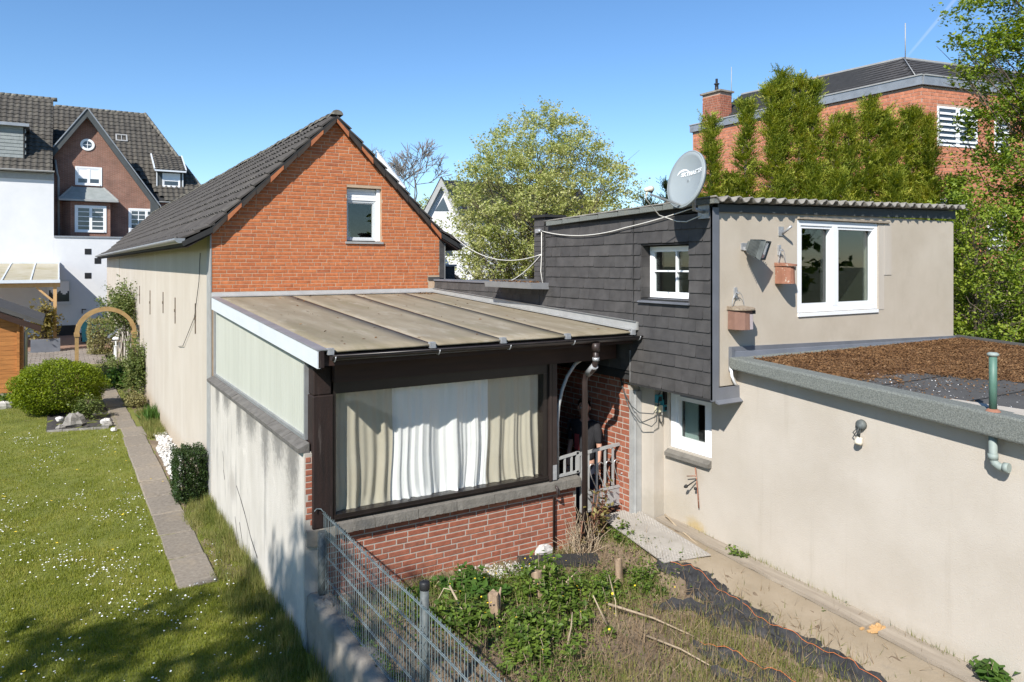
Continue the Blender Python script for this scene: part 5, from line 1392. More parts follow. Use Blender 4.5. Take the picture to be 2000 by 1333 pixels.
tfar = tile_mesh('roof_tile', .30, .34, MT['tile_far'], amp=.05, lift=.045, th=.02, n=5)
vd = Vector((0, 4.48, 4.78)).normalized(); ndv = Vector((0, -4.78, 4.48)).normalized()
field(whr, tfar, (-9.0, 33.70, 8.66), (1, 0, 0), vd, ndv, 22, 19, .30, .34, MT['tile_far'], 120, 'roof_tile', keep=lambda u, v: not (u < 5.3 and 1.3 < v < 4.0 and False), jit=.008)
rd = MB()
for i in range(20): rd.tube([(-8.6 + i * .32, 38.2, 13.42), (-8.6 + i * .32 + .34, 38.2, 13.44)], .12, 8)
rd.build('ridge', MT['ridge'], whr)
g = MB(); half_gutter(g, (-9, 33.64, 8.70), (-2.30, 33.64, 8.72), .09); g.build('gutter', MT['zinc_pale'], wh)
MB().fbox(FWH, -9, -2.337, 8.25, 8.58, .0, .03).build('eave_board', MT['zinc_pale'], wh)
dm = MB(); dm.box(-9, -3.72, 34.35, 37, 9.35, 11.05); dmo = dm.build('dormer', MT['slate'], wh)
MB().box(-9.1, -3.45, 34.05, 37.6, 11.06, 11.22).build('dormer_roof', MT['zinc'], wh)
MB().box(-3.72, -3.66, 34.3, 36.9, 9.35, 11.05).build('dormer_cheek', MT['slate_base'], wh)
sm_ = np.array([(0, 0, .03), (.28, 0, .03), (.28, .22, .004), (0, .22, .004)]); smf = np.array([(0, 1, 2, 3)])
Ms = []
for r in range(9):
    for c in range(9):
        M = np.zeros((3, 4)); M[:, 0] = (1, 0, 0); M[:, 1] = (0, 0, 1); M[:, 2] = (0, -1, 0); M[:, 3] = (-6.2 + c * .275 + (r % 2) * .12, 34.345, 9.4 + r * .19); Ms.append(M)
stuff_np('dormer_slates', sm_, smf, np.array(Ms), MT['slate_pale'], wh)
far_window(wh, FWH, -2.62, -1.56, 1.62, 2.82, 0.0, 0, 0, frame='pvc', w=.03)
MB().fbox(FWH, -2.62, -1.56, 1.62, 2.82, .0, .012).build('window_back', MT['glass_far'], wh)
fb_ = MB(); fb_.fbox(FWH, -2.66, -1.52, 2.78, 2.88, .013, .06); fb_.fbox(FWH, -2.66, -1.52, 1.50, 1.68, .013, .07); fb_.fbox(FWH, -1.62, -1.52, 1.68, 2.78, .013, .06); fb_.build('window_frame', MT['pvc_grey'], wh)
lc = MB()
for i in range(12):
    x = -2.55 + i * .077; lc.fbox(FWH, x, x + .076, 2.76 - .45 - .25 * abs(math.sin(i * .55)), 2.775, .0125, .018)
lc.build('lace_curtain', MT['curtain_white'], wh)
for x, z in ((-.73, 4.41), (-.26, 3.90), (-.73, 3.08)):
    MB().fbox(FWH, x - .16, x + .16, z - .16, z + .16, .0, .012).build('vent_opening', MT['black'], wh)
MB().fbox(FWH, -2.2, -1.2, -.3, .38, .0, .02).fbox(FWH, -1.2, .6, -.3, -.06, .0, .015).build('plinth', MT['black'], wh)
MB().fbox(FWH, -1.03, -.99, 1.0, 1.25, .0, .05).fbox(FWH, -1.0, -.82, 1.20, 1.24, .0, .05).build('wall_hook', MT['black'], wh)

# brown brick house
bh = thing('brick_house', 'brown brick house with pointed gable, oval attic window and white framed windows', 'house', (0, 38, 0))
FB = Fr((0, 36, 0), (1, 0, 0), (0, -1, 0))
m_ = MB(); m_.prism([FB.p(-2.33, 5), FB.p(2.8, 5), FB.p(2.8, 7.45), FB.p(-.72, 12.15), FB.p(-2.33, 10.0)], (0, .3, 0)); m_.box(2.8, 5.6, 36, 36.3, 5, 7.5)
m_.build('gable_wall', MT['brick_brown'], bh)
# bay
FBY = Fr((0, 35.25, 0), (1, 0, 0), (0, -1, 0))
b_ = MB(); b_.prism([(-1.95, 36, 5), (-1.55, 35.25, 5), (.42, 35.25, 5), (.42, 36, 5)], (0, 0, 2.25)); b_.build('bay', MT['brick_brown'], bh)
br_ = MB(); br_.add([(-2.1, 35.0, 7.36), (.80, 35.0, 7.36), (.85, 36.0, 7.36), (-2.2, 36, 7.36), (-1.45, 35.95, 8.15), (.12, 35.95, 8.15)], [(0, 1, 5, 4), (1, 2, 5), (0, 4, 3), (3, 2, 1, 0), (2, 3, 4, 5)])
br_.build('bay_roof', MT['slate_pale'], bh)
MB().box(-2.12, .82, 34.96, 35.06, 7.27, 7.37).beam((-2.1, 35.0, 7.38), (-1.45, 35.93, 8.16), .07, .05).beam((.80, 35.0, 7.38), (.12, 35.93, 8.16), .07, .05).build('bay_gutter', MT['zinc_pale'], bh)
# verge boards
for s, (x, z) in ((-1, (-2.95, 9.30)), (1, (3.0, 7.15))):
    k = (12.62 - z) / abs(x + .72)
    v_ = MB(); v_.prism([(-.72, 35.55, 12.62), (x, 35.55, z), (x + s * .0, 35.55, z - .42), (-.72, 35.55, 12.15)], (0, .08, 0)); v_.build('verge_board', MT['fascia_slate'], bh)
    v_ = MB(); v_.prism([(-.72, 35.5, 12.70), (x + s * .1, 35.5, z + .05), (x + s * .1, 35.5, z - .05), (-.72, 35.5, 12.60)], (0, .5, 0)); v_.build('verge_flashing', MT['zinc'], bh)
    v_ = MB(); v_.prism([(-.72, 35.63, 12.5), (x, 35.63, z - .12), (x, 35.63, z - .35), (-.72, 35.63, 12.2)], (0, .37, 0)); v_.build('verge_soffit', MT['slate_base'], bh)
MB().box(2.55, 2.98, 35.6, 36.02, 6.75, 7.45).build('corbel', MT['fascia_slate'], bh)
# main roof
mr = MB(); mr.add([(-2.95, 36, 7.5), (6.07, 36, 7.5), (2.72, 41, 13.5), (-2.95, 41, 13.5), (6.3, 46, 7.5), (-2.35, 46, 7.5)], [(0, 1, 2, 3), (1, 4, 2), (2, 4, 5, 3), (0, 3, 5), (0, 5, 4, 1)])
mr.prism([(-.72, 36.32, 12.4), (2.7, 36.32, 7.7), (-2.33, 36.32, 10.2)], (0, 3.3, 0))
mro = mr.build('roof', MT['slate_base'], bh)
vd = Vector((0, 5, 6.0)).normalized(); ndv = Vector((0, -6.0, 5)).normalized(); sl_ = 7.81
hipx = lambda v: 2.72 + (6.07 - 2.72) * (1 - v / sl_)
def kp(u, v):
    x = -2.95 + u; z = 7.5 + v * 6 / sl_
    if x + .25 > hipx(v): return False
    return x > -.72 + (12.6 - z) * .74 or z > 12.3 or x + .2 < -.72 - (12.6 - z) * .7
field(mro, tfar, (-2.95, 35.97, 7.55), (1, 0, 0), vd, ndv, 31, 23, .30, .34, MT['tile_far'], 150, 'roof_tile', keep=kp, jit=.008)
hp = MB()
for i in range(20):
    a = i / 20; p = Vector((6.07, 36, 7.55)).lerp(Vector((2.72, 41, 13.6)), a); q = Vector((6.07, 36, 7.55)).lerp(Vector((2.72, 41, 13.6)), a + .053); hp.tube([p, q + Vector((0, 0, .03))], .11, 7)
for i in range(15): hp.tube([(-2.3 + i * .335, 41, 13.56), (-2.3 + i * .335 + .35, 41, 13.58)], .11, 7)
hp.build('ridge', MT['ridge'], mro)
g = MB(); half_gutter(g, (2.95, 35.85, 7.5), (6.1, 35.85, 7.5), .09); g.build('gutter', MT['zinc_pale'], bh)
MB().tube([(-2.28, 35.9, 9.6), (-2.2, 35.85, 8.9), (-2.12, 35.88, 8.6), (-2.1, 35.9, 5.2)], .06, 8).build('downpipe', MT['zinc_pale'], bh)
far_window(bh, FB, -1.22, -.06, 8.34, 9.24, .09, 1, 0, blind=.6)
far_window(bh, FBY, -1.24, .12, 5.62, 6.95, .10, 1, 4)
far_window(bh, FB, 1.50, 3.2, 5.55, 6.93, .10, 1, 4, vbars=True)
ov = MB(); q = []
for k in range(28):
    a = 2 * math.pi * k / 28
    for rx_, rz_, w in ((.36, .34, .0), (.36, .34, .05), (.23, .21, .05), (.23, .21, .0)): q.append(FB.p(-.70 + rx_ * math.cos(a), 10.6 + rz_ * math.sin(a), w))
ov.add(q, [(k * 4 + j, ((k + 1) % 28) * 4 + j, ((k + 1) % 28) * 4 + j + 1, k * 4 + j + 1) for k in range(28) for j in range(3)])
ov.fbox(FB, -.715, -.685, 10.4, 10.8, .012, .03).fbox(FB, -.91, -.49, 10.585, 10.615, .012, .029)
ovo = ov.build('oval_window', MT['pvc'], bh)
MB().add([FB.p(-.70 + .24 * math.cos(2 * math.pi * k / 24), 10.6 + .22 * math.sin(2 * math.pi * k / 24), .011) for k in range(24)], [tuple(range(24))]).build('pane', MT['glass_far'], ovo)
# roof light and dormer on the main roof
FR = Fr((0, 36, 7.5), (1, 0, 0), ndv, vd)
sk = MB(); v0 = (11.35 - 7.5) / 6 * sl_
for a, b, c, d in ((.92, 1.0, 0, .62), (1.5, 1.58, 0, .62), (1.0, 1.5, .54, .62), (1.0, 1.5, 0, .09)): sk.fbox(FR, a, b, v0 + c, v0 + d, .03, .16)
sk.fbox(FR, 1.23, 1.27, v0 + .09, v0 + .54, .08, .15); so_ = sk.build('roof_light', MT['zinc_pale'], mro)
MB().fbox(FR, 1.0, 1.5, v0 + .09, v0 + .54, .05, .09).build('pane', MT['glass_far'], so_)
dmm = MB(); dmm.box(3.02, 4.42, 36.75, 38.4, 8.35, 9.5); do_ = dmm.build('dormer', MT['fascia_slate'], bh)
FD = Fr((0, 36.75, 0), (1, 0, 0), (0, -1, 0))
fwn = far_window(bh, FD, 3.35, 4.25, 8.52, 9.28, .05, 0, 0, blind=.5)
dr_ = MB(); dr_.prism([(2.85, 36.45, 9.45), (2.85, 38.6, 10.65), (2.85, 38.6, 10.5), (2.85, 36.45, 9.38)], (1.75, 0, 0)); dro = dr_.build('dormer_roof', MT['slate_base'], bh)
vd2 = Vector((0, 2.15, 1.2)).normalized(); nd2 = Vector((0, -1.2, 2.15)).normalized()
field(dro, tfar, (2.87, 36.42, 9.48), (1, 0, 0), vd2, nd2, 6, 7, .285, .34, MT['tile_far'], 0, 'roof_tile', stuffname='dormer_tile_rows', jit=.006)
MB().beam((2.84, 36.42, 9.5), (2.84, 38.5, 10.66), .07, .12).beam((4.61, 36.42, 9.5), (4.61, 38.5, 10.66), .07, .12).beam((2.84, 36.42, 9.43), (4.61, 36.42, 9.43), .07, .10).box(2.96, 3.02, 36.7, 36.78, 8.3, 9.4).box(4.42, 4.48, 36.7, 36.78, 8.3, 9.4).build('dormer_trim', MT['white_metal'], bh)
MB().tube([(2.35, 36.05, 5.3), (2.35, 36.0, 6.0)], .09, 8).build('vent', MT['slate_base'], bh)

# big orange brick block behind the conifers
ab = thing('brick_block', 'large orange brick apartment block with dark mansard roof behind the conifers', 'apartment block', (22, 3, 0))
XB = 19.98
FL = Fr((XB, -.5, 0), (0, 1, 0), (-1, 0, 0))               # long left face, u to the back
ur = Vector((4.304, -.904, 0)).normalized(); wr = Vector((-.904 * 1, -4.304, 0)).normalized()
FRT = Fr((XB, -.5, 0), ur, wr)
k_ = MB()
k_.prism([(XB, -.5, 0), (XB, 8.85, 0), (32, 8.85, 0), (32, -3.02, 0)], (0, 0, 9.1)); abw = k_.build('wall', MT['mortar_far'], ab)
holes_r = [(.62, 2.32, 7.32, 8.52), (3.05, 3.72, 7.25, 8.40), (.62, 1.9, 4.5, 5.7), (2.75, 3.6, 4.15, 5.4)]
bricks(abw, FL, 0, 9.3, 4.6, 9.08, lambda a, b: [(.0, 9.3)], MT['brick_far'], L=.29, H=.094, J=.014, D=.008, maxparts=200, head=.15)
def rsp(a, b):
    iv = [(0.0, 5.2)]
    for h in holes_r:
        if b > h[2] - .02 and a < h[3] + .02:
            iv = [x for s, e in iv for x in ((s, min(e, h[0])), (max(s, h[1]), e)) if x[1] - x[0] > .03]
    return iv
bricks(abw, FRT, 0, 5.2, 3.2, 9.08, rsp, MT['brick_far'], L=.29, H=.094, J=.014, D=.008, maxparts=100, head=.15)
for h in holes_r:
    o = far_window(ab, FRT, h[0] + .01, h[1] - .01, h[2], h[3], .0, 1 if h[1] - h[0] > 1 else 0, 0)
    for kk in range(6): MB().fbox(FRT, h[0] + .08, h[1] - .08, h[2] + .12 + kk * (h[3] - h[2] - .2) / 6, h[2] + .12 + kk * (h[3] - h[2] - .2) / 6 + .07, .037, .046).build('blind', MT['pvc'], o)
bd = MB()
bd.fbox(FL, -.06, 9.42, 9.11, 9.38, -.4, .10); bd.build('roof_band', MT['zinc'], ab)
bd = MB(); bd.fbox(FRT, -.02, 12, 9.11, 9.38, -.4, .10); bd.build('roof_band', MT['zinc'], ab)
MB().fbox(FL, -.08, 9.44, 9.381, 9.42, -.4, .13).fbox(FRT, .0, 12, 9.381, 9.42, -.4, .132).build('band_cap', MT['zinc_pale'], ab)
mf = MB()
A, B, C, D_ = (XB + .3, -.2, 9.4), (XB + .3, 8.6, 9.4), (XB + 1.9, 7.3, 10.95), (XB + 1.95, 1.2, 10.62)
A2, D2 = (XB + 12, -2.7, 9.4), (XB + 12, -.9, 10.6)
D_ = (21.95, 1.22, 10.62); C = (21.95, 8.0, 10.75)
mf.add([A, B, C, D_, A2, D2, (32, 8.6, 9.4), (32, 8, 10.7)], [(0, 3, 2, 1), (0, 4, 5, 3), (3, 5, 7, 2), (1, 2, 7, 6)])
mfo = mf.build('mansard_roof', MT['slate_base'], ab)
def slate_field(P, Q, S, n):                                # P->Q along, P->S up
    P, Q, S = Vector(P), Vector(Q), Vector(S); U = (Q - P).normalized(); V0 = (S - P); V = (V0 - U * V0.dot(U)); hgt = V.length; V.normalize(); N = U.cross(V)
    if N.z < 0: N = -N
    return U, V, N, hgt, (Q - P).length
svm = np.array([(0, 0, .03), (.345, 0, .03), (.345, .26, .006), (0, .26, .006)])
for P, Q, S, T in ((A, B, D_, C), (A, A2, D_, D2)):
    U, V, N, hgt, ln = slate_field(P, Q, S, 0); Ms = []
    nr = int(hgt / .2)
    for r in range(nr):
        t = r / nr; a0 = (Vector(S) - Vector(P)).dot(U) * t; a1 = ln + (Vector(T) - Vector(Q)).dot(U) * t
        c = a0
        while c < a1 - .2:
            M = np.zeros((3, 4)); M[:, 0] = U; M[:, 1] = V; M[:, 2] = N; M[:, 3] = Vector(P) + U * (c + (.17 if r % 2 else 0)) + V * r * .2; Ms.append(M); c += .35
    stuff_np('slate_rows', svm, smf, np.array(Ms), MT['slate'], mfo)
MB().beam(D_, C, .12, .06).beam(D_, D2, .12, .06).build('roof_edge', MT['zinc_pale'], ab)
MB().tube([(21.9, 1.1, 10.6), (21.9, 1.1, 11.75)], .018, 6).tube([(XB + .25, -.22, 9.42), (21.88, 1.15, 10.62)], .015, 6).build('lightning_rod', MT['zinc_pale'], ab)
ch = MB(); ch.box(20.1, 20.75, 7.50, 8.42, 9.0, 10.55); cho = ch.build('chimney', MT['mortar_far'], ab)
for (O, U, W, L_) in (((20.1, 7.5, 0), (0, 1, 0), (-1, 0, 0), .92), ((20.1, 7.5, 0), (1, 0, 0), (0, -1, 0), .65)):
    bricks(cho, Fr(O, U, W), 0, L_, 9.3, 10.5, lambda a, b, L_=L_: [(0, L_)], MT['brick_red'], L=.24, H=.08, J=.015, D=.008, maxparts=60, head=.4)
MB().box(20.02, 20.83, 7.42, 8.5, 10.55, 10.62).build('chimney_cap', MT['concrete'], ab)
MB().lathe((20.4, 7.95, 10.62), [(.16, 0), (.16, .06), (.08, .09), (.07, .3), (.12, .34), (.1, .36), (.05, .37), (.05, .55), (.0, .56)], 12).build('chimney_pot', MT['black'], ab)
MB().tube([(20.75, 7.5, 10.3), (20.75, 7.5, 11.6)], .014, 6).build('lightning_rod', MT['zinc_pale'], ab)

# white gabled house behind the flowering tree
w2 = thing('white_gabled_house', 'white house with steep black roof and triangular attic window behind the flowering tree', 'house', (18, 28, 0))
ga = Vector((17.10, 28.33, 0)); gbv = Vector((19.05, 27.13, 0)); dU = (gbv - ga).normalized(); dW = Vector((dU.y, -dU.x, 0)); 
if dW.y > 0: dW = -dW
FG2 = Fr(ga + dU * .98, dU, dW)
s_ = MB(); s_.prism([FG2.p(-3.2, 0), FG2.p(3.2, 0), FG2.p(3.2, 2.6), FG2.p(0, 8.75), FG2.p(-3.2, 2.6)], -dW * 12); s_.build('wall', MT['white_render'], w2)
for s in (-1, 1):
    r_ = MB(); r_.prism([FG2.p(0, 9.12, .35), FG2.p(s * 3.6, 2.1, .35), FG2.p(s * 3.5, 1.95, .35), FG2.p(0, 8.85, .35)], -dW * 12.5); r_.build('roof', MT['tile_black'], w2)
    r_ = MB(); r_.prism([FG2.p(0, 8.98, .37), FG2.p(s * 3.55, 2.05, .37), FG2.p(s * 3.4, 1.8, .37), FG2.p(0, 8.45, .37)], -dW * .05); r_.build('verge_board', MT['zinc_pale'], w2)
tw = MB(); tw.prism([FG2.p(-.42, 7.0, .01), FG2.p(.45, 7.0, .01), FG2.p(.1, 7.85, .01)], dW * .03); tw.build('attic_window', MT['glass_far'], w2)
for a, b in ((-.62, -.40), (.05, .65)): MB().fbox(FG2, a, b, 4.25, 4.95, .0, .03).build('window', MT['glass_far'], w2)
MB().box(19.5, 30, 26.5, 34, 0, 6.4).build('rear_wing', MT['white_render'], w2)
wv = MB(); wv.prism([(19.3, 26.3, 6.4), (30.2, 26.3, 6.4), (30.2, 30, 9.2), (19.3, 30, 9.2)], (0, .3, 0)); wv.build('rear_roof', MT['tile_black'], w2)
# slice of another white gable and a white chimney above the tiled roof
w3 = thing('distant_white_house', 'slanting white gable edge peeping above the brick gable', 'house', (13.5, 26, 0))
d3 = Vector((.85, -.527, 0)); P0 = Vector((12.72, 25.2, 0))
q = MB(); q.prism([P0 + Vector((0, 0, 0)), P0 + Vector((0, 0, 9.9)), P0 + d3 * 1.5 + Vector((0, 0, 8.0)), P0 + d3 * 1.5], Vector((.527, .85, 0)) * .5); q.build('gable_wall', MT['white_render'], w3)
q = MB(); q.prism([P0 - d3 * .05 + Vector((0, 0, 9.99)), P0 + d3 * 1.55 + Vector((0, 0, 7.96)), P0 + d3 * 1.55 + Vector((0, 0, 7.88)), P0 - d3 * .05 + Vector((0, 0, 9.90))], Vector((.527, .85, 0)) * .55); q.build('roof', MT['white_metal'], w3)
w4 = thing('white_chimney', 'small white chimney block with grey cap behind the tiled verge', 'chimney', (13.5, 22.6, 0))
MB().box(13.25, 13.70, 22.4, 22.8, 0, 7.05).build('shaft', MT['white_render'], w4); MB().box(13.2, 13.75, 22.35, 22.85, 7.05, 7.14).build('cap', MT['zinc'], w4)
# low brick outhouse with sloping verge behind the gable
oh = thing('brick_outhouse', 'low brick outhouse with sloping dark verge beside the flowering tree', 'outhouse', (6.2, 4.6, 0))
q = MB(); q.prism([(5.15, 4.6, 0), (7.0, 4.6, 0), (7.0, 4.6, 3.2), (5.9, 4.6, 3.95), (5.15, 4.6, 4.5)], (0, 5, 0)); q.build('wall', MT['brick_garden'], oh)
q = MB(); q.prism([(5.15, 4.5, 4.62), (7.25, 4.5, 3.12), (7.25, 4.5, 3.04), (5.15, 4.5, 4.54)], (0, 5.2, 0)); q.build('roof', MT['slate_base'], oh)

# ------------------------------------------------------------------ pergola, shed, arch
pg = thing('pergola', 'pine patio roof with dirty clear sheets against the white house', 'pergola', (-4, 30, -.2))
for x in (-2.25, -6.2):
    MB().box(x - .07, x + .07, 26.13, 26.27, -.17, 2.68).build('post', MT['wood_pine'], pg)
MB().box(-9, -2.05, 26.14, 26.26, 2.68, 2.86).build('beam', MT['wood_pine'], pg)
MB().beam((-2.32, 26.2, 2.05), (-2.95, 26.2, 2.68), .09, .10, up=(0, 1, 0)).build('brace', MT['wood_pine'], pg)
MT['grp_dirty'] = mat('dirty_clear_sheet', [(.36, .31, .20), (.46, .42, .32)], 1.0, .6, stretch=(1, .5, 1), blot=[(1.4, (.30, .26, .12), .5, .65, .6)])
rp_ = lambda y: 2.96 + (y - 26.0) * .098
for k in range(6):
    a = -2.12 - k * 1.06
    q = MB(); q.hexa([(a - 1.03, 26.0, rp_(26)), (a, 26.0, rp_(26)), (a, 33.9, rp_(33.9)), (a - 1.03, 33.9, rp_(33.9)), (a - 1.03, 26.0, rp_(26) + .02), (a, 26.0, rp_(26) + .02), (a, 33.9, rp_(33.9) + .02), (a - 1.03, 33.9, rp_(33.9) + .02)]); q.build('roof_sheet', MT['grp_dirty'], pg)
    q = MB(); q.beam((a + .015, 26.0, rp_(26) + .02), (a + .015, 33.9, rp_(33.9) + .02), .06, .07); q.build('glazing_bar', MT['white_metal'], pg)
MB().box(-9, -2.05, 25.92, 26.0, 2.88, 3.02).box(-9, -2.05, 33.85, 33.98, 3.70, 3.82).build('gutter', MT['white_metal'], pg)

sh = thing('garden_shed', 'honey coloured log cabin shed at the left edge of the lawn', 'shed', (-5, 15, -.18))
for k in range(17):
    z = -.12 + k * .14; zt = 2.24
    MB().box(-7, min(-3.10, -2.62 - (z + .134 - 1.82) / .432), 13.70, 13.76, z, min(z + .134, 2.35)).build('plank', MT['wood_honey'], sh)
    if k < 14: MB().box(-3.17, -3.10, 13.62, 17, z + .07, z + .204).box(-3.10, -3.01, 13.70, 13.76, z, z + .134).build('plank', MT['wood_honey'], sh)
MB().prism([(-7, 13.765, 1.9), (-3.1, 13.765, 1.9), (-4.9, 13.765, 2.68), (-7, 13.765, 2.68)], (0, 3.2, 0)).box(-7, -3.18, 13.77, 17, -.15, 1.9).build('inner_wall', MT['wood_honey'], sh)
MB().prism([(-2.55, 13.3, 1.86), (-5.0, 13.3, 2.92), (-5.0, 13.3, 2.76), (-2.55, 13.3, 1.68)], (0, .05, 0)).build('fascia', MT['wood_beam'], sh)
MB().prism([(-2.50, 13.25, 1.88), (-5.0, 13.25, 2.96), (-5.0, 13.25, 3.10), (-2.50, 13.25, 2.0)], (0, 4, 0)).build('roof', MT['felt'], sh)
MB().tube([(-2.62, 13.6, 1.82), (-2.85, 13.75, 1.75), (-2.95, 13.78, 1.65), (-2.95, 13.78, -.15)], .05, 10).build('downpipe', MT['zinc'], sh)
MB().box(-7, -3.0, 13.6, 17, -.3, -.13).build('base', MT['concrete'], sh)

ar = thing('garden_arch', 'wooden rose arch over the garden path', 'arch', (-.88, 12.5, -.18))
ax_, rr_ = -.895, .755
for y in (12.25, 12.75):
    for x in (ax_ - rr_, ax_ + rr_):
        MB().box(x - .045, x + .045, y - .045, y + .045, -.2, 1.62).build('post', MT['wood_arch'], ar)
    q = MB(); n = 18
    for i in range(n):
        a0, a1 = math.pi * i / n, math.pi * (i + 1) / n
        P = []
        for a in (a0, a1):
            for r in (rr_ - .055, rr_ + .055):
                for dy in (-.03, .03): P.append((ax_ + r * math.cos(a), y + dy, 1.62 + r * .98 * math.sin(a)))
        q.add(P, [(0, 1, 5, 4), (2, 6, 7, 3), (0, 4, 6, 2), (1, 3, 7, 5), (0, 2, 3, 1), (4, 5, 7, 6)])
    q.build('arch_bow', MT['wood_arch'], ar)
for x in (ax_ - rr_, ax_ + rr_):
    q = MB()
    for i in range(7):
        z = .05 + i * .24; q.beam((x, 12.25, z), (x, 12.75, z + .42), .02, .03, up=(1, 0, 0)); q.beam((x + .012, 12.75, z), (x + .012, 12.25, z + .42), .02, .03, up=(1, 0, 0))
    q.build('trellis', MT['wood_arch'], ar)
    MB().box(x - .07, x + .07, 12.18, 12.82, 1.58, 1.66).build('collar', MT['wood_arch'], ar)
for a in (.35, .8, 1.25, 1.6, 2.0, 2.45):
    MB().beam((ax_ + rr_ * math.cos(a), 12.25, 1.62 + rr_ * math.sin(a)), (ax_ + rr_ * math.cos(a), 12.75, 1.62 + rr_ * math.sin(a)), .03, .03).build('rung', MT['wood_arch'], ar)
# planter, bin, lamp
pl = thing('planter', 'long grey planter trough standing by the patio post', 'planter', (-2.7, 26.0, -.17))
q = MB(); q.box(-3.15, -2.05, 25.4, 25.85, -.17, .42); q.build('trough', MT['flash_dark'], pl)
MB().box(-3.1, -2.1, 25.44, 25.81, .36, .425).build('soil', MT['soil'], pl)
bn = thing('waste_bin', 'green wheeled waste bin half hidden by the clipped hedge', 'bin', (-.85, 29, -.18))
q = MB(); q.prism([(-1.12, 28.8, -.1), (-.62, 28.8, -.1), (-.55, 28.75, .85), (-1.18, 28.75, .85)], (0, .6, 0)); q.build('body', MT['teal'], bn); MB().prism([(-1.22, 28.68, .86), (-.5, 28.68, .86), (-.5, 28.68, .92), (-1.22, 28.68, .92)], (0, .75, 0)).build('lid', MT['teal'], bn)
MB().lathe((-1.16, 28.9, .02), [(.0, -.03), (.1, -.03), (.1, .03), (0, .03)], 12, axis=(1, 0, 0)).build('wheel', MT['black'], bn)
lp = thing('garden_lamp', 'white garden lamp post with clear dome among the rocks', 'lamp post', (-.25, 19.0, -.18))
MB().lathe((-.25, 19.0, -.2), [(.10, 0), (.09, .04), (.07, .06), (.07, .78), (.09, .80)], 14).build('post', MT['pvc'], lp)
MB().lathe((-.25, 19.0, .58), [(.085, 0), (.10, .1), (.10, .26), (.0, .27)], 14).build('glass', MT['glass_clear'], lp)
MB().lathe((-.25, 19.0, .84), [(.12, 0), (.12, .03), (.09, .08), (.0, .11)], 14).tube([(-.25, 19, .6), (-.25, 19, .8)], .03, 8).build('dome', MT['pvc'], lp)
bt = thing('bird_table', 'small wooden bird house on a post behind the white lamp', 'bird house', (-.1, 20.5, -.18))
MB().box(-.13, -.07, 20.47, 20.53, -.2, .62).build('post', MT['wood_grey'], bt); MB().box(-.32, .12, 20.3, 20.7, .62, .66).box(-.28, -.25, 20.34, 20.66, .66, .85).box(.05, .08, 20.34, 20.66, .66, .85).build('box', MT['wood_grey'], bt)
MB().prism([(-.46, 20.22, .80), (-.10, 20.22, 1.13), (.26, 20.22, .80), (.20, 20.22, .78), (-.10, 20.22, 1.06), (-.40, 20.22, .78)], (0, .55, 0)).build('roof', MT['flash_dark'], bt)
# ------------------------------------------------------------------ vegetation
LQ = np.array([(-.5, 0, 0), (0, -.28, .05), (.5, 0, 0), (0, .28, .05)]); LF = np.array([(0, 1, 2, 3)])
TRI = np.array([(-.5, 0, 0), (.5, 0, 0), (.1, 0, 1.0)]); TRF = np.array([(0, 1, 2)])

def leaves(name, pos, size, m, parent, tilt=.9, var=.35, kind=None):
    K = len(pos)
    return stuff_np(name, LQ, LF, mats_np(pos, rand_rot(K, tilt), size * (1 + RNG.uniform(-var, var, K))), m, parent, kind=kind)

def prof(profile, t):
    return np.interp(t, [p[0] for p in profile], [p[1] for p in profile])

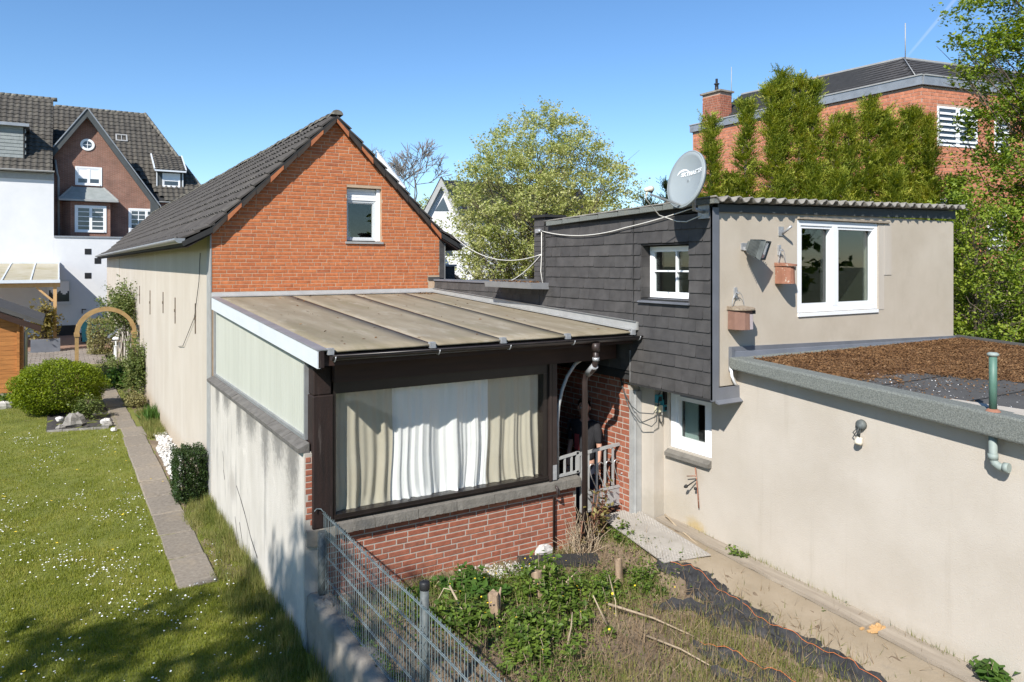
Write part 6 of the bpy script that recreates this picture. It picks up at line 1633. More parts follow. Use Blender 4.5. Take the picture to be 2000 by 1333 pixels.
def broad_tree(name, label, cat, base, H, profile, ntips, per, clump, leaf, m, bark, trunk_r, z0=.2, seed=1, group=None, nbr=160, lobes=.18, squash=1.0, upward=.55, tilt=.9, core=.45):
    rg = np.random.default_rng(seed)
    t = thing(name, label, cat, base, group)
    B = np.array(base, float)
    zs = []; 
    while len(zs) < ntips:
        f = rg.random() ** .9
        if rg.random() < (prof(profile, f) / max(p[1] for p in profile)) ** 1.5 + .02: zs.append(f)
    zs = np.array(zs); an = rg.random(ntips) * 2 * np.pi
    R_ = prof(profile, zs) * (1 + lobes * np.sin(an * 3 + seed) + lobes * .7 * np.sin(an * 5 + zs * 9 + seed * 2))
    rad = R_ * np.maximum(core * rg.random(ntips), rg.random(ntips) ** .45)
    tips = np.stack([np.cos(an) * rad, np.sin(an) * rad * squash, zs * H], 1) + B
    # trunk and limbs
    tr = MB(); tp = [B + np.array([.12 * trunk_r * 6 * math.sin(3 * s + seed), .1 * trunk_r * 6 * math.cos(2 * s + seed), s * H * .78]) * 1.0 for s in np.linspace(0, 1, 7)]
    tp[0] = B - np.array([0, 0, .3])
    tr.tube(tp, [trunk_r * (1.25 if i == 0 else 1) * (1 - .85 * i / 6) + .012 for i in range(7)], 8); tr.build('trunk', MT[bark], t)
    br = MB(); sub = []
    order = rg.permutation(ntips)[:nbr]
    for i in order:
        T = tips[i]; h = max(z0 * H * .8, (T[2] - B[2]) - rad[i] * upward * 1.6); h = min(h, H * .72)
        s = h / (H * .78); k = min(5, int(s * 6)); A = np.array(tp[k]) * (1 - (s * 6 - k)) + np.array(tp[k + 1]) * (s * 6 - k)
        mid = A * .45 + T * .55 + np.array([0, 0, -.12 * rad[i]]) + rg.normal(0, .06 * rad[i] + .02, 3)
        r0 = trunk_r * .28 * (1 - s * .55)
        br.tube([A, A * .6 + mid * .4 + rg.normal(0, .03, 3), mid, mid * .5 + T * .5 + rg.normal(0, .05, 3), T], [r0, r0 * .75, r0 * .5, r0 * .3, .006], 5)
        for q in range(3):
            e = T + rg.normal(0, clump * 1.1, 3) + np.array([0, 0, clump * .4]); st_ = mid * .4 + T * .6
            br.tube([st_, st_ * .45 + e * .55 + rg.normal(0, .05, 3), e], [.008, .006, .003], 4, cap=False)
    br.build('branches', MT[bark], t)
    K = ntips * per
    pos = np.repeat(tips, per, 0)
    # each clump is a handful of short twigs, leaves strung along them
    tw = rg.normal(0, 1, (ntips, 5, 3)); tw /= np.linalg.norm(tw, axis=2, keepdims=True); tw[:, :, 2] = np.abs(tw[:, :, 2]) * .8 + .1
    w = rg.integers(0, 5, K); d = tw[np.repeat(np.arange(ntips), per), w] * (rg.random(K)[:, None] ** .8) * clump * 2.0
    pos = pos + d + rg.normal(0, clump * .22, (K, 3))
    leaves('crown', pos, leaf, MT[m], t, tilt)
    return t

# flowering tree in the middle
broad_tree('flowering_tree', 'round spring tree with pale blossom coloured leaves behind the slate parapet', 'tree', (11.35, 7.2, 0), 8.75,
           [(0, .3), (.22, 1.8), (.33, 2.7), (.5, 3.2), (.68, 3.05), (.82, 2.4), (.93, 1.4), (1.0, .4)], 1200, 92, .23, .084, 'lf_flower', 'bark', .15, .16, seed=4, nbr=330, lobes=.10)
# conifers behind the outbuilding
spray_v = []; spray_f = []
def _spray():
    v, f = [], []
    n = 5
    for i in range(n):
        t = i / (n - 1)
        c = np.array([0, -.10 * t * t * 1.5, t])             # along +z, drooping
        for s in (-1, 1):
            d = np.array([s * .26 * (1 - .55 * t), .08 * (-1) ** i, .26]); w = np.array([0, .02, .20])
            b = len(v); v += [c - w * .5, c + d * .5 + np.array([0, .02, -.02]), c + d, c + w * .6]; f.append((b, b + 1, b + 2, b + 3))
    return np.array(v), np.array(f)
SPV, SPF = _spray()
def conifer(name, label, cat, base, leaders, n, size, m, group=None, seed=1, low=.8, bark='bark'):
    rg = np.random.default_rng(seed); t = thing(name, label, cat, base, group); B = np.array(base, float)
    pos = []; dirs = []
    tr = MB()
    for dx, dy, h, r in [(a * 1.2, b * 1.2, c, d) for a, b, c, d in leaders]:
        nb = int(34 * h * (.55 + r)); per = max(8, int(n * h * r / 6 / nb))
        f = rg.random(nb) ** .95; f = low / h * .3 + f * (1 - low / h * .3) * .985; an = rg.random(nb) * 2 * np.pi
        L_ = (1.4 * r * (1 - f) ** 1.55 + .09) * (.45 + .6 * rg.random(nb)) * np.where(rg.random(nb) < .12, 1.5, 1.0); tilt_ = .35 + .9 * f ** 2 + rg.normal(0, .22, nb)
        s_ = rg.random((nb, per)) ** .75
        up = tilt_[:, None] * s_ * L_[:, None] - .55 * L_[:, None] * s_ ** 2 * (1 - f[:, None])
        P = np.stack([np.cos(an)[:, None] * L_[:, None] * s_, np.sin(an)[:, None] * L_[:, None] * s_, f[:, None] * h + up], 2) + rg.normal(0, .045, (nb, per, 3)) * (1.2 - .5 * s_)[:, :, None]
        P = P.reshape(-1, 3) + B + np.array([dx, dy, 0]); P[:, 2] = np.minimum(P[:, 2], B[2] + h + .1)
        ar_ = np.repeat(an, per) + rg.normal(0, .7, nb * per)
        D = np.stack([np.cos(ar_), np.sin(ar_), np.repeat(tilt_, per) * .8 + rg.normal(0, .4, nb * per)], 1)
        pos.append(P); dirs.append(D)
        tr.tube([B + np.array([dx * .35, dy * .35, -.2]), B + np.array([dx * .9, dy * .9, h * .35]), B + np.array([dx, dy, h * .7]), B + np.array([dx, dy, h])], [.13, .09, .05, .01], 6)
        for q in range(30):
            f0 = rg.random() * .85 + .1; a0 = rg.random() * 6.28; rr0 = r * (1 - f0) ** .72 * .85
            c = B + np.array([dx, dy, f0 * h]); tr.tube([c, c + np.array([math.cos(a0) * rr0 * .5, math.sin(a0) * rr0 * .5, .08]), c + np.array([math.cos(a0) * rr0, math.sin(a0) * rr0, .02])], [.02, .014, .005], 4, cap=False)
    tr.build('trunk', MT[bark], t)
    P = np.concatenate(pos); D = np.concatenate(dirs); K = len(P)
    rot = align_rot(D, rg.normal(0, .5, K)); sc = size * (.6 + .8 * rg.random(K))
    stuff_np('crown', SPV, SPF, mats_np(P, rot, sc), MT[m], t, kind=None)
    return t
G = 'conifers behind the outbuilding'
con = [('tall feathery conifer with two spires nearest the satellite dish', (10.75, -.95, 0), [(-.35, -.15, 7.05, .75), (.25, -.45, 7.4, .8), (.66, -.72, 7.75, .85), (.1, -.2, 5.7, 1.15), (-.6, .1, 5.2, .8), (.75, -.9, 5.7, .95)]),
       ('tallest conifer of the row, three close spires above the mansard roof', (12.05, -2.1, 0), [(-.24, .18, 8.05, .72), (.06, 0, 7.95, .6), (.27, -.13, 7.85, .68), (.1, -.3, 5.9, 1.05)]),
       ('bushy low conifer in the gap in front of the mansard roof', (12.75, -2.75, 0), [(.0, .2, 7.05, .6), (-.2, 0, 5.7, 1.05), (.4, .0, 5.6, .9), (-.5, .1, 5.2, .8)]),
       ('conifer with two pointed tops in front of the bare brick face', (13.4, -3.05, 0), [(-.28, .3, 7.05, .65), (.05, .1, 7.4, .8), (.30, -.05, 7.2, .8), (.2, -.3, 5.7, 1.1), (-.5, .2, 5.0, .9)]),
       ('yellowish conifer at the brick corner beside the broadleaf tree', (14.2, -3.4, 0), [(-.25, .15, 6.95, .65), (.05, 0, 7.2, .8), (.3, -.2, 7.0, .8), (.0, -.4, 5.5, 1.1), (.65, -.5, 5.6, 1.0)])]
for i, (lab, b, ld) in enumerate(con): conifer('conifer', lab, 'conifer', b, ld, 5600, .17, 'lf_conifer', G, seed=i + 3)
conifer('yew_tree', 'dark green yew peeping out left of the satellite dish', 'conifer', (10.55, .75, 0), [(-.28, .05, 5.25, .8), (.2, 0, 5.75, .7), (-.8, .3, 4.6, .7)], 2600, .16, 'lf_yew', None, 21)
# hedge shrubs low behind the outbuilding and right of it
broad_tree('hedge_shrub', 'leafy yellow green shrub beside the end of the beige upper front', 'shrub', (11.35, -6.2, 0), 4.9, [(0, .9), (.3, 1.15), (.6, 1.1), (.85, .75), (1, .3)], 430, 62, .15, .062, 'lf_tree', 'bark', .06, .1, seed=9, nbr=120)
broad_tree('hedge_shrub', 'dense green shrub at the right edge behind the mossy roof', 'shrub', (12.6, -7.2, 0), 4.0, [(0, .9), (.4, 1.2), (.8, .9), (1, .4)], 330, 62, .15, .062, 'lf_tree', 'bark', .06, .1, seed=10, nbr=100)
broad_tree('broadleaf_tree', 'large broadleaf tree filling the right edge in front of the brick block', 'tree', (14.25, -6.45, 0), 11.4,
           [(0, .6), (.2, 2.0), (.35, 2.05), (.5, 1.75), (.62, 1.6), (.72, 1.7), (.85, 1.5), (1.0, .7)], 1000, 110, .21, .078, 'lf_tree', 'bark', .16, .14, seed=13, nbr=300, lobes=.22)
# trees in the distance
def bare_tree(base, H, r, seed, lab):
    rg = random.Random(seed); t = thing('bare_tree', lab, 'tree', base); mb = MB()
    def grow(p, d, L, rad, lv):
        q = p + d * L; mid = p + d * L * .5 + Vector((rg.gauss(0, .04), rg.gauss(0, .04), 0)) * L
        mb.tube([p, mid, q], [max(.035, rad), max(.03, rad * .8), max(.025, rad * .6)], 4, cap=False)
        if lv == 0: return
        for k in range(3 if lv > 1 else 4):
            nd_ = (d + Vector((rg.gauss(0, .55), rg.gauss(0, .55), rg.gauss(.15, .3)))).normalized()
            grow(p + d * L * rg.uniform(.55, 1), nd_, L * rg.uniform(.6, .8), rad * .55, lv - 1)
    grow(Vector(base), Vector((0, 0, 1)), H * .33, r, 6)
    mb.build('branches', MT['bark_grey'], t)
bare_tree((34.9, 67.9, 0), 24, .3, 3, 'bare grey winter tree on the skyline right of the brick gable')
broad_tree('distant_tree', 'rounded green tree far off below the bare branches', 'tree', (22.9, 40.1, 0), 9.0, [(0, .8), (.3, 1.5), (.7, 1.5), (.92, 1.0), (1, .3)], 200, 60, .3, .16, 'lf_flower', 'bark', .15, .2, seed=31, nbr=40)
broad_tree('shade_tree', 'open crowned tree standing on the lawn left of the camera', 'tree', (-9.3, -11.9, -.18), 9.6, [(0, .4), (.40, .9), (.55, 2.4), (.75, 2.9), (.92, 1.8), (1, .4)], 230, 60, .34, .17, 'lf_tree', 'bark', .16, .3, seed=41, nbr=80)

for i, (x, y, h_) in enumerate(((-16, -34, 9), (-7, -38, 10), (2, -36, 9), (11, -39, 11), (20, -35, 10), (29, -36, 9), (17.5, -21, 12), (25, -25, 12.5))):
    broad_tree('boundary_tree', 'leafy boundary tree behind the camera, ' + ('leftmost at the garden end', 'second from the left end', 'standing behind the lawn corner', 'the tall one in the middle', 'second from the right end', 'rightmost at the garden end', 'nearest one beside the annex', 'tallest one right of the annex')[i], 'tree', (x, y, -.3), h_, [(0, 2.0), (.3, 4.2), (.6, 4.4), (.85, 3.0), (1, .8)], 130, 50, .5, .42, 'lf_tree', 'bark', .25, .1, seed=60 + i, group='boundary trees behind the camera', nbr=30)
# shrubs on the left garden
def shrub(name, label, cat, base, rx, ry, h, n, leaf, m, group=None, seed=1, flat=.0, shell=.75, box=False, stems=14, lump=.12):
    rg = np.random.default_rng(seed); t = thing(name, label, cat, base, group); B = np.array(base, float)
    u = rg.normal(0, 1, (n, 3)); u /= np.linalg.norm(u, axis=1, keepdims=True)
    if box:
        u = u / np.maximum(np.abs(u).max(1, keepdims=True), 1e-6) * (.55 + .45 * np.linalg.norm(u, axis=1, keepdims=True)); u = np.clip(u, -1, 1) * .97
    rr = shell + (1 - shell) * rg.random(n)
    lum = 1 + lump * np.sin(u[:, 0] * 6 + seed) * np.sin(u[:, 1] * 7 + seed) + lump * np.sin(u[:, 2] * 9 + u[:, 0] * 8)+ lump * .6 * np.sin(u[:, 0] * 17) * np.sin(u[:, 2] * 15)
    P = u * (rr * lum)[:, None] * np.array([rx, ry, h / 2]) + B + np.array([0, 0, h / 2 + .02])
    P = P[P[:, 2] > B[2] + .01] + rg.normal(0, leaf * .35, (len(P[P[:, 2] > B[2] + .01]), 3))
    mb = MB()
    for i in range(stems):
        a = rg.random() * 6.28; k = rg.random() * .6
        mb.tube([B + np.array([rx * .15 * math.cos(a), ry * .15 * math.sin(a), -.05]), B + np.array([rx * .45 * math.cos(a) * k, ry * .45 * math.sin(a) * k, h * .45]), B + np.array([rx * .85 * math.cos(a) * k, ry * .85 * math.sin(a) * k, h * .85])], [.018, .012, .005], 5)
    mb.build('stems', MT['bark'], t)
    leaves('foliage', P, leaf, MT[m], t)
    return t
shrub('round_bush', 'big rounded bright yellow green bush at the edge of the lawn', 'bush', (-2.10, 9.75, -.22), 1.12, .98, 1.42, 34000, .050, 'lf_bush', seed=2, shell=.74, lump=.05)
shrub('small_shrub', 'small loose green shrub in front of the big rounded bush', 'shrub', (-1.50, 8.40, -.2), .36, .33, .62, 1300, .07, 'lf_rose', seed=3, shell=.3, lump=.25)
shrub('box_bush', 'dark clipped box bush against the beige wall', 'bush', (-.27, .42, -.22), .24, .36, .86, 20000, .032, 'lf_box', seed=4, shell=.78, box=True, lump=.07)
shrub('clipped_hedge', 'tan clipped privet block beside the green bin', 'hedge', (-.55, 23.6, -.2), .52, .6, 1.55, 6000, .08, 'lf_topiary', seed=5, shell=.75, box=True, lump=.03)
shrub('climbing_rose', 'climbing rose bush sprawling up the beige wall over the arch', 'climber', (-.32, 14.2, 1.35), .66, 1.4, 1.75, 6500, .085, 'lf_rose', seed=6, shell=.25, lump=.3, stems=4)
cl = thing('rose_stems', 'tangle of bare rose stems rising beside the arch', 'stems', (-.2, 13.6, -.18)); mb = MB(); rg = random.Random(5)
for i in range(16):
    x, y = rg.uniform(-.4, -.05), rg.uniform(12.9, 14.8)
    mb.tube([(x, y, -.2), (x + rg.gauss(0, .08), y + rg.gauss(0, .12), .6), (x + rg.gauss(0, .12), y + rg.gauss(0, .25), 1.4), (x + rg.gauss(-.1, .2), y + rg.gauss(0, .35), 2.2 + rg.random() * .5)], [.018, .015, .01, .004], 5)
mb.build('stems', MT['bark'], cl)
shrub('wall_shrub', 'leggy green shrub against the beige wall in front of the arch', 'shrub', (-.2, 10.9, -.2), .36, .8, 1.8, 7000, .072, 'lf_rose', seed=7, shell=.2, lump=.3)
shrub('fern_clump', 'dark green fern clump at the foot of the arch', 'fern', (-.42, 13.4, -.22), .5, .55, .7, 1800, .12, 'lf_fern', seed=8, shell=.3, lump=.2)
shrub('lavender', 'grey green lavender tuft by the path below the arch', 'lavender', (-.33, 9.6, -.22), .28, .45, .42, 1500, .06, 'lf_topiary', seed=12, shell=.3)
shrub('low_plants', 'low green plants behind the lawn edge at the far left', 'plants', (-3.25, 11.7, -.22), .9, .35, .35, 1800, .075, 'lf_weed', seed=13, shell=.3)
shrub('bamboo', 'yellowed bamboo growing in the grey planter trough', 'bamboo', (-2.65, 25.65, .3), .62, .45, 1.75, 1700, .17, 'lf_bamboo', seed=14, shell=.1, lump=.3, stems=26)
shrub('rockery_plants', 'mixed small plants around the lamp in the rockery', 'plants', (-.45, 17.2, -.22), .45, 1.6, .55, 2200, .075, 'lf_rose', seed=15, shell=.2, lump=.3)
# blade plants
def blades(name, xs, ys, n, h, w, m, zf, parent=None, lean=.35, kind='stuff', hv=.5, mask=None, seed=0):
    x = RNG.uniform(xs[0], xs[1], n); y = RNG.uniform(ys[0], ys[1], n)
    if mask is not None:
        k = mask(x, y); x, y = x[k], y[k]
    n = len(x)
    pos = np.stack([x, y, zf(x, y)], 1); hh = h * (1 - hv / 2 + hv * RNG.random(n))
    sc = np.stack([np.full(n, w), np.full(n, w), hh], 1)
    return stuff_np(name, TRI, TRF, mats_np(pos, rand_rot(n, lean), sc), m if not isinstance(m, str) else MT[m], parent, kind=kind)
def vis(x, y):
    dx, dy = x + 2.1, y + 12.7; d = .527 * dx + .85 * dy; a = (.85 * dx - .527 * dy) / np.maximum(d, .1)
    return (a > -.74) & (a < .74) & (d > 5.0)
def lawn_mask(x, y):
    d = .527 * (x + 2.1) + .85 * (y + 12.7)
    onpath = (x > -.9) & (x < -.42) & (y > -3.22)
    bed = (x > -2.35) & (x < -.95) & (y > 7.3)
    return vis(x, y) & (RNG.random(len(x)) < np.clip(60 / (d * d), .12, 1)) & ~onpath & ~bed & ((x < -.9) | (y < -3.1) | ((x > -.42) & (y < 0))) & (y < 11.2)
blades('lawn_grass', (-4.2, -.0), (-8.2, 11.5), 620000, .042, .008, 'grass', lambda x, y: lz(x, y) - .004, mask=lawn_mask, lean=.5)
tuft = lambda x, y: (RNG.random(len(x)) < .5 + .5 * np.sin(y * 6) * np.sin(x * 9 + y * 2))
blades('tall_grass', (-.50, -.01), (-6.2, .1), 16000, .115, .008, 'grass_tall', lambda x, y: lz(x, y) - .01, mask=lambda x, y: vis(x, y) & tuft(x, y) & (x > -.40 + .1 * np.sin(y * 2.3) - .12 * (y < -3)), lean=.35, hv=1.0)
blades('tall_grass', (-.12, -.0), (-6.4, .0), 5000, .19, .008, 'grass_tall', lambda x, y: lz(x, y) - .01, mask=lambda x, y: vis(x, y) & tuft(x, y), lean=.22, hv=1.0)
blades('path_edge_plants', (-.40, -.05), (5.3, 8.6), 5000, .16, .012, 'grass_tall', lambda x, y: lz(x, y) - .01, lean=.5, hv=1.0)
ir = thing('iris_clump', 'blue green iris leaves at the end of the beige wall bed', 'iris', (-.1, 7.35, -.18))
blades('foliage', (-.30, .0), (7.0, 7.8), 260, .40, .035, 'lf_fern', lambda x, y: x * 0 - .2, parent=ir, lean=.3, kind=None)
# daisies and dandelions
hexv = np.array([(math.cos(a) * .5, math.sin(a) * .5, 0) for a in np.linspace(0, 2 * math.pi, 7)[:-1]]); hexf = np.array([(0, 1, 2, 3, 4, 5)])
cx = RNG.uniform(-3.9, -.2, 70); cy = RNG.uniform(-6.5, 8.5, 70)
q = np.concatenate([np.stack([RNG.uniform(-4, -.1, 240), RNG.uniform(-7, 9.5, 240)], 1)] + [np.stack([RNG.normal(a, .15, 26), RNG.normal(b, .26, 26)], 1) for a, b in zip(cx, cy)])
k = lawn_mask(q[:, 0], q[:, 1]) | ((RNG.random(len(q)) < .6) & vis(q[:, 0], q[:, 1]) & (q[:, 0] < -.95) & (q[:, 1] < 7)); q = q[k]
stuff_np('daisies', hexv, hexf, mats_np(np.stack([q[:, 0], q[:, 1], lz(q[:, 0], q[:, 1]) + RNG.uniform(.035, .055, len(q))], 1), rand_rot(len(q), .3), RNG.uniform(.013, .024, len(q))), MT['daisy'])
q = np.stack([RNG.uniform(-3.2, -.3, 26), RNG.uniform(-6, 6, 26)], 1)
stuff_np('dandelions', hexv, hexf, mats_np(np.stack([q[:, 0], q[:, 1], lz(q[:, 0], q[:, 1]) + .05], 1), rand_rot(26, .3), RNG.uniform(.03, .04, 26)), MT['yellow'])
# ------------------------------------------------------------------ left garden stones
def rock(name, label, c, r, m, seed, group=None, sq=(1, 1, .7)):
    rg = random.Random(seed); n, k = 10, 7; vs = []
    ph = [rg.uniform(0, 6.3) for _ in range(6)]
    for i in range(k + 1):
        th = math.pi * i / k
        for j in range(n):
            a = 2 * math.pi * j / n
            q = 1 + .16 * math.sin(2 * a + ph[0]) * math.sin(th) + .12 * math.sin(3 * a + ph[1] + 2 * th) + .08 * math.sin(5 * th + ph[2])
            vs.append(Vector(c) + Vector((math.sin(th) * math.cos(a) * r * q * sq[0], math.sin(th) * math.sin(a) * r * q * sq[1], math.cos(th) * r * q * sq[2])))
    fs = [(i * n + j, (i + 1) * n + j, (i + 1) * n + (j + 1) % n, i * n + (j + 1) % n) for i in range(k) for j in range(n)]
    o = MB().add(vs, fs, False).build(name, MT[m], None, at=c)
    return props(o, label, 'rock', group)
GR = 'rocks in the bed below the big bush'
rock('rock', 'largest grey boulder in the rock bed below the bush', (-1.80, 7.62, -.05), .21, 'rock', 1, GR, (1, .8, .95))
rock('rock', 'small flat pale rock left of the large boulder', (-2.06, 7.52, -.14), .11, 'rock', 2, GR)
rock('rock', 'round orange tinged stone left behind the boulder', (-2.08, 8.2, -.06), .085, 'white_stone', 3, GR)
rock('rock', 'pale round stone at the path corner of the rock bed', (-1.14, 7.5, -.09), .10, 'white_stone', 4, GR)
rock('rock', 'white stone lying on the grass beside the path start', (-1.02, 6.55, -.13), .07, 'white_stone', 5)
rock('rock', 'pale flat rock at the far left lawn edge', (-3.38, 11.25, -.12), .22, 'white_stone', 6, None, (1.2, .8, .6))
rock('rock', 'grey corner stone at the right end of the bed edging', (-1.12, 7.15, -.1), .10, 'rock', 7, GR)
rock('rock', 'white lump of rubble on the soil by the brick wall', (2.86, -5.42, .24), .095, 'white_stone', 8, None, (1.15, .8, .85))
bd = thing('bed_edging', 'row of grey edging stones in front of the rock bed', 'edging', (-1.65, 7.1, -.18))
for i in range(4):
    MB().beam((-2.33 + i * .31, 7.22 - i * .07, -.155), (-2.33 + i * .31 + .30, 7.22 - i * .07 - .06, -.155), .07, .07).build('edging_stone', MT['rock'], bd)
grid_mesh('bed_soil', np.linspace(-2.35, -.98, 14), np.linspace(7.2, 10.5, 20), lambda X, Y: lz(X, Y) + .012, MT['dark_soil'], .012)
grid_mesh('wall_bed_soil', np.linspace(-.42, -.0, 6), np.linspace(-3.2, 20, 120), lambda X, Y: lz(X, Y) + .004, MT['soil'], .006)
# white pebble strip along the wall
ico = bpy.data.meshes.new('tmp'); import bmesh
bm_ = bmesh.new(); bmesh.ops.create_icosphere(bm_, subdivisions=1, radius=.5); bm_.to_mesh(ico); bm_.free()
iv = np.array([v.co[:] for v in ico.vertices]); ifc = np.array([list(p.vertices) for p in ico.polygons]); bpy.data.meshes.remove(ico)
n = 900
q = np.stack([RNG.uniform(-.36, -.01, n), RNG.uniform(1.1, 5.6, n)], 1); q[:, 0] = np.where((q[:, 1] > 4.3), q[:, 0] * .75 - .0, q[:, 0])
stuff_np('white_pebbles', iv, ifc, mats_np(np.stack([q[:, 0], q[:, 1], -.175 + RNG.uniform(0, .06, n)], 1), rand_rot(n, 1), np.stack([RNG.uniform(.05, .095, n), RNG.uniform(.04, .08, n), RNG.uniform(.035, .06, n)], 1)), MT['white_stone'])
n = 500
q = np.stack([RNG.normal(2.15, .28, n), RNG.normal(-5.62, .10, n)], 1); q[:, 1] = np.minimum(q[:, 1], -5.4)
stuff_np('white_gravel', iv, ifc, mats_np(np.stack([q[:, 0], q[:, 1], gz(q[:, 0], q[:, 1]) + .012], 1), rand_rot(n, 1), RNG.uniform(.015, .04, n)), MT['white_stone'])

# ------------------------------------------------------------------ retaining wall and fence
rw = thing('retaining_wall', 'old stained concrete retaining wall below the wire fence', 'wall', (.13, -9, -.2))
q = MB(); V = []; F = []; rg = random.Random(3)
xs = np.linspace(-5.36, -13, 110)
prof_ = [(.02, -.6), (.02, -.4), (.02, -.25), (.02, -.1), (.02, .03), (.02, .14), (.022, .24), (.03, .295), (.06, .325), (.11, .332), (.17, .330), (.23, .325), (.27, .29), (.29, .18)]
for i, y in enumerate(xs):
    step = (.05 if y > -6.15 else (.015 if y > -7.0 else 0)) + .012 * math.sin(y * 4.3) + .008 * math.sin(y * 11)
    for k, (x, z) in enumerate(prof_):
        top = k > 5
        V.append((x + rg.gauss(0, .006 if top else .003) + .008 * math.sin(y * 3 + z * 7), y, z + (step + rg.gauss(0, .008) if top else 0)))
m_ = len(prof_)
for i in range(len(xs) - 1):
    for k in range(m_ - 1): F.append((i * m_ + k, i * m_ + m_ + k, i * m_ + m_ + 1 + k, i * m_ + 1 + k))
q.add(V, F, True); q.f.append(tuple(range(m_))); q.sm.append(False); q.build('wall', MT['concrete'], rw)
n = 900
y = RNG.uniform(-9.5, -5.5, n); x = .24 + RNG.normal(0, .03, n)
stuff_np('wall_top_moss', LQ, LF, mats_np(np.stack([x, y, .33 + RNG.uniform(0, .03, n)], 1), rand_rot(n, .6), RNG.uniform(.015, .05, n)), MT['lf_weed'], rw)
rock('rubble_block', 'broken lump of pale concrete capping the start of the retaining wall', (.12, -5.62, .36), .14, 'concrete', 12, None, (.85, 1.1, .42))
fn = thing('wire_fence', 'green grey double wire mesh fence on the retaining wall', 'fence', (.2, -8, .33))
FXX = .17
for k, y in enumerate((-5.46, -7.72, -10.0, -12.3)):
    q = MB(); q.tube([(FXX - (.02 if k == 0 else -.05), y, .25), (FXX - (.02 if k == 0 else -.05), y, 1.02 if k == 0 else 1.28)], .042 if k == 0 else .034, 14)
    po = q.build('post', MT['post'], fn)
    if k: MB().lathe((FXX + .05, y, 1.275), [(.038, 0), (.04, .005), (.04, .05), (.034, .06), (0, .062)], 14).build('post_cap', MT['black'], po)
    w = MB(); px0 = FXX - (.02 if k == 0 else -.05); rr = .05 if k == 0 else .04     # remnant chain link wrapped round the post
    for s in (1, -1):
        for t0 in range(4):
            w.tube([(px0 + rr * math.cos(s * a + t0 * 1.57), y + rr * math.sin(s * a + t0 * 1.57), .30 + a / 9.0 * .72) for a in np.linspace(0, 9, 40)], .0018, 3, cap=False)
    w.build('chain_link', MT['fence'], po)
zt = lambda y: 1.20
lev = (.36, .56, .78, .98, 1.18)
for z in lev:
    for dx in (-.006, .006):
        pts = [(FXX + dx, y, z + .006 * math.sin(y * 3)) for y in np.linspace(-5.42, -11.5, 12)]
        MB().tube(pts, .0042, 5).build('wire', MT['fence'], fn)
y = -5.45; wm = None
wv_ = MB(); wv_.tube([(0, 0, 0), (0, 0, .88)], .0030, 5); wv_.v = [tuple(p) for p in wv_.v]
wme = bpy.data.meshes.new('wire'); wme.from_pydata(wv_.v, [], wv_.f); wme.materials.append(MT['fence'])
while y > -11.4:
    piece('wire', wme, fn, (FXX + random.gauss(0, .0015), y, .335), Matrix.Rotation(random.gauss(0, .006), 3, 'X'), (1, 1, 1 + random.gauss(0, .004))); y -= .05
q = MB(); q.tube([(FXX, -5.43, 1.20), (FXX - .02, -5.41, 1.23), (FXX - .06, -5.40, 1.235), (FXX - .09, -5.42, 1.22)], .005, 5); q.build('wire_end', MT['fence'], fn)
MB().tube([(FXX + .0, -7.60, 1.17), (FXX + .04, -7.66, 1.15), (FXX + .09, -7.70, 1.12)], .014, 6).build('clip', MT['lf_fern'], fn)

# ------------------------------------------------------------------ garden things
rp = thing('ramp_plate', 'studded metal ramp plate lying in front of the porch gate', 'ramp', (4.0, -6.1, .35))
ra, rb, rc_, rd_ = Vector((3.74, -5.40, .50)), Vector((4.30, -5.44, .53)), Vector((4.07, -6.95, .47)), Vector((3.60, -6.70, .40))
def rpos(s, t, dz=0): p = (ra * (1 - s) + rb * s) * (1 - t) + (rd_ * (1 - s) + rc_ * s) * t; return p + Vector((0, 0, dz))
MB().hexa([rpos(0, 0, -.012), rpos(1, 0, -.012), rpos(1, 1, -.012), rpos(0, 1, -.012), rpos(0, 0), rpos(1, 0), rpos(1, 1), rpos(0, 1)]).build('plate', MT['plate'], rp)
P = []
for i in range(16):
    for j in range(44): P.append(rpos((i + .5 + (.5 if j % 2 else 0)) / 16.6, (j + .5) / 44))
dome = np.array([(math.cos(a) * r, math.sin(a) * r, h) for r, h in ((.017, 0), (.013, .006), (.005, .009)) for a in np.linspace(0, 2 * math.pi, 9)[:-1]])
domf = np.array([(i * 8 + k, i * 8 + (k + 1) % 8, (i + 1) * 8 + (k + 1) % 8, (i + 1) * 8 + k) for i in (0, 1) for k in range(8)])
stuff_np('studs', dome, domf, mats_np(np.array([p[:] for p in P]), None, np.full(len(P), 1.0)), MT['plate'], rp)
wp = MB(); wp.prism([(4.30, -5.55, .45), (4.36, -5.55, .45), (4.36, -5.55, .475), (4.30, -5.55, .475)], (-.0, -.22, -.01)); props(wp.build('paint_strip', MT['white_metal'], None, at=(4.33, -5.6, .46)), 'pale blue strip of metal beside the ramp plate', 'strip')
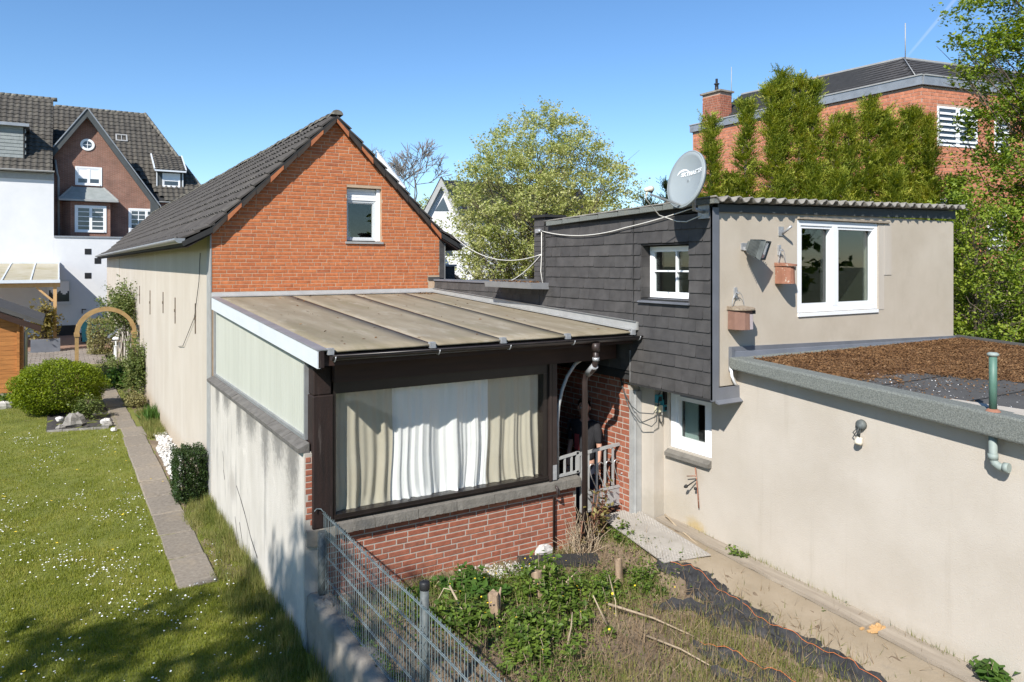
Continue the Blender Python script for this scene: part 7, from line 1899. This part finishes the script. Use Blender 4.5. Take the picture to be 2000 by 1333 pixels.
# weathered planks along the annex wall
def plank(label, a, b, w, th=.035, seed=0):
    rg = random.Random(seed); a, b = Vector(a), Vector(b); d = b - a; s = Vector((-d.y, d.x, 0)).normalized() * -1; n = 24; V = []; F = []
    for i in range(n + 1):
        t = i / n; c = a + d * t
        z = float(gz(c.x, c.y)) + .035 + rg.gauss(0, .002); e0, e1 = rg.gauss(0, .004), rg.gauss(0, .004)
        if i in (0, n): e0 += rg.uniform(-.01, .02)
        for k, (u, dz) in enumerate(((-w / 2 + e0, 0), (-w / 2 + e0, th), (-w / 6, th + .001), (w / 6, th - .001), (w / 2 + e1, th), (w / 2 + e1, 0))): V.append(c + s * u + Vector((0, 0, z - c.z + dz - .01)))
    for i in range(n):
        for k in range(5): F.append((i * 6 + k, i * 6 + k + 1, i * 6 + 7 + k, i * 6 + 6 + k))
    F += [(5, 4, 3, 2, 1, 0), tuple(n * 6 + k for k in range(6))]
    o = MB().add(V, F).build('plank', MT['wood_grey'], None, at=(a + b) / 2); return props(o, label, 'plank', 'weathered planks along the annex wall')
plank('long weathered plank running along the annex wall from the ramp', (4.40, -5.85, .46), (4.33, -8.70, .31), .24, seed=1)
plank('second weathered plank beyond the splintered gap, nearest the camera', (4.335, -8.82, .30), (4.27, -11.5, .25), .24, seed=2)
sp = thing('splintered_wood', 'splintered orange wood chips in the gap between the two planks', 'wood chips', (4.3, -8.75, .33)); mb = MB(); rg = random.Random(8)
for i in range(26):
    c = Vector((4.33 + rg.gauss(0, .07), -8.75 + rg.gauss(0, .035), .345)); a = rg.random() * 3.1; L_ = rg.uniform(.02, .06)
    mb.beam(c - Vector((math.cos(a), math.sin(a), 0)) * L_, c + Vector((math.cos(a), math.sin(a), rg.uniform(-.1, .3))) * L_, .022, .014)
mb.build('chips', MT['wood_pine'], sp)
# dark board
db = MB(); db.hexa([(2.50, -5.40, .20), (3.34, -5.84, .21), (3.24, -6.02, .19), (2.42, -5.58, .18), (2.50, -5.40, .26), (3.34, -5.84, .27), (3.24, -6.02, .25), (2.42, -5.58, .24)])
dbo = db.build('dark_board', MT['slate_base'], None, at=(2.9, -5.7, .2)); props(dbo, 'dark felt covered board lying on the soil below the brick wall', 'board')
# stumps
def stump(label, base, top, r, seed, kind='stump', split=False):
    rg = random.Random(seed); mb = MB(); n = 12; b, t = Vector(base), Vector(top); V = []
    ph = rg.uniform(0, 6)
    for i in range(6):
        c = b.lerp(t, i / 5); k = (1.35, 1.05, .95, .95, .97, .96)[i]
        for j in range(n):
            a = 2 * math.pi * j / n; q = 1 + .12 * math.sin(3 * a + ph) + .07 * math.sin(7 * a + ph * 2 + i * .4)
            V.append(c + Vector((math.cos(a) * r * k * q, math.sin(a) * r * k * q, (rg.gauss(0, .012) if i == 5 else 0))))
    mb.add(V, [(i * n + j, i * n + (j + 1) % n, (i + 1) * n + (j + 1) % n, (i + 1) * n + j) for i in range(5) for j in range(n)] + [tuple(5 * n + j for j in range(n))])
    if split: mb.tube([b + Vector((r * .9, .02, 0)), t + Vector((r * 1.15, .0, -.06)), t + Vector((r * 1.9, .02, .03))], [r * .5, r * .42, r * .12], 7)
    o = mb.build('stump', MT['stem'], None, at=base); return props(o, label, 'stump', 'cut shrub stumps in the garden')
stump('tallest pale stump cut flat in the middle of the weeds', (2.11, -6.44, .20), (2.10, -6.42, .53), .058, 1, split=True)
stump('brown shaggy stump left of the tallest one', (1.49, -6.62, .22), (1.47, -6.60, .52), .052, 2, split=True)
stump('slim pale stump nearest the ramp plate', (3.14, -6.49, .16), (3.13, -6.49, .46), .042, 3)
# long dry sticks
def stick(label, pts, r):
    o = MB().tube(pts, [r * (1 - .55 * i / (len(pts) - 1)) for i in range(len(pts))], 6).build('stick', MT['dry'], None, at=pts[0]); props(o, label, 'stick', 'dry cut sticks among the weeds')
S = lambda x, y, z=0: (x, y, float(gz(x, y)) + .02 + z)
stick('pale stick standing up at the dry patch right of the weeds', [S(2.34, -7.30), S(2.25, -7.28, .18), S(2.18, -7.25, .34)], .012)
stick('long stick slanting from the dry patch toward the camera', [S(2.55, -7.55, .02), S(2.62, -7.95, .05), S(2.72, -8.3, .0)], .012)
stick('forked stick lying on the right of the dry patch', [S(2.55, -7.02, .10), S(2.85, -7.35, .03), S(2.98, -7.80, .0)], .014)
stick('thin twig crossing the forked stick', [S(2.78, -6.75, .25), S(2.62, -7.05, .12), S(2.50, -7.2, .06)], .007)
stick('short stick leaning in the weeds near the tallest stump', [S(2.40, -6.52, .16), S(2.62, -6.42, .20)], .010)
stick('cut cane sloping by the fence below the dock leaves', [S(1.15, -6.30, .26), S(1.16, -6.62, .08), S(1.17, -6.75, .0)], .012)
stick('bent cane making a peak by the fence', [S(1.02, -6.20, .02), S(1.10, -6.28, .24), S(1.2, -6.36, .22)], .008)
stick('long thin cane lying along the ramp edge and planks', [(4.33, -5.95, .58), (4.30, -6.2, .50), (4.2, -6.7, .43), (4.03, -7.25, .40)], .011)
stick('cane pointing up at the lower centre weeds', [S(1.72, -7.45), S(1.80, -7.42, .2), S(1.84, -7.38, .30)], .010)
# torn black membrane
def tarp(label, pts, w, seed, n=60, string=True, name='tarp'):
    rg = random.Random(seed); t = thing(name, label, 'tarp', (*pts[0][:2], .25)); P = [Vector((*p, 0)) for p in pts]
    ph = [rg.uniform(0, 6) for _ in range(8)]; V = []; F = []; m_ = 12; S_ = []
    seg = [0]; 
    for a, b in zip(P[:-1], P[1:]): seg.append(seg[-1] + (b - a).length)
    for i in range(n + 1):
        L_ = seg[-1] * i / n; k = max(j for j in range(len(P) - 1) if seg[j] <= L_ + 1e-6); f = (L_ - seg[k]) / (seg[k + 1] - seg[k]); c = P[k].lerp(P[k + 1], f); d = (P[k + 1] - P[k]).normalized(); s = Vector((d.y, -d.x, 0))
        tp = min(1, i / 6, (n - i) / 6) * .85 + .15
        for j in range(m_ + 1):
            u = (j / m_ - .5) * w * tp * (1 + .30 * math.sin(i * .45 + ph[0]) * (1 if j > 6 else .7) + .22 * math.sin(i * 1.1 + ph[1] + j) + .12 * rg.random() * (j in (0, m_)))
            x, y = c.x + s.x * u, c.y + s.y * u; q = j / m_
            fold = .055 * math.exp(-((q - .35) / .13) ** 2) * (.7 + .5 * math.sin(i * .5 + ph[2])) + .03 * math.exp(-((q - .72) / .1) ** 2) * (.6 + .5 * math.sin(i * .8 + ph[3]))
            z = float(gz(x, y)) + .028 + fold + .010 * math.sin(i * 1.7 + j * 1.3 + ph[4]) + rg.gauss(0, .004) - .02 * (j in (0, m_))
            V.append((x, y, z))
            if j == 5: S_.append((x + .01, y, z + .018))
    for i in range(n):
        for j in range(m_): a = i * (m_ + 1) + j; F.append((a, a + 1, a + m_ + 2, a + m_ + 1))
    MB().add(V, F, False).build('sheet', MT['tarp'], t)
    if string: MB().tube(S_[2:-1], .0022, 5).build('string', MT['string'], t)
tarp('long torn strip of black weed membrane with orange string beside the sandy path', [(3.60, -6.60), (3.70, -6.95), (3.62, -7.45), (3.53, -8.2), (3.58, -8.8), (3.55, -9.6), (3.55, -11)], .27, 4, 90)
tarp('shorter torn strip of black membrane on the dry grass at the bottom', [(2.86, -7.85), (2.96, -8.2), (3.02, -8.6), (3.05, -9.2)], .24, 6, 36)
tarp('small rag of black membrane in the dead grass near the weeds', [(3.05, -7.12), (3.22, -7.22), (3.36, -7.36)], .17, 7, 14, False)
tarp('scrap of black membrane at the lower dry patch', [(2.62, -8.30), (2.72, -8.42), (2.8, -8.6)], .16, 8, 12, False)
tarp('flap of black membrane beside the long torn strip', [(3.30, -7.30), (3.42, -7.62), (3.40, -8.0)], .22, 9, 18, False)

# ------------------------------------------------------------------ weeds, straw and grass in the garden
def gmask(x, y): return vis(x, y) & (y < -5.40) & (x > .3)
def blot(x, y, c, r): return np.exp(-(((x - c[0]) / r[0]) ** 2 + ((y - c[1]) / r[1]) ** 2))
def scat(n, cs, cut=.0):
    x = RNG.uniform(.3, 4.4, n); y = RNG.uniform(-11, -5.42, n); d = sum(blot(x, y, c, r) for c, r in cs); k = (RNG.random(n) < d) & gmask(x, y); return x[k], y[k]
green = [((2.2, -6.25), (.75, .42)), ((1.15, -6.1), (.45, .45)), ((1.5, -6.9), (.5, .35)), ((2.75, -6.6), (.5, .35)), ((1.5, -7.5), (.35, .45)), ((3.3, -6.62), (.30, .25)), ((3.72, -5.85), (.12, .35))]
grassy = [((2.9, -6.75), (.5, .4)), ((2.6, -8.5), (.6, .5)), ((3.2, -7.9), (.35, .5)), ((1.2, -6.0), (.6, .4)), ((2.0, -6.0), (.7, .35)), ((3.65, -5.9), (.12, .4)), ((3.1, -8.9), (.4, .4)), ((1.6, -8), (.5, .4)), ((3.15, -5.5), (.12, .1))]
straw = [((2.4, -7.4), (.6, .6)), ((3.1, -7.6), (.5, .7)), ((1.5, -8.0), (.6, .6)), ((1.0, -6.9), (.4, .7)), ((1.75, -5.6), (1.0, .12)), ((3.3, -5.9), (.4, .5)), ((2.8, -8.6), (.8, .6)), ((2.0, -6.9), (.6, .4))]
x, y = scat(52000, grassy); n = len(x)
stuff_np('garden_grass', TRI, TRF, mats_np(np.stack([x, y, gz(x, y)], 1), rand_rot(n, .45), np.stack([np.full(n, .008), np.full(n, .008), RNG.uniform(.05, .14, n)], 1)), MT['grass_tall'])
x, y = scat(21000, straw); n = len(x)
stuff_np('dead_grass', TRI, TRF, mats_np(np.stack([x, y, gz(x, y) + .012], 1), rand_rot(n, 1.15), np.stack([np.full(n, .007), np.full(n, .007), RNG.uniform(.06, .22, n)], 1)), MT['straw'])
x, y = scat(60000, green); n = len(x)
stuff_np('ground_cover', LQ, LF, mats_np(np.stack([x, y, gz(x, y) + RNG.uniform(.01, .07, n)], 1), rand_rot(n, .45), RNG.uniform(.02, .05, n)), MT['lf_weed'])
def weed(label, c, r, h, n, leaf, m='lf_weed', name='weed_clump', seed=1, cat='weed', grp='weeds growing in the garden'):
    rg = np.random.default_rng(seed); z = float(gz(*c)); t = thing(name, label, cat, (*c, z), grp); ns = max(8, n // 40)
    sx = rg.normal(0, .45 * r, ns); sy = rg.normal(0, .45 * r, ns); hh = h * (.45 + .6 * rg.random(ns)) * np.clip(1.15 - np.hypot(sx, sy) / r * .6, .3, 1.2); mb = MB(); P = []
    for i in range(ns):
        b = np.array([c[0] + sx[i], c[1] + sy[i], z]); e = b + np.array([rg.normal(0, .06), rg.normal(0, .06), hh[i]]); mb.tube([b - [0, 0, .03], (b + e) / 2 + rg.normal(0, .01, 3), e], [.005, .004, .002], 4, cap=False)
        k = n // ns; f = rg.random(k) ** .7; a = rg.random(k) * 6.28; q = leaf * (.4 + .9 * rg.random(k))
        P.append(b + (e - b) * f[:, None] + np.stack([np.cos(a) * q, np.sin(a) * q, rg.normal(0, .012, k)], 1))
    mb.build('stems', MT['dry'], t); leaves('leaves', np.concatenate(P), leaf, MT[m], t, .55)
weed('bright green leafy weed clump in the centre of the garden', (2.20, -6.62), .30, .34, 900, .062, seed=1)
weed('tall glossy weed stem with dark leaves behind the bright clump', (2.18, -6.35), .16, .48, 420, .075, seed=2)
weed('bright nettle like weeds at the bottom centre', (1.44, -7.35), .30, .26, 900, .058, seed=3)
weed('dock like weeds in front of the fence post', (1.13, -6.55), .30, .28, 800, .070, seed=4)
weed('low dense weeds under the dark board', (2.35, -5.95), .40, .14, 1100, .045, seed=5)
weed('broad dark weed leaves at the foot of the brick wall', (1.45, -5.95), .38, .20, 700, .085, 'lf_fern', seed=6)
weed('low weed mat beside the slim stump', (3.35, -6.62), .28, .12, 700, .04, seed=7)
weed('weeds between the gravel and the tallest stump', (1.85, -6.15), .35, .15, 900, .045, seed=8)
weed('small weed tuft at the edge of the ramp plate', (3.68, -5.85), .14, .16, 320, .045, seed=9)
weed('yellow green weeds right of the tallest stump', (2.55, -6.70), .30, .24, 900, .05, seed=21)
weed('spreading weeds in the middle of the dry patch', (1.95, -7.05), .32, .22, 900, .055, seed=22)
weed('green weeds behind the fork of dry sticks', (2.85, -6.55), .28, .18, 800, .045, seed=23)
weed('leafy weeds in front of the shaggy stump', (1.62, -6.95), .32, .22, 800, .055, seed=10)
weed('large leaved green weed at the lower right corner by the annex wall', (4.37, -9.72), .16, .22, 150, .10, 'lf_fern', seed=11)
weed('small yellow green weeds growing behind the long plank', (4.40, -7.05), .14, .13, 380, .04, seed=12)
weed('thin weeds lining the annex wall by the second plank', (4.42, -8.35), .2, .08, 260, .03, seed=13)
x = RNG.normal(4.43, .018, 2600); y = RNG.uniform(-10.8, -6.2, 2600); k = RNG.random(2600) < .35 + .5 * np.sin(y * 5.3) * np.sin(y * 2.1 + 1); x, y = x[k] - .0, y[k]; n = len(x)
stuff_np('wall_foot_grass', TRI, TRF, mats_np(np.stack([x, y, gz(x, y) + .01], 1), rand_rot(n, .5), np.stack([np.full(n, .008), np.full(n, .008), RNG.uniform(.04, .13, n)], 1)), MT['grass_tall'])
q = np.array([(RNG.normal(2.2, .5), RNG.normal(-6.5, .45)) for i in range(46)])
stuff_np('yellow_flowers', hexv, hexf, mats_np(np.stack([q[:, 0], q[:, 1], gz(q[:, 0], q[:, 1]) + RNG.uniform(.08, .24, 46)], 1), rand_rot(46, .5), RNG.uniform(.012, .026, 46)), MT['yellow'])
# bramble at the gate
bb = thing('bramble', 'dry brambly shrub with reddish leaves in front of the porch gate', 'bramble', (3.42, -5.62, .25)); mb = MB(); rg = random.Random(4); P = []
for i in range(150):
    x, y = 3.30 + rg.gauss(0, .10), -5.60 + rg.gauss(0, .08); z = float(gz(x, y)); h = abs(rg.gauss(.26, .11)); e = Vector((x + rg.gauss(0, .10), y + rg.gauss(0, .10), z + h))
    mb.tube([(x, y, z - .02), ((x + e.x) / 2 + rg.gauss(0, .04), (y + e.y) / 2 + rg.gauss(0, .04), z + h * .6), e], [.004, .0035, .002], 4, cap=False)
mb.build('dry_stems', MT['dry'], bb); mb = MB()
for i in range(13):
    x, y = 3.50 + rg.gauss(0, .10), -5.64 + rg.gauss(0, .05); z = float(gz(x, y)); e = Vector((x + rg.gauss(.08, .13), y + rg.gauss(-.02, .06), z + rg.uniform(.35, .70)))
    mb.tube([(x, y, z - .02), ((x + e.x) / 2, (y + e.y) / 2, z + .4), e], [.008, .006, .003], 5)
    for k in range(26): f = rg.uniform(.35, 1); P.append((x + (e.x - x) * f + rg.gauss(0, .05), y + (e.y - y) * f + rg.gauss(0, .05), z + (e.z - z) * f + rg.gauss(0, .03)))
mb.build('canes', MT['terracotta'], bb); leaves('leaves', np.array(P), .062, MT['lf_red'], bb, .8)

# ------------------------------------------------------------------ porch: tyre and person
ty = thing('bicycle_wheel', 'black bicycle wheel leaning in the dark porch left of the person', 'wheel', (3.3, -4.55, .3))
c = Vector((3.30, -4.40, .98)); ax = Vector((-.45, -.85, .1)).normalized(); s = ax.cross(Vector((0, 0, 1))).normalized(); u = s.cross(ax)
ring = lambda r: [c + s * r * math.cos(a) + u * r * math.sin(a) for a in np.linspace(0, 2 * math.pi, 37)[:-1]]
MB().tube(ring(.33), .026, 8, closed=True).build('tyre', MT['black'], ty); MB().tube(ring(.30), .010, 6, closed=True).build('rim', MT['galv'], ty)
q = MB()
for k in range(18): a = k * 2 * math.pi / 18; q.tube([c + ax * .03 * (-1) ** k, c + s * .30 * math.cos(a) + u * .30 * math.sin(a)], .0015, 3)
q.tube([c - ax * .05, c + ax * .05], .02, 8).build('spokes', MT['galv'], ty)
MB().box(3.1, 3.5, -4.6, -4.2, -.02, .64).build('crate_stand', MT['wood_dark'], ty)

def skin(name, joints, edges, m, parent, lv=2, root=0):
    org = ORG[parent.name]; me = bpy.data.meshes.new(name); me.from_pydata([tuple(Vector(p) - org) for p, r in joints], edges, []); me.materials.append(m)
    o = link_mesh(name, me, parent); ORG[o.name] = org
    o.modifiers.new('skin', 'SKIN')
    sv_ = me.skin_vertices[0].data if me.skin_vertices else None
    if sv_ is None:
        bpy.context.view_layer.objects.active = o
        with bpy.context.temp_override(object=o, active_object=o): bpy.ops.mesh.customdata_skin_add()
        sv_ = me.skin_vertices[0].data
    for i, (p, r) in enumerate(joints): sv_[i].radius = r if isinstance(r, tuple) else (r, r); sv_[i].use_root = (i == root)
    sb_ = o.modifiers.new('sub', 'SUBSURF'); sb_.levels = sb_.render_levels = lv
    return o
PX_, PY_ = 3.93, -4.84
per = thing('person', 'person in a black t shirt and dark trousers standing behind the porch gate', 'person', (PX_, PY_, .17))
fwd = Vector((-.93, -.37, 0)).normalized(); rt = Vector((.37, -.93, 0)).normalized()   # rt: towards the image right
def J(r, f, z): return Vector((PX_, PY_, .17)) + rt * r + fwd * f + Vector((0, 0, z))
HS = 1.69
jb = [(J(0, 0, .90), (.11, .075)), (J(0, 0, 1.08), (.10, .07)), (J(0, .0, 1.25), (.115, .07)), (J(0, 0, 1.37), (.10, .055)), (J(0, 0, 1.45), .052), (J(0, .02, 1.51), .05),
      (J(0, .025, 1.56), (.066, .078)), (J(0, .02, 1.63), (.072, .088)), (J(0, .01, 1.68), (.052, .065)),
      (J(.165, 0, 1.37), .042), (J(.225, -.01, 1.10), .041), (J(.24, .04, .92), .033), (J(.245, .06, .86), .028), (J(.248, .075, .80), (.020, .036)),
      (J(-.165, 0, 1.37), .042), (J(-.225, -.01, 1.10), .041), (J(-.23, .05, .92), .033), (J(-.225, .07, .86), .028), (J(-.22, .085, .80), (.020, .036)),
      (J(.09, 0, .84), .068), (J(.10, .02, .47), .050), (J(.105, -.01, .10), .042), (J(.11, .10, .03), .036),
      (J(-.09, 0, .84), .068), (J(-.10, .02, .47), .050), (J(-.105, -.01, .10), .042), (J(-.11, .10, .03), .036)]
eb_ = [(0, 1), (1, 2), (2, 3), (3, 4), (4, 5), (5, 6), (6, 7), (7, 8), (3, 9), (9, 10), (10, 11), (11, 12), (12, 13), (3, 14), (14, 15), (15, 16), (16, 17), (17, 18), (0, 19), (19, 20), (20, 21), (21, 22), (0, 23), (23, 24), (24, 25), (25, 26)]
body = skin('body', jb, eb_, MT['skin'], per)
# fingers and thumb of both hands
for sgn, w in ((1, J(.248, .075, .795)), (-1, J(-.22, .085, .795))):
    for k in range(4):
        a = w + fwd * (.024 - .016 * k) + Vector((0, 0, -.005)); L_ = (.072, .08, .075, .06)[k]
        MB().tube([a, a + Vector((0, 0, -L_ * .5)) - rt * sgn * .004, a + Vector((0, 0, -L_ * .95)) - rt * sgn * .022], [.0095, .009, .007], 8).build('finger', MT['skin'], body)
    a = w + fwd * .030 + Vector((0, 0, .035)); MB().tube([a, a + fwd * .024 + Vector((0, 0, -.028)) - rt * sgn * .006, a + fwd * .026 + Vector((0, 0, -.062)) - rt * sgn * .012], [.011, .010, .008], 8).build('thumb', MT['skin'], body)
js = [(J(0, 0, .86), (.165, .115)), (J(0, 0, 1.02), (.15, .11)), (J(0, .01, 1.22), (.165, .122)), (J(0, 0, 1.385), (.140, .098)), (J(0, .0, 1.44), (.075, .07)), (J(.175, 0, 1.375), .070), (J(.215, -.005, 1.20), .062), (J(.222, -.01, 1.14), .060), (J(-.175, 0, 1.375), .070), (J(-.215, -.005, 1.20), .062), (J(-.222, -.01, 1.14), .060)]
shirt = skin('t_shirt', js, [(0, 1), (1, 2), (2, 3), (3, 4), (3, 5), (5, 6), (6, 7), (3, 8), (8, 9), (9, 10)], MT['cloth_black'], per, root=2)
jt = [(J(0, 0, .90), (.155, .112)), (J(.092, 0, .80), .104), (J(.10, .02, .47), .076), (J(.105, -.005, .06), .064), (J(-.092, 0, .80), .104), (J(-.10, .02, .47), .076), (J(-.105, -.005, .06), .064)]
skin('trousers', jt, [(0, 1), (1, 2), (2, 3), (0, 4), (4, 5), (5, 6)], MT['jeans'], per)
for s_ in (1, -1): MB().lathe(J(.108 * s_, .05, .0), [(.0, .0), (.055, .0), (.06, .03), (.045, .075), (.03, .09), (0, .09)], 12).tube([J(.108 * s_, .02, .045), J(.112 * s_, .10, .035), J(.115 * s_, .16, .028)], [.045, .043, .03], 10).build('shoe', MT['black'], per)
hd = J(0, .018, 1.61)
body_f, body_r = fwd, rt
fwd = Vector((-.72, -.69, 0)).normalized(); rt = Vector((.69, -.72, 0)).normalized()     # the head looks towards the garden
def ell(c, a, b, h, m, name, par, n=14, k=9, cut=None):
    V = []; F = []
    for i in range(k + 1):
        th = math.pi * i / k
        for j in range(n): ph = 2 * math.pi * j / n; V.append(c + rt * a * math.sin(th) * math.cos(ph) + fwd * b * math.sin(th) * math.sin(ph) + Vector((0, 0, h * math.cos(th))))
    for i in range(k):
        for j in range(n):
            q = (i * n + j, (i + 1) * n + j, (i + 1) * n + (j + 1) % n, i * n + (j + 1) % n)
            if cut is None or all(cut(V[w_] - c) for w_ in q): F.append(q)
    return MB().add(V, F, True).build(name, MT[m], par)
hair = ell(hd + Vector((0, 0, .025)) - fwd * .012, .086, .106, .108, 'hair', 'hair', per, 20, 14, cut=lambda v: v.z > .055 or v.dot(fwd) < .03)
for s_ in (1, -1):
    ell(hd + rt * .079 * s_ - fwd * .005 - Vector((0, 0, .015)), .010, .019, .030, 'skin', 'ear', body)
    ell(hd + rt * .030 * s_ + fwd * .084 + Vector((0, 0, .005)), .013, .008, .008, 'cable', 'eye', body); ell(hd + rt * .030 * s_ + fwd * .091 + Vector((0, 0, .005)), .006, .003, .006, 'black', 'pupil', body)
    MB().tube([hd + rt * .016 * s_ + fwd * .094 + Vector((0, 0, .026)), hd + rt * .048 * s_ + fwd * .083 + Vector((0, 0, .026))], .004, 6).build('eyebrow', MT['hair'], body)
MB().tube([hd + fwd * .090 + Vector((0, 0, .012)), hd + fwd * .104 - Vector((0, 0, .022)), hd + fwd * .092 - Vector((0, 0, .030))], [.008, .013, .010], 8).build('nose', MT['skin'], body)
MB().tube([hd - rt * .022 + fwd * .082 - Vector((0, 0, .056)), hd + fwd * .090 - Vector((0, 0, .054)), hd + rt * .022 + fwd * .082 - Vector((0, 0, .056))], .005, 6).build('mouth', MT['terracotta'], body)
fwd, rt = body_f, body_r
MB().add([J(-.09, .118, 1.05), J(-.01, .126, 1.05), J(-.01, .128, 1.26), J(-.09, .116, 1.26)], [(0, 1, 2, 3)]).build('shirt_print', MT['red_print'], shirt)

# contrail high in the sky; the strip emits its own brightness instead of catching sun
ct, nt_, b_ = new_mat('contrail')
nt_.nodes.remove(b_); out = nt_.nodes['Material Output']
tr_ = nd(nt_, 'ShaderNodeBsdfTransparent'); df = nd(nt_, 'ShaderNodeEmission'); df.inputs[0].default_value = (.85, .92, 1, 1); df.inputs[1].default_value = .75
at_ = nd(nt_, 'ShaderNodeAttribute'); at_.attribute_name = 'rnd'; mx_ = nd(nt_, 'ShaderNodeMixShader')
nz_ = noise(nt_, .006, 4); nt_.links.new(mul(nt_, mul(nt_, at_.outputs['Fac'], .20), addv(nt_, nz_, .4)), mx_.inputs[0]); nt_.links.new(tr_.outputs[0], mx_.inputs[1]); nt_.links.new(df.outputs[0], mx_.inputs[2]); nt_.links.new(mx_.outputs[0], out.inputs['Surface'])
def skyp(u, v, d=6000):
    a = (u - 1000) / 1427; b = -(v - 517) / 1427; c_, s_ = math.cos(CAM_YAW), math.sin(CAM_YAW)
    return np.array([-2.1 + d * (c_ * a + s_), -12.7 + d * (-s_ * a + c_), 3.7 + d * b])
V = []; F = []; rn = []
for i, t in enumerate(np.linspace(0, 1, 24)):
    a = skyp(1766 + 102 * t, 118 - 122 * t); w = np.array([.82, -.5, .35]) * (26 + 14 * t)
    for k, q in ((-1, 0), (-.4, .8), (.3, 1.0), (1, 0)): V.append(a + w * k); rn.append(q * min(1, t * 4 + .1))
F = [(i * 4 + k, i * 4 + k + 1, i * 4 + k + 5, i * 4 + k + 4) for i in range(23) for k in range(3)]
o = link_mesh('contrail', np_mesh('contrail', np.array(V), np.array(F), ct, np.array(rn))); o['kind'] = 'structure'
